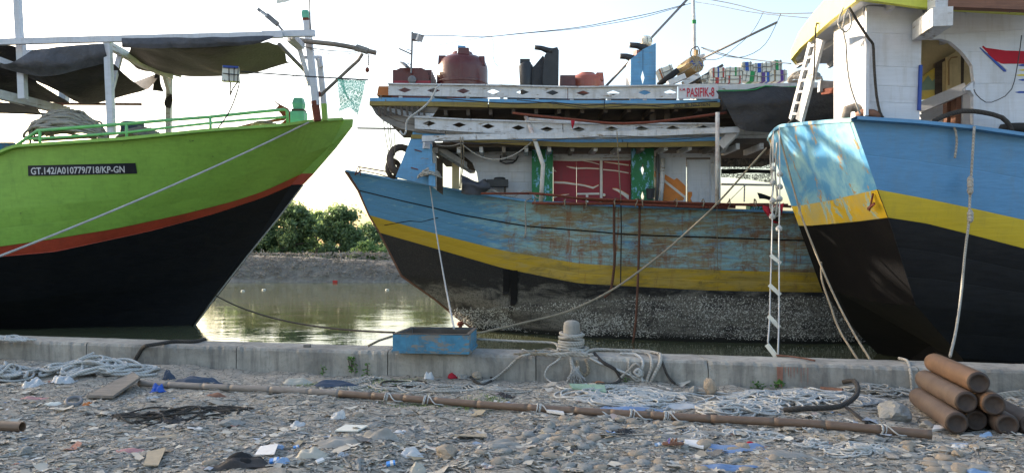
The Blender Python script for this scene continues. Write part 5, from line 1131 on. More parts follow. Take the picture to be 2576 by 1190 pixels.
# ---- things aboard
def tank(name, lb, root, mt): pass
t1 = thing('water_tank', 'low boxy maroon plastic tank with rounded shoulders and front cap at the bow end', 'water tank', D(1037, 285, 18.2))
mb = MB(); sec = [(-.46, 0), (.46, 0), (.455, .62), (.43, .9), (.36, 1.05), (.25, 1.1), (-.25, 1.1), (-.36, 1.05), (-.43, .9), (-.455, .62)]
for i, yy in enumerate((0, 1.5)):
    mb.v += [tuple(Vector((x-.03, yy, z))+Vector(t1.location)) for x, z in sec]
mb.f = [tuple(range(10)), tuple(range(19, 9, -1))]+[(i, i+10, (i+1) % 10+10, (i+1) % 10) for i in range(10)]; mb.m = [0]*len(mb.f)
mb.build('shell', M['maroon_plastic'], t1); mb = MB()
for k in range(5): mb.box(Vector(t1.location)+Vector((-.03, .25+.27*k, .55)), (.96, .06, 1.11))
mb.build('rib', M['maroon_plastic'], t1); MB().lathe(D(1037, 202, 18.14), [(.1, 0), (.1, .05), (.06, .07)], 14, ax=(Vector((1, 0, 0)), Vector((0, 0, 1)), Vector((0, -1, 0)))).build('cap', M['lamp_grey'], t1)
MB().box(D(1037, 207, 18.16), (.9, .02, .06)).build('mould_line', M['door_red'], t1)
lpole = thing('floodlight_pole', 'thin pole carrying a floodlight and two small lamps above the boxy tank', 'lamp pole', D(1035, 180, 18.1))
MB().tube([D(1034, 185, 18.1), D(1036, 130, 18.1), D(1037, 81, 18.1)], .026, 6).build('pole', M['lamp_grey'], lpole)
fl_ = MB().bar(D(1039, 94, 18.1), D(1055, 96, 18.1), .2, .15).build('floodlight', M['lamp_grey'], lpole); MB().bar(D(1054, 95, 18.05), D(1058, 97, 18.02), .18, .17).build('lens', M['lamp_glass'], fl_)
for a, b in (((1008, 125), (1030, 135)), ((1012, 158), (1025, 170))): MB().bar(D(*a, 18.1), D(*b, 18.0), .16, .035).build('small_lamp', M['lamp_grey'], lpole)
for a, b, c in (((1022, 128), (1028, 125), (1035, 130)), ((1020, 163), (1028, 161), (1035, 165))): MB().tube([D(*a, 18.05), D(*b, 18.08), D(*c, 18.1)], .01, 4).build('bracket', M['lamp_grey'], lpole)
t2 = thing('water_tank', 'tall round maroon water tank with domed top and lugs', 'water tank', D(1163, 285, 18.7))
r2 = 64/F*18.7; zt = D(1163, 133, 18.7).z-t2.location.z
MB().lathe(t2.location, [(r2*.98, 0), (r2, .05), (r2, zt*.70), (r2*.985, zt*.76), (r2*.9, zt*.85), (r2*.7, zt*.91), (r2*.42, zt*.945), (r2*.40, zt*.99), (r2*.36, zt)], 40).build('shell', M['maroon_plastic'], t2, smooth=True)
rg_ = MB(); 
for z in (.25, .45): rg_.lathe(Vector(t2.location)+Vector((0, 0, zt*z)), [(r2, 0), (r2*1.012, .02), (r2*1.012, .06), (r2, .08)], 40)
rg_.build('ring', M['maroon_plastic'], t2)
for dx, dy, z, s_ in ((-.48, -.2, .80, .2), (.50, -.25, .78, .16), (.06, -.35, .90, .3), (-.52, -.3, .30, .22)): MB().box(Vector(t2.location)+Vector((dx, dy, zt*z+.05)), (s_, .2, .22), taper=.85).build('lug', M['maroon_plastic'], t2)
tag(MB().box(D(1160, 127, 18.5), (.2, .12, .19), rz=.3).build('foam_block', M['ship_blue']), 'pale blue block standing on top of the tall round tank', 'block')
b1 = thing('drum', 'black tapered drum standing against the black slab', 'drum', D(1323, 285, 17.9)); sc_ = 17.9/F; zz = D(1320, 158, 17.9).z-b1.location.z
MB().lathe(b1.location, [(.10, 0), (.135, zz*.45), (.17, zz*.93), (.13, zz*.97), (.12, zz)], 18).build('body', M['black_plastic'], b1, smooth=True); MB().bar(D(1308, 155, 17.9), D(1333, 155, 17.9), .12, .09).build('outlet', M['black_plastic'], b1)
b2 = thing('exhaust_housing', 'tall black angular exhaust housing with a pipe out of its top', 'exhaust', D(1370, 285, 17.8)); mb = MB()
slab(mb, [(1338, 290), (1338, 172), (1346, 164), (1366, 140), (1372, 150), (1372, 290)], 17.85, .3); mb.build('body', M['tarp_charcoal'], b2); mb = MB(); slab(mb, [(1366, 290), (1365, 190), (1370, 140), (1382, 124), (1402, 119), (1406, 128), (1404, 290)], 17.75, .5); mb.build('body', M['black_plastic'], b2)
mb = MB(); mb.tube([D(1345, 120, 17.8), D(1362, 122, 17.8), D(1378, 128, 17.8), D(1390, 130, 17.8)], [.055, .06, .075, .08], 8); mb.build('pipe', M['black_plastic'], b2, smooth=True)
t3 = thing('water_tank', 'faded pink round tank half hidden behind the parapet', 'water tank', D(1476, 285, 18.6)); z3 = D(1476, 186, 18.6).z-t3.location.z
MB().lathe(t3.location, [(.42, 0), (.44, z3*.7), (.42, z3*.85), (.33, z3*.93), (.20, z3*.95), (.2, z3)], 28).build('shell', M['pink_plastic'], t3, smooth=True); MB().box(D(1508, 195, 18.4), (.2, .2, .2), taper=.8).build('lug', M['pink_plastic'], t3)
t4 = thing('water_tank', 'smaller red box tank beside the black exhaust housing', 'water tank', D(1428, 285, 18.1)); z4 = D(1428, 190, 18.1).z-t4.location.z
MB().box(Vector(t4.location)+Vector((0, .2, z4/2)), (.42, .5, z4), taper=.86).build('shell', M['maroon_plastic'], t4)
fn = thing('exhaust_housing', 'pale blue wooden funnel housing with slanted top and a cut diamond', 'exhaust', D(1618, 285, 17.6)); mb = MB()
f = lambda a, b: D(a, b, 17.5); o = Vector((0, .05, 0)); vs = [f(1587, 149), f(1617, 125), f(1650, 109), f(1650, 195), f(1650, 260), f(1617, 260), f(1587, 260), f(1587, 195), f(1617, 176), f(1622, 195), f(1617, 214), f(1612, 195)]; n = 12
fr = [(0, 7, 11, 8, 1), (1, 8, 9, 3, 2), (3, 9, 10, 5, 4), (5, 10, 11, 7, 6)]
mb.add(vs+[v+o for v in vs], fr+[tuple(q+n for q in g_[::-1]) for g_ in fr]+[(0, 1, 1+n, n), (1, 2, 2+n, 1+n), (2, 3, 3+n, 2+n), (3, 4, 4+n, 3+n), (6, 7, 7+n, 6+n), (7, 0, n, 7+n), (8, 8+n, 9+n, 9), (9, 9+n, 10+n, 10), (10, 10+n, 11+n, 11), (11, 11+n, 8+n, 8)])
mb.build('front_board', M['ship_blue'], fn); MB().prism([f(1586, 149)+Vector((0, .05, 0)), f(1586, 149)+Vector((0, .7, 0)), f(1586, 262)+Vector((0, .7, 0)), f(1586, 262)+Vector((0, .05, 0))], (.04, 0, 0)).build('side_board', M['white_worn'], fn)
MB().bar(f(1617, 126)+Vector((0, -.006, 0)), f(1617, 176)+Vector((0, -.006, 0)), .004, .006).build('board_joint', M['dark_wood'], fn)
for a, b, c, d in (((1584, 114), (1604, 116), (1622, 122), (1632, 128)), ((1560, 142), (1576, 143), (1590, 148), (1600, 152))):
    mb = MB(); mb.tube([D(*a, 17.75), D(*b, 17.75), D(*c, 17.75), D(*d, 17.75)], [.065, .07, .085, .09], 10); mb.build('exhaust_pipe', M['black_plastic'], fn, smooth=True)
def bundle(name, lb, x0, y0, x1, y1, Y, mt, bands, cat='foam box', group=None, rz=0, dep=.3, taper=1, cordm='rope_grey'):
    c = D((x0+x1)/2, (y0+y1)/2, Y); w_, h_ = (x1-x0)/F*Y, (y1-y0)/F*Y; base = c-Vector((0, 0, h_/2))
    t = thing(name, lb, cat, base, group); A = (Vector((math.cos(rz), 0, math.sin(rz))), Vector((0, 1, 0)), Vector((-math.sin(rz), 0, math.cos(rz))))
    MB().box(c, (w_, dep, h_), ax=A, taper=taper).build('box', M[mt], t)
    for (f_, bm, bw) in bands:
        MB().box(c+A[0]*(f_*w_), (bw*w_, dep+.012, h_*taper**.5+.012), ax=A).build('strap', M[bm], t)
    cd = MB()
    for q in (-.28, .3): cd.tube([c+A[0]*(q*w_+a_*w_)+A[1]*(b_*(dep/2+.01))+A[2]*(c_*(h_/2+.01)) for a_, b_, c_ in ((0, -1, -1), (.03, -1, 1), (0, 1, 1), (0, 1, -1))], .008, 4)
    cd.tube([c-A[0]*w_/2-A[1]*(dep/2+.01)+A[2]*h_*.05, c-A[1]*(dep/2+.014), c+A[0]*w_/2-A[1]*(dep/2+.01)+A[2]*h_*.1], .008, 4)
    cd.build('cord', M[cordm], t); return t
GF = 'foam boxes stacked behind the name board'
BX = [('lying foam box with one dark red strap, lowest at the bow end of the stack', 1781, 200, 1818, 213, 17.0, [(0, 'band_red', .22)], 0),
 ('foam box with dark blue and red straps, first of the upper row', 1785, 175, 1820, 199, 17.0, [(0, 'navy', .1), (.35, 'band_red', .12), (-.35, 'band_red', .08)], 0),
 ('plain foam box with a red strap near each end', 1822, 195.5, 1862, 213, 17.0, [(-.3, 'band_red', .1), (.35, 'band_red', .1)], 0),
 ('round shouldered foam box under green netting cord, second of the upper row', 1822, 174, 1862, 194.5, 17.0, [(.1, 'band_green', .1)], .0),
 ('foam box with wide blue strap on top of the tilted green strapped one', 1860, 161, 1888, 183, 17.1, [(0, 'band_blue', .3)], .05),
 ('foam box with green strap leaning over in the middle of the stack', 1864, 184, 1899, 208, 17.0, [(.15, 'band_green', .3)], -.12),
 ('foam box with bright blue strap, third from the top end', 1890, 164, 1917, 186, 17.1, [(.05, 'band_blue', .32)], .03),
 ('foam box laced with purple and blue strips', 1901, 187, 1936, 209, 17.0, [(-.1, 'band_purple', .25), (.25, 'band_blue', .2)], .02),
 ('foam box without a strap, next to the topmost box', 1917, 162, 1938, 184, 17.1, [], .02),
 ('topmost foam box with a green strap', 1939, 157, 1962, 180, 17.1, [(-.1, 'band_green', .35)], .03),
 ('cream foam box with purple strap at the stern end of the stack', 1936, 181, 1975, 207, 17.0, [(.15, 'band_purple', .2), (-.3, 'tan_card', .1)], .02),
 ('small foam box leaning at the bow end of the stack', 1760, 194, 1780, 213, 17.15, [], .25)]
for lb, x0, y0, x1, y1, Y, bands, rz in BX: bundle('foam_box', lb, x0, y0, x1, y1, Y, 'foam_white', bands, group=GF, rz=rz, taper=.97)
for a_, b_ in ((1084, 1215), (1276, 1425), (1440, 1524), (1530, 1610), (1622, 1702)): strip([(a_, 236), (b_, 236), (b_, 262), (a_, 262)], 'dark_wood', 'coaming', dy=1.0, th=.06)
strip([(1806, 213), (2105, 207), (2105, 224), (1806, 226)], 'white_worn', 'hatch_side', dy=.1, th=.08)
mb = MB(); zc = D(1806, 213, YS(1806)+.1).z; mb.prism([Vector((4.35, 16.6, zc-.01)), Vector((7.9, 16.4, zc+.03)), Vector((7.9, 19.5, zc+.03)), Vector((4.35, 19.5, zc-.01))], (0, 0, -.12)); mb.build('hatch_top', M['white_worn'], ms)
bundle('foam_bundle', 'pale bundle tied with cord behind the black roll', 1655, 172, 1692, 198, 17.5, 'foam_white', [(-.4, 'orange_scrap', .1)], 'bundle', rz=.35)
wb = thing('float', 'white corded float resting above the blue funnel housing', 'float', D(1625, 112, 17.85)); MB().lathe(D(1625, 104, 17.85), [(.03, -.12), (.13, -.10), (.15, 0), (.13, .08), (.04, .11)], 12).build('ball', M['foam_white'], wb, smooth=True); mb = MB()
for k in range(4): mb.tube([D(1625, 104, 17.85)+Vector((math.cos(a)*.152*math.cos(k*.8), math.cos(a)*.152*math.sin(k*.8), math.sin(a)*.118)) for a in [j*.5 for j in range(14)]], .007, 4)
mb.build('cord', M['rope_dark'], wb)
tag(MB().box(D(1604, 136, 17.9), (.16, .14, .14), rz=.5).build('float_block', M['pink_scrap']), 'small pinkish float between the two exhaust pipes', 'float')
ro = thing('cable_drum', 'tan round package with blue tape tied below the mast', 'package', D(1740, 195, 17.4)); axd = Vector((.35, -.93, .15)).normalized(); s1 = axd.orthogonal().normalized(); s2 = axd.cross(s1)
cdm = D(1735, 172, 17.4)
MB().lathe(cdm-axd*.28, [(.19, 0), (.2, .02), (.2, .54), (.19, .56)], 26, ax=(s1, s2, axd)).build('roll', M['tan_card'], ro)
mb = MB(); fc = cdm+axd*.285
for dx, dz, w_, h_ in ((-.08, .07, .05, .13), (.02, .0, .09, .07), (.07, -.05, .05, .13), (.09, -.12, .1, .03)): mb.box(fc+s1*dx+s2*dz, (w_, h_, .008), ax=(s1, s2, axd))
mb.build('tape', M['navy'], ro); mb = MB()
for k in range(6): a = k*.55; mb.tube([fc+axd*.008+(s1*math.cos(a)+s2*math.sin(a))*.2, fc+axd*.014, fc+axd*.008-(s1*math.cos(a+.2)+s2*math.sin(a+.2))*.2, fc-axd*.5-(s1*math.cos(a+.2)+s2*math.sin(a+.2))*.205], .008, 4)
mb.build('cord', M['rope'], ro)
mb = MB(); mb.tube([D(1655, 214, 17.2), D(1680, 198, 17.2), D(1705, 178, 17.2)], [.05, .08, .07], 10); tag(mb.build('cloth_roll', M['cloth_black'], smooth=True), 'black cloth roll slanting up behind the parapet', 'roll')
for a, b, lb in (((1680, 212), (1722, 193), 'worn white board propped under the tan package'), ((1719, 212), (1757, 190), 'short white box leaning beside the name board')): tag(MB().bar(D(*a, 17.0), D(*b, 17.0), .2, .12).build('board', M['white_worn']), lb, 'board')
tag(MB().bar(D(1735, 213, 17.1), D(1818, 165, 17.1), .08, .06).build('pole', M['wire']), 'dark pole slanting up behind the foam boxes', 'pole')
tag(MB().bar(D(1752, 214, 17.15), D(1790, 190, 17.15), .05, .04).build('pole', M['lamp_grey']), 'short grey pole lying against the foam boxes', 'pole')
heap('rope_pile', 'coil of thick grey rope on the hatch behind the white ladder', D(2025, 207, 17.4), .42, .4, .27, 24, .028, 'rope_grey', 61, flat=.6)
heap('rope_tangle', 'heap of cord and netting scraps at the bow end of the foam boxes', D(1765, 213, 17.1), .2, .15, .12, 12, .01, 'rope_tan', 62)
tag(MB().box(D(968, 232, 17.6), (.32, .3, .22), taper=.8).build('bundle', M['orange_scrap']), 'orange yellow bundle at the bow tip of the upper deck', 'bundle')
# mast and booms
mt_ = thing('mast', 'weathered grey white mast with green band behind the tan package', 'mast', D(1746, 285, 17.9))
mb = MB(); mb.tube([D(1749, 285, 17.9), D(1747, 150, 17.9), D(1746, 60, 17.9), D(1742, -60, 17.9)], [.055, .05, .042, .038], 8); mb.build('pole', M['white_worn'], mt_, smooth=True)
MB().tube([D(1746, 52, 17.9), D(1746, 61, 17.9)], .052, 8).build('band', M['band_green'], mt_); mb = MB(); mb.tube(spline([D(1750, 155, 17.85), D(1738, 140, 17.8), D(1740, 125, 17.8), D(1755, 118, 17.8), D(1760, 135, 17.8), D(1752, 150, 17.8)], .1), .014, 5); mb.build('tackle', M['rope_dark'], mt_)
MB().box(D(1752, 137, 17.8), (.07, .07, .2)).build('block', M['tan_card'], mt_); MB().bar(D(1746, 152, 17.7), D(1774, 144, 17.6), .1, .14).build('bracket', M['white_worn'], mt_)
tag(MB().tube([D(1766, 148, 17.6), D(1955, 57, 16.5)], .028, 8).build('boom', M['lamp_grey'], smooth=True), 'long grey boom slanting up to the stern from the mast foot', 'boom')
tag(MB().tube([D(1522, 220, 18.2), D(1736, -8, 18.1)], .03, 8).build('stay_pole', M['lamp_grey'], smooth=True), 'grey pole rising steeply behind the blue funnel housing', 'pole')
def wire(lb, pts, r=.009, raw=False, **k): return rope(lb, pts, r, k.pop('mt', 'wire'), raw=raw, name='wire', cat='wire', sides=4, step=.3)
wire('long wire from the floodlight pole up to the steep pole', [D(1057, 90, 18), D(1140, 91, 18), D(1216, 94, 18), D(1300, 86, 18), D(1454, 70, 18), D(1560, 50, 18), D(1640, 34, 18), D(1724, 12, 18.1)])
wire('second wire below the long one towards the mast', [D(1216, 95, 18), D(1330, 84, 18), D(1454, 73, 18), D(1582, 52, 18), D(1650, 36, 18), D(1742, 8, 17.9)], .007)
wire('thin cord rising from the small lamps to the wires', [D(1040, 126, 18), D(1150, 106, 18), D(1216, 95, 18)], .005)
wire('loose wire end curling down above the round tank', [D(1236, 94, 18), D(1242, 110, 18), D(1240, 140, 18), D(1246, 160, 18), D(1255, 168, 18)], .006)
wire('wire from the mast top down towards the yellow roof', [D(1740, -8, 17.9), D(1840, 10, 17), D(1918, 30, 16), D(1962, 35, 15), D(2040, 34, 14), D(2130, 31, 12.6)])
wire('lower wire from the mast to the yellow roof', [D(1750, 6, 17.9), D(1800, 14, 17), D(1880, 30, 16), D(1962, 40, 15), D(2100, 52, 13)], .007)
wire('stay from the boom tip up to the wires', [D(1955, 57, 16.5), D(1964, 36, 15.5)], .008)
wire('slack line hanging from the boom tip to the mast foot', [D(1955, 55, 16.5), D(1944, 80, 16.6), D(1925, 112, 16.8), D(1895, 135, 17), D(1855, 146, 17.2), D(1810, 138, 17.4), D(1768, 123, 17.7)], .008)
wire('line looping from the upper wires under the boom', [D(1920, 32, 16), D(1905, 62, 16.2), D(1885, 90, 16.8), D(1850, 120, 17), D(1815, 146, 17.2), D(1790, 151, 17.4), D(1765, 149, 17.6)], .008)
wire('pair of wires from the mast foot towards the yellow roof tip', [D(1764, 120, 17.8), D(1840, 142, 16.8), D(1920, 154, 16), D(1990, 161, 14.5)], .010)
wire('dark cable draped along the blue edge of the upper deck', [D(1095, 247, 16.9), D(1180, 254, 16.9), D(1300, 262, 16.8), D(1390, 258, 16.7), D(1470, 266, 16.6), D(1540, 262, 16.6), D(1640, 266, 16.5), D(1700, 262, 16.4), D(1805, 256, 16.3)], .012, mt='rope_dark')
wire('second dark cable sagging across the gold band', [D(1300, 252, 16.8), D(1400, 262, 16.7), D(1490, 274, 16.6), D(1590, 265, 16.5), D(1700, 272, 16.4), D(1760, 266, 16.3)], .009, mt='rope_dark')
wire('thin line along the lower gold band', [D(1095, 352, 16.8), D(1200, 362, 16.7), D(1400, 352, 16.5), D(1560, 342, 16.3), D(1700, 352, 16.3), D(1803, 340, 16.2)], .008)
rope('white rope looping down the front of the upper gallery', [D(1110, 212, 17.0), D(1098, 222, 16.9), D(1085, 250, 16.9), D(1060, 275, 16.95), D(1032, 295, 16.95), D(1022, 310, 17), D(1021, 332, 17), D(1014, 340, 17), D(1006, 330, 17)], .022, 'rope_pale', name='hanging_rope')
for i, (x0, y0, x1, y1) in enumerate(((958, 240, 992, 445), (970, 250, 997, 448), (981, 310, 999, 450), (993, 335, 995, 440))):
    rope(['outermost of the thin lines dropping from the gallery to the bow', 'second thin line dropping from the gallery to the bow', 'third thin line dropping from the gallery to the bow', 'thin line hanging straight down nearest the blue end panel'][i], [D(x0, y0, 17.3), D((x0*1.3+x1*.7)/2, (y0+y1)/2, 17.6), D(x1, y1, 18.3)], .011, 'rope_tan', name='hanging_rope', group=None)
rope('rope slung between the posts under the lower roof', sag(D(1098, 364, 17.3), D(1160, 361, 17.1), .05, 8)+sag(D(1161, 361, 17.1), D(1336, 358, 16.8), .38, 24), .014, 'rope', raw=True, name='hanging_rope')
for i, dx in enumerate((0, 6)): rope(['doubled cord hanging from the white spar to the grey cloth', 'outer strand of the doubled cord beside the grey cloth'][i], [D(1158+dx, 345, 16.75), D(1160+dx, 375, 16.8), D(1161+dx, 400, 17), D(1159+dx*.5, 440, 17.2), D(1156+dx*.5, 475, 17.3)], .013, 'rope_tan', name='hanging_rope')
rope('dark cord dropping from the spar past the gold band to the pipes', [D(1552, 330, 16.2), D(1554, 370, 16.3), D(1558, 440, 16.5), D(1562, 505, 16.5)], .012, 'rope_tan', name='hanging_rope')
rope('dark thin rope running down the worn hull between the two hoses', [D(1562, 506, 16.6), D(1563, 580, 17), D(1562, 650, 17.1), D(1561, 720, 17.2)], .014, 'rope_dark', name='hanging_rope')
rope('brown hose hanging over the worn hull nearest the bow', [D(1560, 508, 16.75), D(1548, 500, 16.65), D(1545, 520, 16.75), D(1545, 600, 17.0), D(1546, 655, 17.15), D(1541, 705, 17.3), D(1535, 733, 17.4), D(1520, 748, 17.4)], .032, 'rope_rust', name='hose', cat='hose', sides=8)
rope('longer rust brown hose hanging from the pipes into the water', [D(1596, 512, 16.75), D(1606, 502, 16.6), D(1609, 520, 16.7), D(1608, 600, 16.95), D(1605, 700, 17.05), D(1600, 800, 17.1), D(1593, 862, 17.2)], .03, 'rope_rust', name='hose', cat='hose', sides=8)
rope('thin red tipped cord hanging down the worn hull near the ladder', [D(1804, 520, 16.4), D(1804, 600, 16.6), D(1805, 655, 16.7), D(1807, 680, 16.75)], .008, 'rope_tan', name='hanging_rope')
rope('frayed rope hanging from the gunwale near the bent pipe', [D(1336, 500, 17.3), D(1322, 506, 17.25), D(1322, 540, 17.35), D(1323, 575, 17.4), D(1319, 600, 17.45)], .018, 'rope', name='hanging_rope')
rope('white rope lying in loops on the gunwale before the bent pipe', [D(1216, 484, 17.5), D(1240, 478, 17.4), D(1262, 490, 17.3), D(1295, 494, 17.3), D(1318, 480, 17.2), D(1340, 486, 17.2), D(1350, 498, 17.1), D(1372, 496, 17.1)], .018, 'rope', name='deck_rope')
rope('taut rope from the worn bow bitt down to the blue tray', [D(1081, 462, 17.9), D(1086, 500, 17.7), D(1100, 600, 16.6), D(1120, 715, 14.2), D(1142, 826, 10.1)], .017, 'rope_pale', name='mooring_rope')
rope('long rope from the blue stern sagging across the worn hull to the quay', [D(1928, 373, 13.9), D(1804, 512, 13.4), D(1700, 609, 12.9), D(1623, 671, 12.5), D(1535, 732, 12.0), D(1428, 783, 11.5), D(1316, 812, 11.0), D(1230, 832, 10.6), D(1190, 839, 10.45), D(1080, 846, 10.3), D(985, 846, 10.1), D(926, 870, 9.95)], .017, 'rope_tan', name='mooring_rope')
# odds and ends aboard
sheet = [[(1158, 440, 17.4), (1180, 452, 17.4), (1205, 462, 17.3), (1222, 446, 17.3)], [(1162, 462, 17.3), (1180, 464, 17.25), (1202, 470, 17.2), (1236, 474, 17.3)], [(1160, 486, 17.5), (1185, 488, 17.4), (1205, 490, 17.4), (1218, 488, 17.4)]]
tag(sheet_px(sheet, 'tarp_grey', 'cloth', wav=.14, sub=7, seed=4), 'grey cloth bunched over the gunwale below the hanging cord', 'cloth')
tag(MB().box(D(1252, 462, 17.7), (.5, .4, .16)).build('winch', M['black_plastic']), 'black winch bed against the white house wall', 'winch')
mb = MB(); mb.lathe(D(1257, 455, 17.7), [(.13, 0), (.14, .02), (.14, .06), (.1, .08)], 18); tag(mb.build('black_pan', M['black_plastic'], smooth=True), 'round black pan lying on the winch bed', 'pan')
mb = MB(); mb.tube([D(1270, 470, 17.6), D(1270, 500, 17.6)], .03, 6); tag(mb.build('short_post', M['black_plastic']), 'short black post under the winch', 'post')
mb = MB(); mb.tube([D(x, y, 17.9) for x, y in ((1260, 392), (1258, 407), (1272, 412), (1290, 410), (1298, 404), (1304, 392))], .02, 5); mb.tube([D(1258, 406, 17.9), D(1275, 402, 17.9), D(1298, 404, 17.9)], .014, 5); mb.tube([D(1274, 392, 17.9), D(1273, 403, 17.9)], .014, 5); tag(mb.build('hanging_bracket', M['wire']), 'black hanging bracket on the white house wall', 'bracket')
bk = thing('bucket', 'dark bucket hung on the green pillar with the diamonds', 'bucket', D(1636, 502, 17.2)); MB().lathe(D(1636, 501, 17.3), [(.085, 0), (.1, .22), (.105, .24)], 16).build('body', M['tarp_charcoal'], bk); MB().tube([D(1626, 476, 17.25), D(1629, 471, 17.25), D(1637, 469, 17.25), D(1645, 472, 17.25), D(1647, 478, 17.25)], .008, 4).build('handle', M['wire'], bk)
rr_ = MB(); rr_.tube([D(x, y, 19.2) for x, y in ((893, 441), (901, 420), (960, 430), (1017, 441))], .018, 5); rr_.tube([D(x, y, 19.2) for x, y in ((900, 438), (905, 428), (950, 438), (1000, 452))], .014, 5); rr_.tube([D(905, 420, 19.2), D(907, 442, 19.2)], .014, 5); rr_.tube([D(895, 438, 19.2), D(910, 430, 19.2)], .012, 5); rr_.build('bow_rail', M['rust'], ms)
MB().tube([D(985, 433, 18.9), D(1019, 441, 18.7)], .035, 6).build('iron_bar', M['rust'], ms); MB().tube([D(996, 432, 18.8), D(994, 452, 18.8)], .035, 6).build('bitt', M['rust'], ms)
def tyre(lb, c, R, ax_, mt='tyre_brown'):
    a = Vector(ax_).normalized(); s_ = a.orthogonal().normalized(); t_ = a.cross(s_); mb = MB(); N = 28; Pm = []
    for i in range(N+1):
        an = 6.2832*i/N; d = s_*math.cos(an)+t_*math.sin(an)
        Pm.append([c+d*(R*(.78+.2*math.cos(b)))+a*(R*.26*math.sin(b)) for b in [k*.7854 for k in range(9)]])
    mb.grid(Pm); return tag(mb.build('tyre', M[mt], smooth=True), lb, 'tyre')
tyre('big brown tyre hung behind the blue end panel at the worn bow', D(1012, 405, 17.9), .42, (.6, -.8, .1)); tyre('second tyre standing lower behind the thin hanging lines', D(990, 425, 18.3), .26, (.8, -.6, .0))
# shade nets on the stern side
tag(sheet_px([[(1800, 228, 16.1), (1860, 227, 16.1), (1922, 218, 16.0), (2004, 220, 15.9), (2060, 221, 15.8), (2110, 222, 15.8)], [(1822, 262, 16.0), (1870, 262, 15.9), (1930, 262, 15.8), (2004, 262, 15.8), (2060, 260, 15.8), (2110, 250, 15.8)], [(1838, 292, 16.0), (1875, 300, 15.9), (1935, 300, 15.8), (2004, 290, 15.8), (2060, 290, 15.8), (2110, 285, 15.8)], [(1850, 316, 16.0), (1868, 329, 15.9), (1936, 333, 15.9), (2004, 325, 15.9), (2060, 320, 15.9), (2110, 315, 15.9)]], 'tarp_charcoal', 'shade_sheet', sub=7, wav=.05, seed=9), 'large dark shade sheet hung below the foam boxes beside the name board', 'tarpaulin')
rope('green cord lacing the top of the dark shade sheet', [D(1806, 229, 16), D(1850, 229, 16), D(1900, 226, 16), D(1925, 217, 16), D(1965, 220, 16), D(2004, 219, 15.9)], .014, 'band_green', name='cord')
MB().tube([D(1868, 326, 16.1), D(2110, 330, 16.0)], .03, 6).build('sheet_pole', M['white_worn'], ms)
tag(sheet_px([[(1816, 374, 19.5), (1850, 384, 19.5), (1900, 388, 19.5), (1940, 391, 19.5)], [(1816, 400, 19.4), (1850, 404, 19.4), (1900, 406, 19.4), (1940, 408, 19.4)], [(1816, 425, 19.5), (1850, 425, 19.5), (1900, 425, 19.5), (1940, 426, 19.5)]], 'shade_net', 'shade_net', sub=5, wav=.05, seed=2), 'grey see through net stretched between the house and the blue stern', 'net')
tag(sheet_px([[(1814, 426, 19.6), (1880, 426, 19.6), (1945, 427, 19.6)], [(1814, 437, 19.6), (1880, 436, 19.6), (1945, 437, 19.6)]], 'cloth_black', 'shade_net', sub=5, wav=.03, seed=3), 'solid black hem of netting under the grey net', 'net')
tag(sheet_px([[(1814, 437, 19.6), (1880, 438, 19.6), (1945, 436, 19.6)], [(1814, 446, 19.6), (1880, 452, 19.6), (1945, 461, 19.6)]], 'shade_net', 'shade_net', sub=5, wav=.03, seed=5), 'lowest dark strip of netting beside the white post', 'net')
MB().tube([D(1814, 464, 19.5), D(1945, 466, 19.5)], .03, 6).build('side_rail', M['white_worn'], ms); MB().tube([D(1873, 466, 19.4), D(1872, 508, 19.4)], .02, 5).build('stanchion', M['white_worn'], ms)
rope('thin cord slanting below the side rail', [D(1872, 468, 19.4), D(1830, 510, 18)], .008, 'rope', name='cord')
tag(MB().box(D(1905, 521, 16.9), (.42, .3, .16)).build('crate', M['pillar_green']), 'low green crate on the gunwale near the rope ladder', 'crate')
tag(sheet_px([[(1918, 516, 16.1), (1934, 520, 16.0), (1950, 522, 16.1), (1974, 513, 16.0)], [(1920, 530, 16.0), (1932, 540, 15.9), (1948, 540, 15.9), (1970, 530, 15.9)], [(1932, 545, 16.1), (1942, 556, 16.1), (1955, 556, 16.1), (1962, 545, 16.1)]], 'cloth_red', 'jacket', sub=6, wav=.12, seed=6), 'crumpled red and black jacket hung behind the rope ladder', 'jacket')
tag(sheet_px([[(1938, 520, 15.9), (1958, 522, 15.9)], [(1942, 538, 15.8), (1957, 540, 15.8)], [(1945, 556, 15.9), (1958, 558, 15.9)]], 'cloth_black', 'cloth', sub=6, wav=.1, seed=7), 'black cloth in the middle of the red jacket', 'cloth')
tag(sheet_px([[(1436, 301, 16.4), (1446, 302, 16.4)], [(1437, 314, 16.35), (1445, 312, 16.4)], [(1439, 324, 16.4), (1441, 324, 16.4)]], 'cloth_red', 'rag', sub=4, wav=.03, seed=3), 'small red rag tied on the curved pipe', 'rag')
tag(sheet_px([[(1905, 486, 18.5), (1925, 488, 18.5), (1938, 490, 18.5)], [(1910, 500, 18.4), (1925, 498, 18.5), (1936, 506, 18.5)]], 'cloth_black', 'rag', sub=4, wav=.15, seed=3), 'black ragged scrap on the rail beyond the rope ladder', 'rag')
tag(MB().lathe(D(1158, 828, 19.6), [(.05, -.3), (.05, .1), (.09, .1), (.09, .16), (.05, .2)], 8).build('mooring_pile', M['rust']), 'short rusty iron pile in the water at the worn bow', 'pile')
# ================================================================ on the quay
def onwall(px, py): return G(px, py, .315)
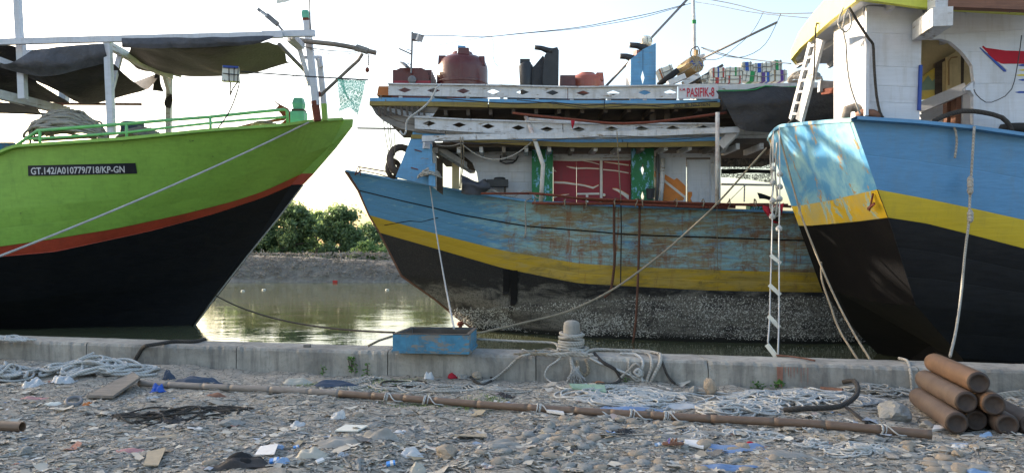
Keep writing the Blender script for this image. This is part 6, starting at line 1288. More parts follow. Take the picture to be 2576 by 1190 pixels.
# blue tray
tr = thing('blue_tray', 'weathered blue wooden tray box standing on the quay wall', 'box', (0, 0, 0))
NL, NR, BR_, BL_ = D(987, 886, 9.66), D(1179, 891, 9.62), D(1199, 873, 10.05), D(1033, 868, 10.12)
zb = .325; NL = Vector((-1.52, 9.53, zb)); NR = Vector((-.54, 9.42, zb)); BR_ = Vector((-.485, 10.22, zb)); BL_ = Vector((-1.396, 10.3, zb)); tr.location = (-1, 9.9, zb)
H_ = .235; th = .035
def side(a, b, inner, nm='side_board', mt='tray_blue'):
    n = (inner-(a+b)/2); n.z = 0; n.normalize(); mb = MB(); mb.prism([a, b, b+Vector((0, 0, H_)), a+Vector((0, 0, H_))], n*th); mb.build(nm, M[mt], tr)
    mb = MB(); c1 = a+n*(th+.001)+(b-a).normalized()*.04; c2 = b+n*(th+.001)-(b-a).normalized()*.04; mb.prism([c1+Vector((0, 0, .02)), c2+Vector((0, 0, .02)), c2+Vector((0, 0, H_-.004)), c1+Vector((0, 0, H_-.004))], n*.006); mb.build('inner_lining', M['tray_wood'], tr)
    mb = MB(); mb.prism([a-n*.02+Vector((0, 0, .0)), b-n*.02, b-n*.02+Vector((0, 0, .03)), a-n*.02+Vector((0, 0, .03))], n*.02); mb.build('skirting', M[mt], tr)
    mb = MB(); mb.prism([a+Vector((0, 0, H_+.002))-n*.005, b+Vector((0, 0, H_+.002))-n*.005, b+Vector((0, 0, H_+.012))-n*.005, a+Vector((0, 0, H_+.012))-n*.005], n*(th+.01)); mb.build('rim', M['tray_wood'], tr)
cen = (NL+NR+BR_+BL_)/4; u = Vector((.002, 0, 0))
side(NL, NR, cen); side(NR+Vector((0, .04, 0)), BR_-Vector((0, .04, 0)), cen); side(BL_, BR_, cen); side(NL+Vector((0, .04, 0)), BL_-Vector((0, .04, 0)), cen)
mb = MB(); ins = Vector((.04, .04, 0)); mb.prism([NL+ins+Vector((0, 0, .012)), NR+Vector((-.04, .04, .012)), BR_+Vector((-.04, -.04, .012)), BL_+Vector((.04, -.04, .012))], (0, 0, .015)); mb.build('floor_board', M['tray_wood'], tr)
# bollard
bc = Vector((.76, wallY(.76)+.27, .31))
bo = thing('bollard', 'short round concrete bollard wound with thick rope', 'bollard', bc)
MB().lathe(bc, [(.13, -.01), (.115, .05), (.108, .2), (.105, .36), (.095, .40), (.06, .425), (.02, .43)], 20).build('post', M['concrete'], bo, smooth=True)
rng = random.Random(8); mb = MB()
for k in range(13):
    z = .03+.019*k+rng.uniform(-.006, .006); R = (.165-.003*k if k > 2 else .20-.01*k)+rng.uniform(-.014, .014); tl = rng.uniform(-.032, .032); ph = rng.uniform(0, 6)
    mb.tube([bc+Vector((math.cos(a)*(R+.014*math.sin(3*a+ph)), math.sin(a)*(R+.014*math.cos(2*a+ph)), z+tl*math.sin(a+ph))) for a in [i*.35 for i in range(19)]], .019, 6)
tag(mb.build('rope_winding', M['rope'], smooth=True), 'thick pale rope wound many turns round the bollard', 'rope')
wild('rope_heap', 'loose coils of rope slumped round the foot of the bollard', bc+Vector((-.02, -.02, 0)), .12, .08, .05, 7, .018, 'rope', 71, rho=(.14, .24), turns=(6, 9), ground=lambda x, y: .315)
wild('rope_heap', 'flat tangle of brownish rope on the wall left of the bollard', bc+Vector((-.42, -.06, 0)), .18, .06, .03, 10, .014, 'rope_tan', 72, rho=(.08, .2), turns=(5, 8), ground=lambda x, y: .315)
RW = lambda p, **k: p
def wrope(lb, pts, r=.017, mt='rope', **k): return rope(lb, pts, r, mt, step=.04, **k)
def face(px, z, off=.03):                               # a point hanging just in front of the wall face
    t = (px-CX)/F; Y = 9.42/(1+.2*t)-off; return Vector((t*Y, Y, z))
def topw(px, py, dz=.02): p = G(px, py, .315); p.z += dz; return p
def gnd(px, py, dz=.015):
    p = G(px, py, 0); p.z = gh(p.x, p.y)+dz; return p
wrope('rope running from the bollard over the wall and down to the ground near the tray', [bc+Vector((-.17, -.1, .06)), topw(1385, 889), topw(1345, 893), topw(1318, 898), face(1300, .27), face(1278, .16), face(1255, .06), gnd(1236, 957), gnd(1210, 962)], .016)
wrope('dark loop of hose round a stone at the foot of the wall', [gnd(1236, 958), gnd(1215, 966), gnd(1192, 960), gnd(1184, 950), gnd(1200, 944), gnd(1225, 948), gnd(1238, 955)], .016, 'rope_dark', name='hose', cat='hose')
for i in range(5):
    rngk = random.Random(90+i); x = 1330+25*i
    wrope(['flattened strand of rope lying on the wall, nearest the tray', 'second flattened strand on the wall', 'third flattened strand on the wall', 'fourth flattened strand on the wall', 'strand on the wall closest to the bollard'][i], [topw(x-rngk.uniform(10, 40), 886+rngk.uniform(-4, 6)), topw(x, 884+rngk.uniform(-6, 8)), topw(x+25, 882+rngk.uniform(-4, 8)), topw(x+50, 884+rngk.uniform(-6, 6)), bc+Vector((-.15, -.15, .03+.01*i))], .013, ['rope', 'rope_tan'][i % 2], group=None)
for i, (lb, pts, r, mt) in enumerate((
 ('thick rope hanging straight down the wall below the bollard', [bc+Vector((-.05, -.2, .08)), topw(1432, 892, .04), face(1438, .25, .05), face(1442, .12, .05), face(1440, .03, .06)], .020, 'rope'),
 ('rope looping out beside the frayed tuft', [bc+Vector((.08, -.18, .05)), topw(1462, 892, .03), face(1478, .24, .05), face(1480, .14, .05), face(1466, .10, .05), face(1455, .2, .05), face(1452, .28, .04)], .018, 'rope_tan'),
 ('thin line drooping from the wall edge in front of the bollard', [topw(1420, 896, .03), face(1400, .26, .04), face(1378, .18, .04), face(1370, .08, .04), face(1380, .02, .05), gnd(1410, 985), gnd(1445, 990)], .009, 'rope_pale'),
 ('thin line from the bollard knotted and slanting down to the right', [bc+Vector((.1, -.15, .06)), face(1495, .28, .03), face(1530, .22, .04), face(1575, .14, .05), face(1640, .03, .07), gnd(1690, 985)], .012, 'rope_pale'),
 ('dark rope curving down the wall right of the bollard', [topw(1495, 892, .02), face(1515, .27, .04), face(1548, .18, .05), face(1560, .07, .06), gnd(1545, 978), gnd(1520, 982), gnd(1490, 975)], .017, 'rope_dark'),
 ('long rope lying along the top of the wall and over its edge', [bc+Vector((.15, -.05, .03)), topw(1500, 883), topw(1560, 885), topw(1620, 887), topw(1655, 893), topw(1662, 900), face(1660, .27, .04), face(1648, .16, .05), face(1636, .04, .06)], .018, 'rope'),
 ('second rope dropping over the wall beside the first', [topw(1590, 889), topw(1630, 893), face(1640, .28, .04), face(1638, .2, .05), face(1630, .1, .06), face(1626, .01, .06)], .016, 'rope'),
 ('third rope dropping over the wall with a bend inwards', [topw(1560, 893), topw(1600, 896), face(1618, .27, .03), face(1612, .15, .04), face(1618, .03, .06)], .015, 'rope_pale'),
 ('large loop of rope hanging on the wall face', [face(1584, .30, .03), face(1582, .2, .04), face(1590, .1, .05), face(1606, .05, .05), face(1618, .15, .05), face(1600, .26, .05), face(1580, .17, .05), face(1560, .08, .05), face(1548, .02, .06)], .014, 'rope'),
 ('knotted bunch of rope in the middle of the hanging loops', [face(1600, .2, .06), face(1610, .17, .07), face(1604, .13, .07), face(1596, .16, .07), face(1606, .2, .07), face(1614, .14, .07), face(1602, .11, .07)], .016, 'rope_pale'),
 ('dark cable falling from the wall edge behind the loops', [topw(1658, 895, .03), face(1668, .26, .03), face(1680, .12, .03), face(1700, .02, .05)], .013, 'rope_dark'),
 ('short pale rope hanging over the wall near the cylinders', [topw(2262, 905, .02), topw(2282, 912, .02), face(2290, .27, .02), face(2294, .12, .03), face(2294, .02, .04)], .014, 'rope'),
 ('thin line lying on the wall below the rope ladder', [topw(1953, 897), topw(1985, 900), topw(2020, 905), topw(2050, 911)], .009, 'rope_rust'),
 ('black hose lying over the wall and down towards the rope heap', [D(515, 853, 10.9), topw(490, 862), topw(440, 862), topw(400, 868), topw(370, 873), face(360, .27, .03), face(345, .14, .04), face(335, .05, .06)], .022, 'rope_dark'),
 ('pale line from the right edge of the tray to the bollard', [D(1200, 853, 10.1), D(1300, 858, 9.9), D(1388, 862, 9.8), bc+Vector((-.17, .02, .09))], .013, 'rope'),
 )): rope(lb, pts, r*1.25, mt, step=.04, name='rope')
# frayed tuft
mb = MB(); rng = random.Random(12)
for k in range(60):
    x = 1424+rng.random()*50; z1 = rng.uniform(-.01, .1); a = face(1448+rng.uniform(-10, 10), .16+rng.uniform(-.02, .06), .07+rng.random()*.05); m = face(x*.6+1448*.4, .1, .08+rng.random()*.06); e = face(x, z1, .08+rng.random()*.06)
    mb.tube(spline([a, m+Vector((rng.uniform(-.02, .02), 0, 0)), e], .03), rng.uniform(.003, .006), 3, caps=False)
tag(mb.build('frayed_rope_end', M['rope_pale']), 'big frayed tuft of rope hanging on the wall below the bollard', 'rope')
# rope heaps along the wall
GH = gh
W_ = lambda lb, p, rx, ry, h, n, r, mt, sd, **k: wild('rope_heap', lb, p, rx, ry, h, n, r, mt, sd, ground=k.pop('ground', GH), **k)
W_('large heap of pale blue grey rope coils against the wall at the left', gnd(255, 945), .55, .22, .24, 26, .020, 'rope_pale', 21, rho=(.15, .34), turns=(7, 12))
W_('coil of pale rope at the far left behind the plastic bag', gnd(0, 955), .42, .25, .22, 20, .018, 'rope_pale', 22, rho=(.12, .28))
W_('pale rope coils lying on top of the wall at the far left', topw(0, 856, 0), .45, .10, .07, 12, .018, 'rope_pale', 23, rho=(.10, .16), ground=lambda x, y: .315)
W_('bundle of black rope in front of the wooden pole', gnd(400, 1046), .36, .10, .04, 9, .011, 'rope_dark', 24, rho=(.12, .36), turns=(4, 8))
W_('loose black hose ends spreading right of the black bundle', gnd(520, 1040), .45, .14, .03, 12, .009, 'rope_dark', 124, rho=(.1, .35), turns=(4, 6))
W_('tidy whitish rope coils in front of the pole near the cylinders', gnd(2140, 1136), .14, .06, .05, 16, .009, 'rope_pale', 25, rho=(.05, .11))
W_('smaller whitish rope coil left of the tidy coils', gnd(2045, 1120), .10, .06, .05, 11, .009, 'rope_pale', 26, rho=(.05, .09))
W_('little rope coil right of the tidy coils', gnd(2205, 1136), .06, .04, .04, 8, .009, 'rope_pale', 27, rho=(.04, .08))
W_('rope heap behind the pole beside the white stone', gnd(1840, 1038), .26, .16, .12, 26, .012, 'rope_pale', 28, rho=(.12, .26), turns=(7, 12))
W_('wide spread of tangled rope between the stone and the curved pipe', gnd(2010, 1012), .70, .30, .06, 46, .012, 'rope_pale', 29, rho=(.10, .34))
W_('thin tangle of rope behind the boulder', gnd(2230, 990), .45, .22, .08, 20, .012, 'rope', 30, rho=(.12, .3))
W_('rope strands over the blue sheet behind the pole', gnd(1620, 1008), .60, .25, .03, 24, .011, 'rope_pale', 31, rho=(.14, .45))
W_('scattered strands of rope on the grass strip behind the pole', gnd(1060, 982), .9, .18, .02, 22, .010, 'rope', 32, rho=(.15, .4))
W_('tangle of rope beyond the gas cylinders', gnd(2545, 985), .5, .25, .08, 22, .013, 'rope', 33, rho=(.08, .25))
W_('loose rope strands in front of the pole under the coils', gnd(1860, 1098), .5, .10, .02, 14, .008, 'rope_pale', 34, rho=(.06, .16))
W_('thin strands trailing around the last lashing of the pole', gnd(2330, 1130), .35, .12, .02, 9, .008, 'rope', 35, rho=(.06, .18))
W_('tangled strands at the foot of the wall right of the cream sack', gnd(930, 962), .3, .08, .03, 10, .008, 'rope', 36, rho=(.06, .16))
tg = gnd(1015, 975); mb = MB(); mb.tube([tg+Vector((math.cos(a)*.27, math.sin(a)*.2, .02+.01*math.sin(3*a))) for a in [k*.25 for k in range(26)]], .011, 6); tag(mb.build('hoop', M['rope_dark'], smooth=True), 'thin dark hoop lying flat on the grass strip', 'hoop')
tyre('small grey rubber ring beside the orange scrap', gnd(186, 1021)+Vector((0, 0, .03)), .09, (0.2, -.4, 1), 'lamp_grey')
# bamboo pole
pa = [gnd(352, 974, .05), gnd(855, 1004, .05), gnd(1290, 1035, .05), gnd(1710, 1064, .05), gnd(2060, 1088, .05), gnd(2392, 1112, .045)]
for p in pa: p.z = max(p.z, .05)
bm = thing('bamboo_pole', 'long brown bamboo pole lying across the rubble in front of the wall', 'pole', pa[2]-Vector((0, 0, .05)))
sp_ = spline(pa, .05); L = len(sp_); cuts = [0]; rng = random.Random(4)
while cuts[-1] < L-6: cuts.append(min(L-1, cuts[-1]+rng.randint(7, 11)))
for i, (a, b) in enumerate(zip(cuts[:-1], cuts[1:])):
    if b-a < 2: continue
    seg = sp_[a:b+1]; rr = [.037+.002*(a/L)]*len(seg); rr[0] *= 1.1; rr[-1] *= 1.1
    mb = MB(); mb.tube(seg, rr, 12); mb.build('bamboo_segment', M['bamboo_grey' if a < L*.3 else 'bamboo'], bm, smooth=True)
rng = random.Random(6)
for i, f in enumerate((.365, .42, .565, .675, .712, .93)):
    c = sp_[int(f*L)]; mb = MB()
    for k in range(3 if i != 4 else 6):
        o = Vector((.018*k-.02+rng.uniform(-.01, .01), 0, 0)); mb.tube([c+o+Vector((.01*math.sin(a), math.cos(a)*.046, math.sin(a)*.046)) for a in [j*.6 for j in range(12)]], .007, 5)
    mb.tube(spline([c+Vector((.02, 0, .046)), c+Vector((.05, -.05, .03)), c+Vector((.1, -.1, -.02)), c+Vector((.2, -.08, -.03))], .03), .007, 5)
    tag(mb.build('rope_lashing', M['rope_pale'], smooth=True), ['first rope lashing on the bamboo pole, counted from the tray', 'rope lashing with a trailing end below the tray', 'rope lashing on the pole in front of the bollard', 'thin lashing on the pole beside the blue sheet', 'thick bundle of rope turns round the bamboo pole', 'last lashing on the bamboo pole near the cylinders'][i], 'rope', 'lashings on the bamboo pole')
# gas cylinders
base = Vector((3.965, 6.66, 0)); ax = Vector((.24, .97, 0)).normalized(); sd_ = Vector((.97, -.24, 0)).normalized(); R = .100
prof = [(.035, .0), (.055, .004), (.062, .012), (.068, .012), (.085, .0), (.096, .02), (.1, .05), (.1, 1.12), (.097, 1.18), (.085, 1.23), (.055, 1.265), (.03, 1.28), (.028, 1.32)]
SP = .203
cyl = [(0, 0, 0, 'cylinder_brown', 'bottom left gas cylinder of the stack, dull brown with a long side showing'), (1, 0, .15, 'cylinder_orange', 'bottom gas cylinder with rusty ochre end, second from the left'), (2, 0, .02, 'cylinder_brown', 'bottom gas cylinder third from the left, dark end'), (3, 0, .06, 'cylinder_brown', 'bottom gas cylinder at the right end, cut by the picture edge'),
       (.5, 1, .08, 'cylinder_brown', 'second layer gas cylinder on the left, smooth brown side'), (1.5, 1, .03, 'cylinder_orange', 'second layer gas cylinder on the right, orange brown'), (1.02, 2, .10, 'cylinder_orange', 'topmost gas cylinder of the stack, orange brown')]
for i, (c, lay, back, mt, lb) in enumerate(cyl):
    z = R+.012+lay*SP*.866; o = base+sd_*(SP*c)+ax*back; yaw = [0, .01, -.02, .015, .02, -.015, .03][i]; a2 = Vector((ax.x*math.cos(yaw)-ax.y*math.sin(yaw), ax.x*math.sin(yaw)+ax.y*math.cos(yaw), 0))
    s2_ = a2.cross(Vector((0, 0, 1))); p0 = Vector((o.x, o.y, z)); t = thing('gas_cylinder', lb, 'gas cylinder', (o.x, o.y, z-R), 'gas cylinders stacked on the quay')
    mb = MB(); mb.lathe(p0, prof[5:], 28, ax=(s2_, Vector((0, 0, 1)), a2)); mb.f.pop(); mb.m.pop(); mb.f.pop(); mb.m.pop(); mb.build('body', M[mt], t, smooth=True)
    mb = MB(); mb.lathe(p0, [(.096, .02), (.085, 0), (.070, .002), (.062, .018), (.03, .026), (.001, .028)], 28, ax=(s2_, Vector((0, 0, 1)), a2)); mb.f = mb.f[:-2]; mb.m = mb.m[:-2]; mb.build('foot_end', M['cylinder_end'], t, smooth=True)
    MB().lathe(p0, [(.026, 1.32), (.026, 1.37), (.018, 1.40)], 10, ax=(s2_, Vector((0, 0, 1)), a2)).build('valve', M['rust'], t)
# rocks
def rock_mesh(name, seed, rough=.25, cuts=3, flat=1.0, mt='stone_grey', cob=False):
    import bmesh
    bm_ = bmesh.new(); bmesh.ops.create_icosphere(bm_, subdivisions=cuts, radius=1)
    for v in bm_.verts:
        n = v.co.normalized()
        if not cob:
            rr = random.Random(seed); d = 1.0
            for k in range(9):
                pl = Vector((rr.uniform(-1, 1), rr.uniform(-1, 1), rr.uniform(-1, 1))).normalized(); lim = rr.uniform(.62, .85); q = n.dot(pl)
                if q > 0: d = min(d, lim/q)
            v.co = n*d
        v.co += n*(rough*mnoise.noise(n*1.5+Vector((seed, 0, 0)))+rough*.25*mnoise.noise(n*5+Vector((seed, 3, 0))))
        v.co.z = v.co.z*flat
    zmin = min(v.co.z for v in bm_.verts)
    for v in bm_.verts: v.co.z -= zmin*.75
    me = bpy.data.meshes.new(name); bm_.to_mesh(me); bm_.free(); me.materials.append(M[mt])
    me.polygons.foreach_set('use_smooth', [cob]*len(me.polygons)); return me
def put(name, me, p, s, rz, lb, cat, group=None, tilt=(0, 0)):
    o = bpy.data.objects.new(name, me); COL.objects.link(o); o.location = p; o.scale = s; o.rotation_euler = (tilt[0], tilt[1], rz); return tag(o, lb, cat, group)
RK = [((2250, 1060), (.17, .15, .135), 1, 'stone_grey', 'large dark fronted boulder beside the cylinder stack'), ((1784, 992), (.085, .07, .12), 2, 'stone_warm', 'upright pale angular stone against the wall'), ((1745, 990), (.06, .05, .05), 3, 'stone_grey', 'low grey stone lying just left of the upright pale stone'),
 ((1120, 1158), (.135, .10, .06), 4, 'stone_warm', 'flat broken stone block in the front of the rubble'), ((585, 1070), (.12, .08, .045), 5, 'stone_grey', 'flat grey stone in front of the black tangle'), ((1199, 955), (.07, .06, .06), 6, 'stone_warm', 'round pale stone ringed by the dark hose at the wall foot'),
 ((2145, 982), (.06, .05, .04), 7, 'stone_warm', 'squarish pale stone at the wall foot left of the rounder one'), ((2215, 980), (.065, .05, .05), 8, 'stone_warm', 'rounder pale stone at the wall foot near the cylinders'), ((2330, 1075), (.07, .06, .05), 9, 'stone_grey', 'pale block tucked behind the front of the cylinders'),
 ((1385, 1090), (.055, .045, .06), 10, 'stone_grey', 'single upright grey stone in front of the pole'), ((60, 1140), (.07, .06, .05), 11, 'stone_grey', 'small pale stone below the pipe end'), ((2410, 1145), (.05, .045, .035), 12, 'stone_warm', 'tan stone close to the front of the cylinders'),
 ((2285, 1130), (.06, .05, .04), 13, 'stone_warm', 'oblong tan stone in front of the last lashing'), ((2200, 1110), (.06, .04, .035), 14, 'stone_grey', 'smooth grey stone behind the small rope coil')]
for (px, py), s, sd2, mt, lb in RK:
    p = gnd(px, py, 0); put('stone', rock_mesh('stone', sd2, .2, 3, .9, mt), p, s, sd2*1.3, lb, 'stone')
cobs = [rock_mesh('cobble', 40+i, .20, 3, .52, ['stone_warm', 'stone_grey'][i % 2] if i else 'stone_warm', True) for i in range(6)]
rng = random.Random(77)
def cobble(px, py, k=1.0, lb='stray rounded cobble lying alone in the mud'):
    p = gnd(px, py, -.016); s = rng.uniform(.044, .068)*k
    put('cobble', cobs[rng.randrange(6)], p, (s*rng.uniform(1, 1.35), s*rng.uniform(.75, 1), s*rng.uniform(.8, 1.05)), rng.uniform(0, 6.3), lb, 'cobble', 'cobbles in the mud', (rng.uniform(-.15, .15), rng.uniform(-.15, .15)))
clusters = [(1395, 1112, 120, 18, 26), (1560, 1080, 160, 14, 18), (1300, 1160, 130, 18, 22), (1600, 1165, 180, 20, 30), (1480, 1180, 100, 10, 12), (1420, 1135, 90, 14, 14), (1900, 1175, 130, 14, 12), (2330, 1165, 130, 20, 14), (2440, 1130, 90, 16, 8), (1760, 1120, 120, 14, 10), (1480, 1062, 200, 10, 10)]
seen = []
CL = ['left of the ring of stones', 'behind the sandal', 'at the bottom beside the flat broken stone', 'at the bottom below the sandal', 'at the very bottom in the middle', 'in front of the upright grey stone', 'at the bottom right of the sandal', 'below the cylinders', 'in front of the cylinders', 'between the sandal and the rope coils', 'just in front of the pole below the bollard']
for (cx_, cy_, rx_, ry_, n_), cl_ in zip(clusters, CL):
    n_ = int(n_*.6)
    for _ in range(n_*8):
        if n_ <= 0: break
        a, b = cx_+rng.gauss(0, rx_*.5), cy_+rng.gauss(0, ry_*.6)
        if b > 1186 or b < 1050: continue
        p = gnd(a, b)
        if any((p-q).length < .105 for q in seen): continue
        seen.append(p); cobble(a, b, 1.0, 'rounded grey brown cobble in the patch '+cl_); n_ -= 1
for (px, py) in ((2285, 1118), (2300, 1150), (2340, 1158), (2420, 1170), (2390, 1178), (2460, 1176), (2350, 1180), (530, 1170), (900, 1052), (945, 1055), (220, 1085)): cobble(px, py, 1.1)
# curved black pipe
rope('dark curved iron pipe bent back on itself among the ropes', [gnd(1972, 1045, .05), gnd(2040, 1046, .05), gnd(2110, 1045, .06), gnd(2150, 1030, .10), gnd(2158, 1010, .13), gnd(2148, 995, .14), gnd(2120, 990, .10)], .026, 'rope_dark', name='bent_pipe', cat='pipe', sides=10)
tag(MB().bar(gnd(2120, 1040, .06), gnd(2180, 1072, .02), .03, .02).build('charred_stick', M['rubber']), 'charred stick leaning against the bent pipe', 'stick')
mb = MB(); mb.tube([gnd(2065, 988, .03), gnd(2120, 996, .03)], .025, 8); tag(mb.build('pipe_stub', M['brown_wood']), 'short brown stub lying behind the bent pipe', 'stub')
mb = MB(); e = gnd(56, 1078, .05); o_ = Vector((-1.4, .16, .01)); ring = []
d_ = -o_.normalized(); s_ = d_.cross(Vector((0, 0, 1))).normalized(); mb.lathe(e-d_*1.4, [(.048, 0), (.048, 1.4), (.040, 1.4), (.040, 0)], 20, ax=(s_, Vector((0, 0, 1)), d_)); mb.f = mb.f[:-2]; mb.m = mb.m[:-2]
tag(mb.build('hollow_pipe', M['bamboo'], smooth=False), 'hollow brown pipe end poking in at the far left', 'pipe')
# boards and scraps
def board(lb, pts, th, mt, name='board', z=.02):
    P = [gnd(x, y, z if not isinstance(z, (list, tuple)) else z[i]) for i, (x, y) in enumerate(pts)]; mb = MB(); mb.prism(P, (0, 0, th)); return tag(mb.build(name, M[mt]), lb, 'board')
board('grey plank lying askew against the left end of the bamboo pole', [(218, 1005), (285, 1009), (352, 976), (335, 962)], .03, 'grey_wood', z=[.01, .03, .10, .08])
board('flat greenish slab lying at the foot of the wall below the bollard', [(1440, 993), (1525, 1000), (1520, 988), (1432, 980)], .02, 'stone_green', 'slab')
board('square grey card standing out of the mud on the left', [(360, 1172), (398, 1175), (418, 1140), (372, 1145)], .008, 'carton', 'card', z=[.02, .03, .05, .04])
board('white flat foam board with a hole left of the pole middle', [(842, 1088), (900, 1092), (925, 1078), (870, 1074)], .012, 'foam_white', 'foam_board')
board('white card stuck in the rubble near the blue packet', [(640, 1150), (690, 1158), (700, 1136), (655, 1134)], .006, 'paper_white', 'card', z=[.02, .03, .05, .04])
board('white box lid lying behind the bamboo pole', [(1375, 1046), (1420, 1054), (1415, 1040), (1380, 1036)], .02, 'paper_white', 'box_lid')
board('white carton strip next to the sandal', [(1722, 1127), (1770, 1134), (1770, 1122), (1722, 1116)], .015, 'paper_white', 'carton_strip')
board('white carton lying beside the boulder', [(2365-20, 1090), (2400, 1080), (2404, 1070), (2350, 1080)], .02, 'paper_white', 'carton_strip')
board('flat brown card lying in the lower middle of the rubble', [(1130, 1098), (1225, 1100), (1222, 1090), (1150, 1086)], .006, 'carton', 'card')

# crumpled bags and cloths
def crumple(name, lb, px, py, wx, wy, h, mt, seed, cat='bag', n=14, rz=0, group=None, puff=.0):
    p = gnd(px, py, 0); mb = MB(); P = []
    for i in range(n):
        row = []
        for j in range(n):
            u_, v_ = i/(n-1)-.5, j/(n-1)-.5; r_ = min(1, 2*math.hypot(u_, v_))
            w1 = mnoise.noise(Vector((u_*3+seed, v_*3, 1))); w2 = .6*mnoise.noise(Vector((u_*6, v_*6+seed, 2)))
            x = u_*wx*(1+.25*w1); y = v_*wy*(1+.25*w2); q = Vector((x*math.cos(rz)-y*math.sin(rz), x*math.sin(rz)+y*math.cos(rz), 0))
            row.append(p+q+Vector((0, 0, .006+h*max(0, 1-r_**4)*(.6+.7*w1)+h*.35*abs(w2)+gh(p.x+q.x, p.y+q.y)-p.z)))
        P.append(row)
    mb.grid(P, flip=True); return tag(mb.build(name, M[mt], smooth=True), lb, cat, group)
BG = [('scrap', 'black crumpled rag sticking up at the bottom edge on the left', 620, 1178, .34, .16, .12, 'cloth_black'), ('plastic_bag', 'knotted clear plastic bag bulging beside the rope coil at the left', 82, 975, .22, .2, .12, 'bag_clear'), ('plastic_bag', 'white plastic bag between the two left rope heaps', 160, 965, .26, .18, .10, 'bag_clear'), ('plastic_bag', 'grey film lying over the white bag', 190, 945, .3, .15, .16, 'bag_clear'),
 ('cloth', 'dark blue grey cloth sprawled behind the left end of the pole', 500, 968, .55, .2, .09, 'cloth_blue'), ('cloth', 'dark bundle on top of the blue grey cloth', 425, 955, .14, .12, .14, 'cloth_blue'), ('cloth', 'blue rag on the left end of the bamboo pole', 398, 988, .16, .12, .1, 'band_blue'),
 ('sack', 'cream sack lying against the wall behind the pole', 745, 962, .40, .14, .07, 'bag_cream'), ('cloth', 'grey patterned cloth crumpled next to the cream sack', 845, 972, .52, .16, .08, 'cloth_blue'), ('cloth', 'pink cloth in the litter at the far left', 85, 1005, .25, .15, .03, 'pink_scrap'),
 ('scrap', 'orange lump beside the small rubber ring', 222, 1023, .11, .07, .04, 'orange_scrap'), ('plastic_bag', 'pale plastic sheet standing crumpled before the pole', 850, 1058, .14, .08, .10, 'bag_white'), ('plastic_bag', 'blue grey plastic bag lying left of the pale sheet', 748, 1070, .15, .09, .05, 'bag_clear'),
 ('plastic_bag', 'large crumpled translucent bag in the lower left foreground', 780, 1165, .26, .14, .08, 'bag_cream'), ('scrap', 'pink paper lying in the left foreground', 320, 1135, .24, .12, .02, 'pink_scrap'), ('scrap', 'pale paper sheets in the left foreground', 400, 1098, .42, .14, .02, 'carton'),
 ('tarpaulin_scrap', 'blue tarpaulin scraps under the ropes behind the pole', 1600, 1032, .70, .20, .03, 'sheet_blue'), ('tarpaulin_scrap', 'blue white sheet between the blue scraps and the rope heap', 1720, 1022, .45, .2, .03, 'bag_clear'), ('tarpaulin_scrap', 'blue cloth scraps in front of the thick lashing', 1850, 1130, .5, .2, .03, 'sheet_blue'),
 ('tarpaulin_scrap', 'blue tarpaulin piece at the bottom of the picture', 1830, 1178, .45, .12, .04, 'sheet_blue'), ('tarpaulin_scrap', 'blue plastic by the bottom right corner', 2340+120, 1186, .2, .08, .03, 'bag_blue'), ('tarpaulin_scrap', 'grey blue sheet left of the tidy coils', 1980, 1150, .5, .2, .02, 'mud_cloth'),
 ('plastic_bag', 'pale translucent film over the rope heap behind the pole', 1880, 1060, .22, .1, .07, 'bag_clear'), ('plastic_bag', 'grey plastic bag at the foot of the wall below the tray', 1120-40, 955, .12, .1, .11, 'bag_clear'), ('scrap', 'red and brown scraps below the corner of the tray', 1190-50, 950, .13, .1, .08, 'cloth_red'), ('scrap', 'dark paper scrap next to the red scraps', 1215-50, 952, .14, .1, .06, 'mud_cloth'),
 ('scrap', 'red brown wrapper against the wall right of the tuft', 1510, 978, .13, .06, .04, 'orange_scrap'), ('plastic_bag', 'white plastic lump in front of the pole', 1010, 1092, .13, .07, .03, 'bag_white'), ('plastic_bag', 'crumpled whitish bag left of the flat broken stone', 1035, 1160, .18, .1, .06, 'bag_white'), ('plastic_bag', 'dirty grey bag at the bottom left of the cobbles', 1050, 1184, .14, .08, .07, 'bag_cream'),
 ('cloth', 'muddy brown cloth right of the flat broken stone', 1270, 1135, .35, .15, .05, 'mud_cloth'), ('cloth', 'long muddy twisted cloth in the middle of the foreground', 1750, 1100, .7, .1, .04, 'mud_cloth'), ('cloth', 'muddy rag heap standing in the left foreground', 960, 1130, .3, .2, .08, 'mud_cloth'), ('cloth', 'grey muddy sheet beside the rag heap', 850, 1140, .4, .2, .05, 'mud_cloth'),
 ('plastic_bag', 'pale plastic right of the pole end', 2410, 1125, .12, .08, .04, 'bag_white'), ('plastic_bag', 'blue plastic under the front of the cylinders', 2480, 1102, .12, .08, .04, 'bag_blue'), ('cloth', 'red cloth scrap by the tidy rope coils', 1885, 1125, .10, .06, .03, 'cloth_red'), ('plastic_bag', 'pale blue plastic film in the left foreground', 700, 1135, .10, .06, .05, 'bag_blue'), ('scrap', 'teal foam scrap left of the translucent bag', 710, 1180, .12, .07, .05, 'bag_blue'), ('cloth', 'brown rags heaped at the very front on the left', 600, 1183, .5, .14, .08, 'cloth_dark'),
 ('scrap', 'dark leathery scrap beside the first black tangle', 300, 985, .15, .1, .07, 'cloth_dark'), ('scrap', 'brown cloth before the left end of the pole', 545, 1003, .2, .1, .05, 'brown_wood'), ('scrap', 'light foam pieces at the far left of the litter', 130, 1015, .2, .1, .04, 'foam_white')]
for i, (nm, lb, px, py, wx, wy, h, mt) in enumerate(BG): crumple(nm, lb, px, py, wx, wy, h, mt, i*3.3, {'plastic_bag': 'bag', 'cloth': 'cloth', 'sack': 'sack', 'scrap': 'scrap', 'tarpaulin_scrap': 'tarpaulin'}[nm], n=18)
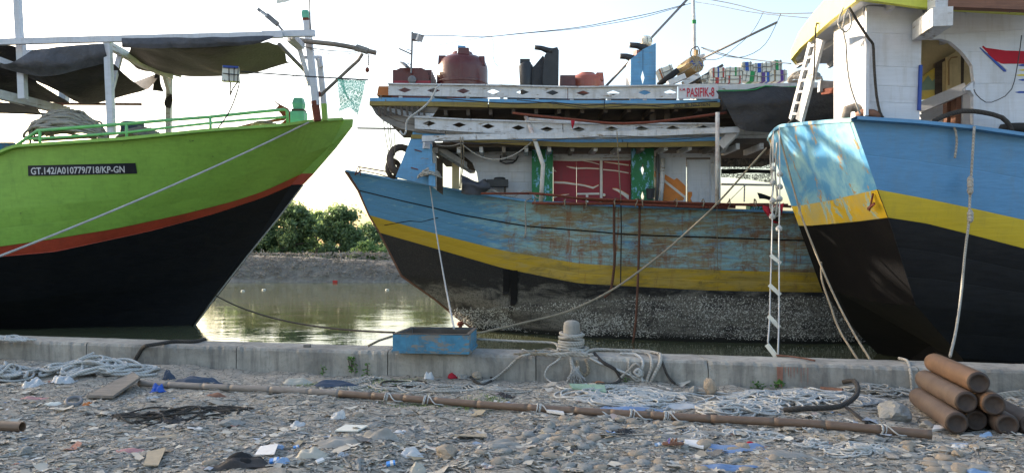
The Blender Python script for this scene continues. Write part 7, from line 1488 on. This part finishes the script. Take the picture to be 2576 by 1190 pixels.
# middling pieces of muddy refuse: a few shapes, each piece its own object
rng = random.Random(31)
def refuse_mesh(mt, seed):
    mb = MB(); P = []; n = 15
    for i in range(n):
        row = []
        for j in range(n):
            u_, v_ = i/(n-1)-.5, j/(n-1)-.5; r_ = min(1, 2*math.hypot(u_, v_)); w1 = mnoise.noise(Vector((u_*3+seed, v_*4, 1))); w2 = mnoise.noise(Vector((u_*7, v_*9+seed, 2)))
            row.append((u_*(1+.5*w1), v_*(.55+.4*w2), .03+.16*max(0, 1-r_**3)*(.4+1.0*w1)+.16*abs(w2)))
        P.append(row)
    mb.grid(P, flip=True); o = mb.build('refuse', M[mt], smooth=True, loc=(0, 0, 0)); me = o.data; bpy.data.objects.remove(o); return me
for mt, lb, cnt_, sz in (('mud_cloth', 'crumpled mud coloured cloth trodden into the rubble', 46, .24), ('bag_clear', 'limp translucent plastic film lying in the rubble', 16, .17), ('carton', 'crumpled tan paper lying in the rubble', 22, .18), ('cloth_dark', 'dark grey rag pressed into the rubble', 16, .20), ('stone_grey', 'hardened grey mud crust standing up in the rubble', 26, .20), ('bag_white', 'small scrap of white plastic in the rubble', 14, .09)):
    ms3 = [refuse_mesh(mt, 5.1*k+len(mt)) for k in range(3)]
    for k in range(cnt_):
        py = 975+212*rng.random()**.75; px = rng.uniform(10, 2560)
        if px > 2240 and py < 1110: px -= 700
        p = gnd(px, py, -.012); s_ = sz*rng.uniform(.6, 1.3)
        if p.y > wallY(p.x)-.15: continue
        put('refuse', ms3[k % 3], p, (s_, s_, s_*rng.uniform(.5, 1.1)), rng.uniform(0, 6.28), lb, 'refuse', 'refuse trodden into the rubble', (rng.uniform(-.1, .1), rng.uniform(-.1, .1)))
def packet(px, py, s, rz, lb, mt='pack_blue'):
    p = gnd(px, py, .015); t = thing('packet', lb, 'packet', p); a = Vector((math.cos(rz), math.sin(rz), .2)).normalized(); up = Vector((0, -.4, .9)).normalized(); b = up.cross(a).normalized(); up = a.cross(b)
    MB().box(p+Vector((0, 0, .02)), (s, s*.55, s*.3), ax=(a, b, up)).build('carton', M[mt], t); MB().box(p+Vector((0, 0, .02))+a*s*.12, (s*.35, s*.56, s*.31), ax=(a, b, up)).build('white_panel', M['paper_white'], t)
packet(745, 1140, .045, .5, 'small blue and white packet beside the white card'); packet(1033, 1172-15, .075, .5, 'blue and white carton left of the round dirty bag'); packet(1128-145, 1180, .065, .1, 'second blue carton close to the bottom edge left of the cobbles'); packet(925, 1124, .04, .9, 'small light blue packet before the muddy rag heap')
packet(690, 1178, .07, .1, 'blue tube packet in the lower left foreground'); packet(1655, 1130, .05, .2, 'small blue sachet among the stones', 'bag_blue'); packet(805, 1176, .06, .7, 'crushed white packet by the rag heap', 'paper_white')
# sandal
sn = thing('sandal', 'brown sandal with purple straps lying near the cobbles', 'sandal', gnd(1700, 1128, .01)); p = gnd(1690, 1130, .03); mb = MB(); out = []
for k in range(16): a = k*.3927; out.append(p+Vector((math.cos(a)*.09*(1+.12*math.cos(a)), math.sin(a)*.032, 0)))
mb.prism(out, (0, 0, .016)); mb.build('sole', M['brown_wood'], sn)
for dx in (-.03, 0, .03): MB().tube([p+Vector((dx, -.03, .016)), p+Vector((dx+.01, 0, .05)), p+Vector((dx, .03, .016))], .006, 5).build('strap', M['purple' if dx < 0 else 'brown_wood'], sn)
# bricks on the wall
tag(MB().box(topw(773, 872, .012), (.09, .06, .035)).build('wood_block', M['grey_wood']), 'small wooden block lying on top of the wall', 'block')
# weeds
def weed(px, z0, n, s, lb, spread=.12, mt='weed', seed=0, onface=True, up=1.0):
    rng2 = random.Random(seed); p = face(px, z0, .02) if onface else gnd(px, z0, 0); root = thing('weed', lb, 'plant', p, None); ls_ = MB(); st = MB(); col = []
    for k in range(n):
        a = rng2.uniform(0, 6.28); h = rng2.random()*spread*2*up; q = p+Vector((math.cos(a)*spread*rng2.random(), -abs(math.sin(a))*spread*.5*rng2.random(), h)); sz = s*rng2.uniform(.6, 1.2)
        if k % 3 == 0: st.tube([p, (p+q)/2+Vector((0, -.01, .01)), q], .003, 3)
        d = Vector((rng2.uniform(-1, 1), rng2.uniform(-1, 0), rng2.uniform(-.4, .8))).normalized(); w_ = d.cross(Vector((rng2.uniform(-1, 1), 1, .5))).normalized()
        ls_.add([q, q+d*sz*.5+w_*sz*.28, q+d*sz, q+d*sz*.5-w_*sz*.28], [(0, 1, 2, 3)]); t_ = rng2.random(); col += [(t_, t_, t_, 1)]*4
    ls_.col = col; st.build('stem', M['bark'], root); ls_.build('leaves', M[mt], root)
weed(884, .03, 60, .045, 'leafy green weed growing up the wall left of the tray', .07, seed=1, up=1.5); weed(925, .0, 20, .04, 'small low weed at the wall foot beside the tall weed', .08, seed=2); weed(815, .0, 16, .04, 'tiny weed sprouting at the wall foot on the left', .05, seed=3)
weed(1907, .0, 30, .05, 'pair of green weeds below the rope ladder, the left one', .07, seed=4, up=.6); weed(1955, .02, 30, .05, 'pair of green weeds below the rope ladder, the right one', .07, seed=5, up=.6); weed(1575, .0, 30, .03, 'low green growth at the wall foot behind the loops', .14, seed=6, up=.3); weed(1690-90, .0, 18, .03, 'small weed right under the hanging loops', .06, seed=7, up=.4)
ms_ = MB(); rng = random.Random(3); col = []
for (px, py, rx, ry, n) in ((1000, 968, 60, 12, 900), (1180, 1022, 90, 10, 900), (940, 985, 80, 12, 500), (1040, 1015, 60, 10, 400), (1230, 1010, 60, 8, 300), (1820, 1130, 20, 5, 60), (1500, 985, 90, 6, 250), (770, 965, 40, 6, 150)):
    for _ in range(n):
        p = gnd(px+rng.gauss(0, rx*.5), py+rng.gauss(0, ry*.5), 0); a = rng.uniform(0, 6.28); h = rng.uniform(.01, .035); d = Vector((math.cos(a), math.sin(a), 0))*.004
        ms_.add([p-d, p+d, p+d*rng.uniform(-2, 3)+Vector((rng.uniform(-.01, .01), rng.uniform(-.01, .01), h))], [(0, 1, 2)]); t_ = rng.random(); col += [(t_, t_, t_, 1)]*3
ms_.col = col; ms_.build('grass', M['moss'], kind='stuff')
# litter: nobody could count it
def litter():
    rng = np.random.default_rng(5); mb = MB(); col = []
    pal = [((.48, .44, .37), 40), ((.40, .36, .30), 34), ((.50, .47, .41), 18), ((.27, .25, .21), 18), ((.15, .14, .13), 10), ((.55, .55, .54), 3), ((.28, .33, .41), 3), ((.16, .26, .45), 1), ((.40, .30, .27), 2), ((.38, .30, .19), 6), ((.30, .12, .09), 1), ((.16, .28, .22), 1)]
    P_ = np.array([w_ for _, w_ in pal], float); P_ /= P_.sum()
    for k in range(13500):
        py = 955+235*rng.random()**.8; px = rng.uniform(-30, 2606); g = G(px, py, 0); x, y = g.x, g.y
        if y > wallY(x)-.03: continue
        if px > 2150 and rng.random() < .45: continue
        if px > 1900 and py > 1140 and rng.random() < .5: continue
        s = .0145*math.exp(rng.normal(0, .55))*(1.6 if rng.random() < .08 else 1); s = min(s, .075); a = rng.uniform(0, 6.28); asp = rng.uniform(.25, .9); tl = rng.normal(0, .13)
        c_ = pal[rng.choice(len(pal), p=P_)][0]; v = rng.uniform(.8, 1.2); z = gh(x, y)+.004+.3*s*rng.random(); fold = rng.normal(0, .22)*s; ca, sa = math.cos(a), math.sin(a); b = len(mb.v)
        for i in (-1, 0, 1):
            for j in (-1, 0, 1):
                lx, ly = i*s*(1+.25*rng.normal()), j*s*asp*(1+.25*rng.normal()); mb.v.append((x+lx*ca-ly*sa, y+lx*sa+ly*ca, z+tl*lx+abs(i)*fold+.10*s*rng.normal()))
                col.append((c_[0]*v, c_[1]*v, c_[2]*v, 1))
        for i in (0, 1):
            for j in (0, 1): q = b+i*3+j; mb.f.append((q, q+3, q+4, q+1)); mb.m.append(0)
    mb.col = col; mb.build('litter', M['litter'], kind='stuff', smooth=True)
    # fibres and strands
    st = MB(); rr = random.Random(9)
    for k in range(2600):
        py = 958+225*rr.random(); px = rr.uniform(-20, 2590); g = G(px, py, 0)
        if g.y > wallY(g.x)-.06: continue
        a = rr.uniform(0, 3.14); L = rr.uniform(.04, .22); pts = []; x, y = g.x, g.y
        for i in range(5):
            pts.append((x, y, gh(x, y)+.008+.012*rr.random())); a += rr.uniform(-.7, .7); x += math.cos(a)*L/4; y += math.sin(a)*L/4*.7
            y = min(y, wallY(x)-.03)
        st.tube(pts, rr.uniform(.0015, .0045), 3, caps=False)
    st.build('fibre_litter', M['rope'], kind='stuff')
    ms2 = MB()
    for k in range(2200):
        py = 962+225*rr.random()**.8; px = rr.uniform(-20, 2590); g = G(px, py, 0)
        if g.y > wallY(g.x)-.08: continue
        a = rr.gauss(0, .5); L = rr.uniform(.05, .26); pts = []; x, y = g.x, g.y
        for i in range(6):
            pts.append((x, y, gh(x, y)+.002+.012*rr.random())); a += rr.uniform(-.6, .6); x += math.cos(a)*L/5; y += math.sin(a)*L/5*.8; y = min(y, wallY(x)-.03)
        w_ = rr.uniform(.004, .011); ms2.tube(spline(pts, .03), [w_*.4]+[w_]*400, 4, caps=False) if False else ms2.tube(pts, [w_*.3, w_, w_*.7, w_, w_*.8, w_*.2], 4, caps=False)
    ms2.build('muddy_strips', M['mud_cloth'], kind='stuff', smooth=True)
    # lumps of mud
    import bmesh
    lm = MB(); rr = random.Random(19)
    for k in range(1500):
        py = 960+228*rr.random(); px = rr.uniform(-20, 2590); g = G(px, py, 0)
        if g.y > wallY(g.x)-.05: continue
        s = rr.uniform(.005, .020); z = gh(g.x, g.y); vs = []
        for (i, j, k_) in ((1, 0, 0), (0, 1, 0), (-1, 0, 0), (0, -1, 0), (.6, .6, .5), (-.6, .5, .5), (-.5, -.6, .5), (.6, -.5, .5)):
            vs.append((g.x+i*s*rr.uniform(.7, 1.3), g.y+j*s*rr.uniform(.7, 1.3), z-.004+k_*s*1.1*rr.uniform(.7, 1.2)))
        lm.add(vs, [(0, 1, 4), (1, 5, 4), (1, 2, 5), (2, 6, 5), (2, 3, 6), (3, 7, 6), (3, 0, 7), (0, 4, 7), (4, 5, 6, 7)])
    lm.build('rubble', M['stone_grey'], kind='stuff')
litter()
print('objects', len(bpy.data.objects), 'tris', sum(len(o.data.polygons) for o in bpy.data.objects if o.type == 'MESH'))
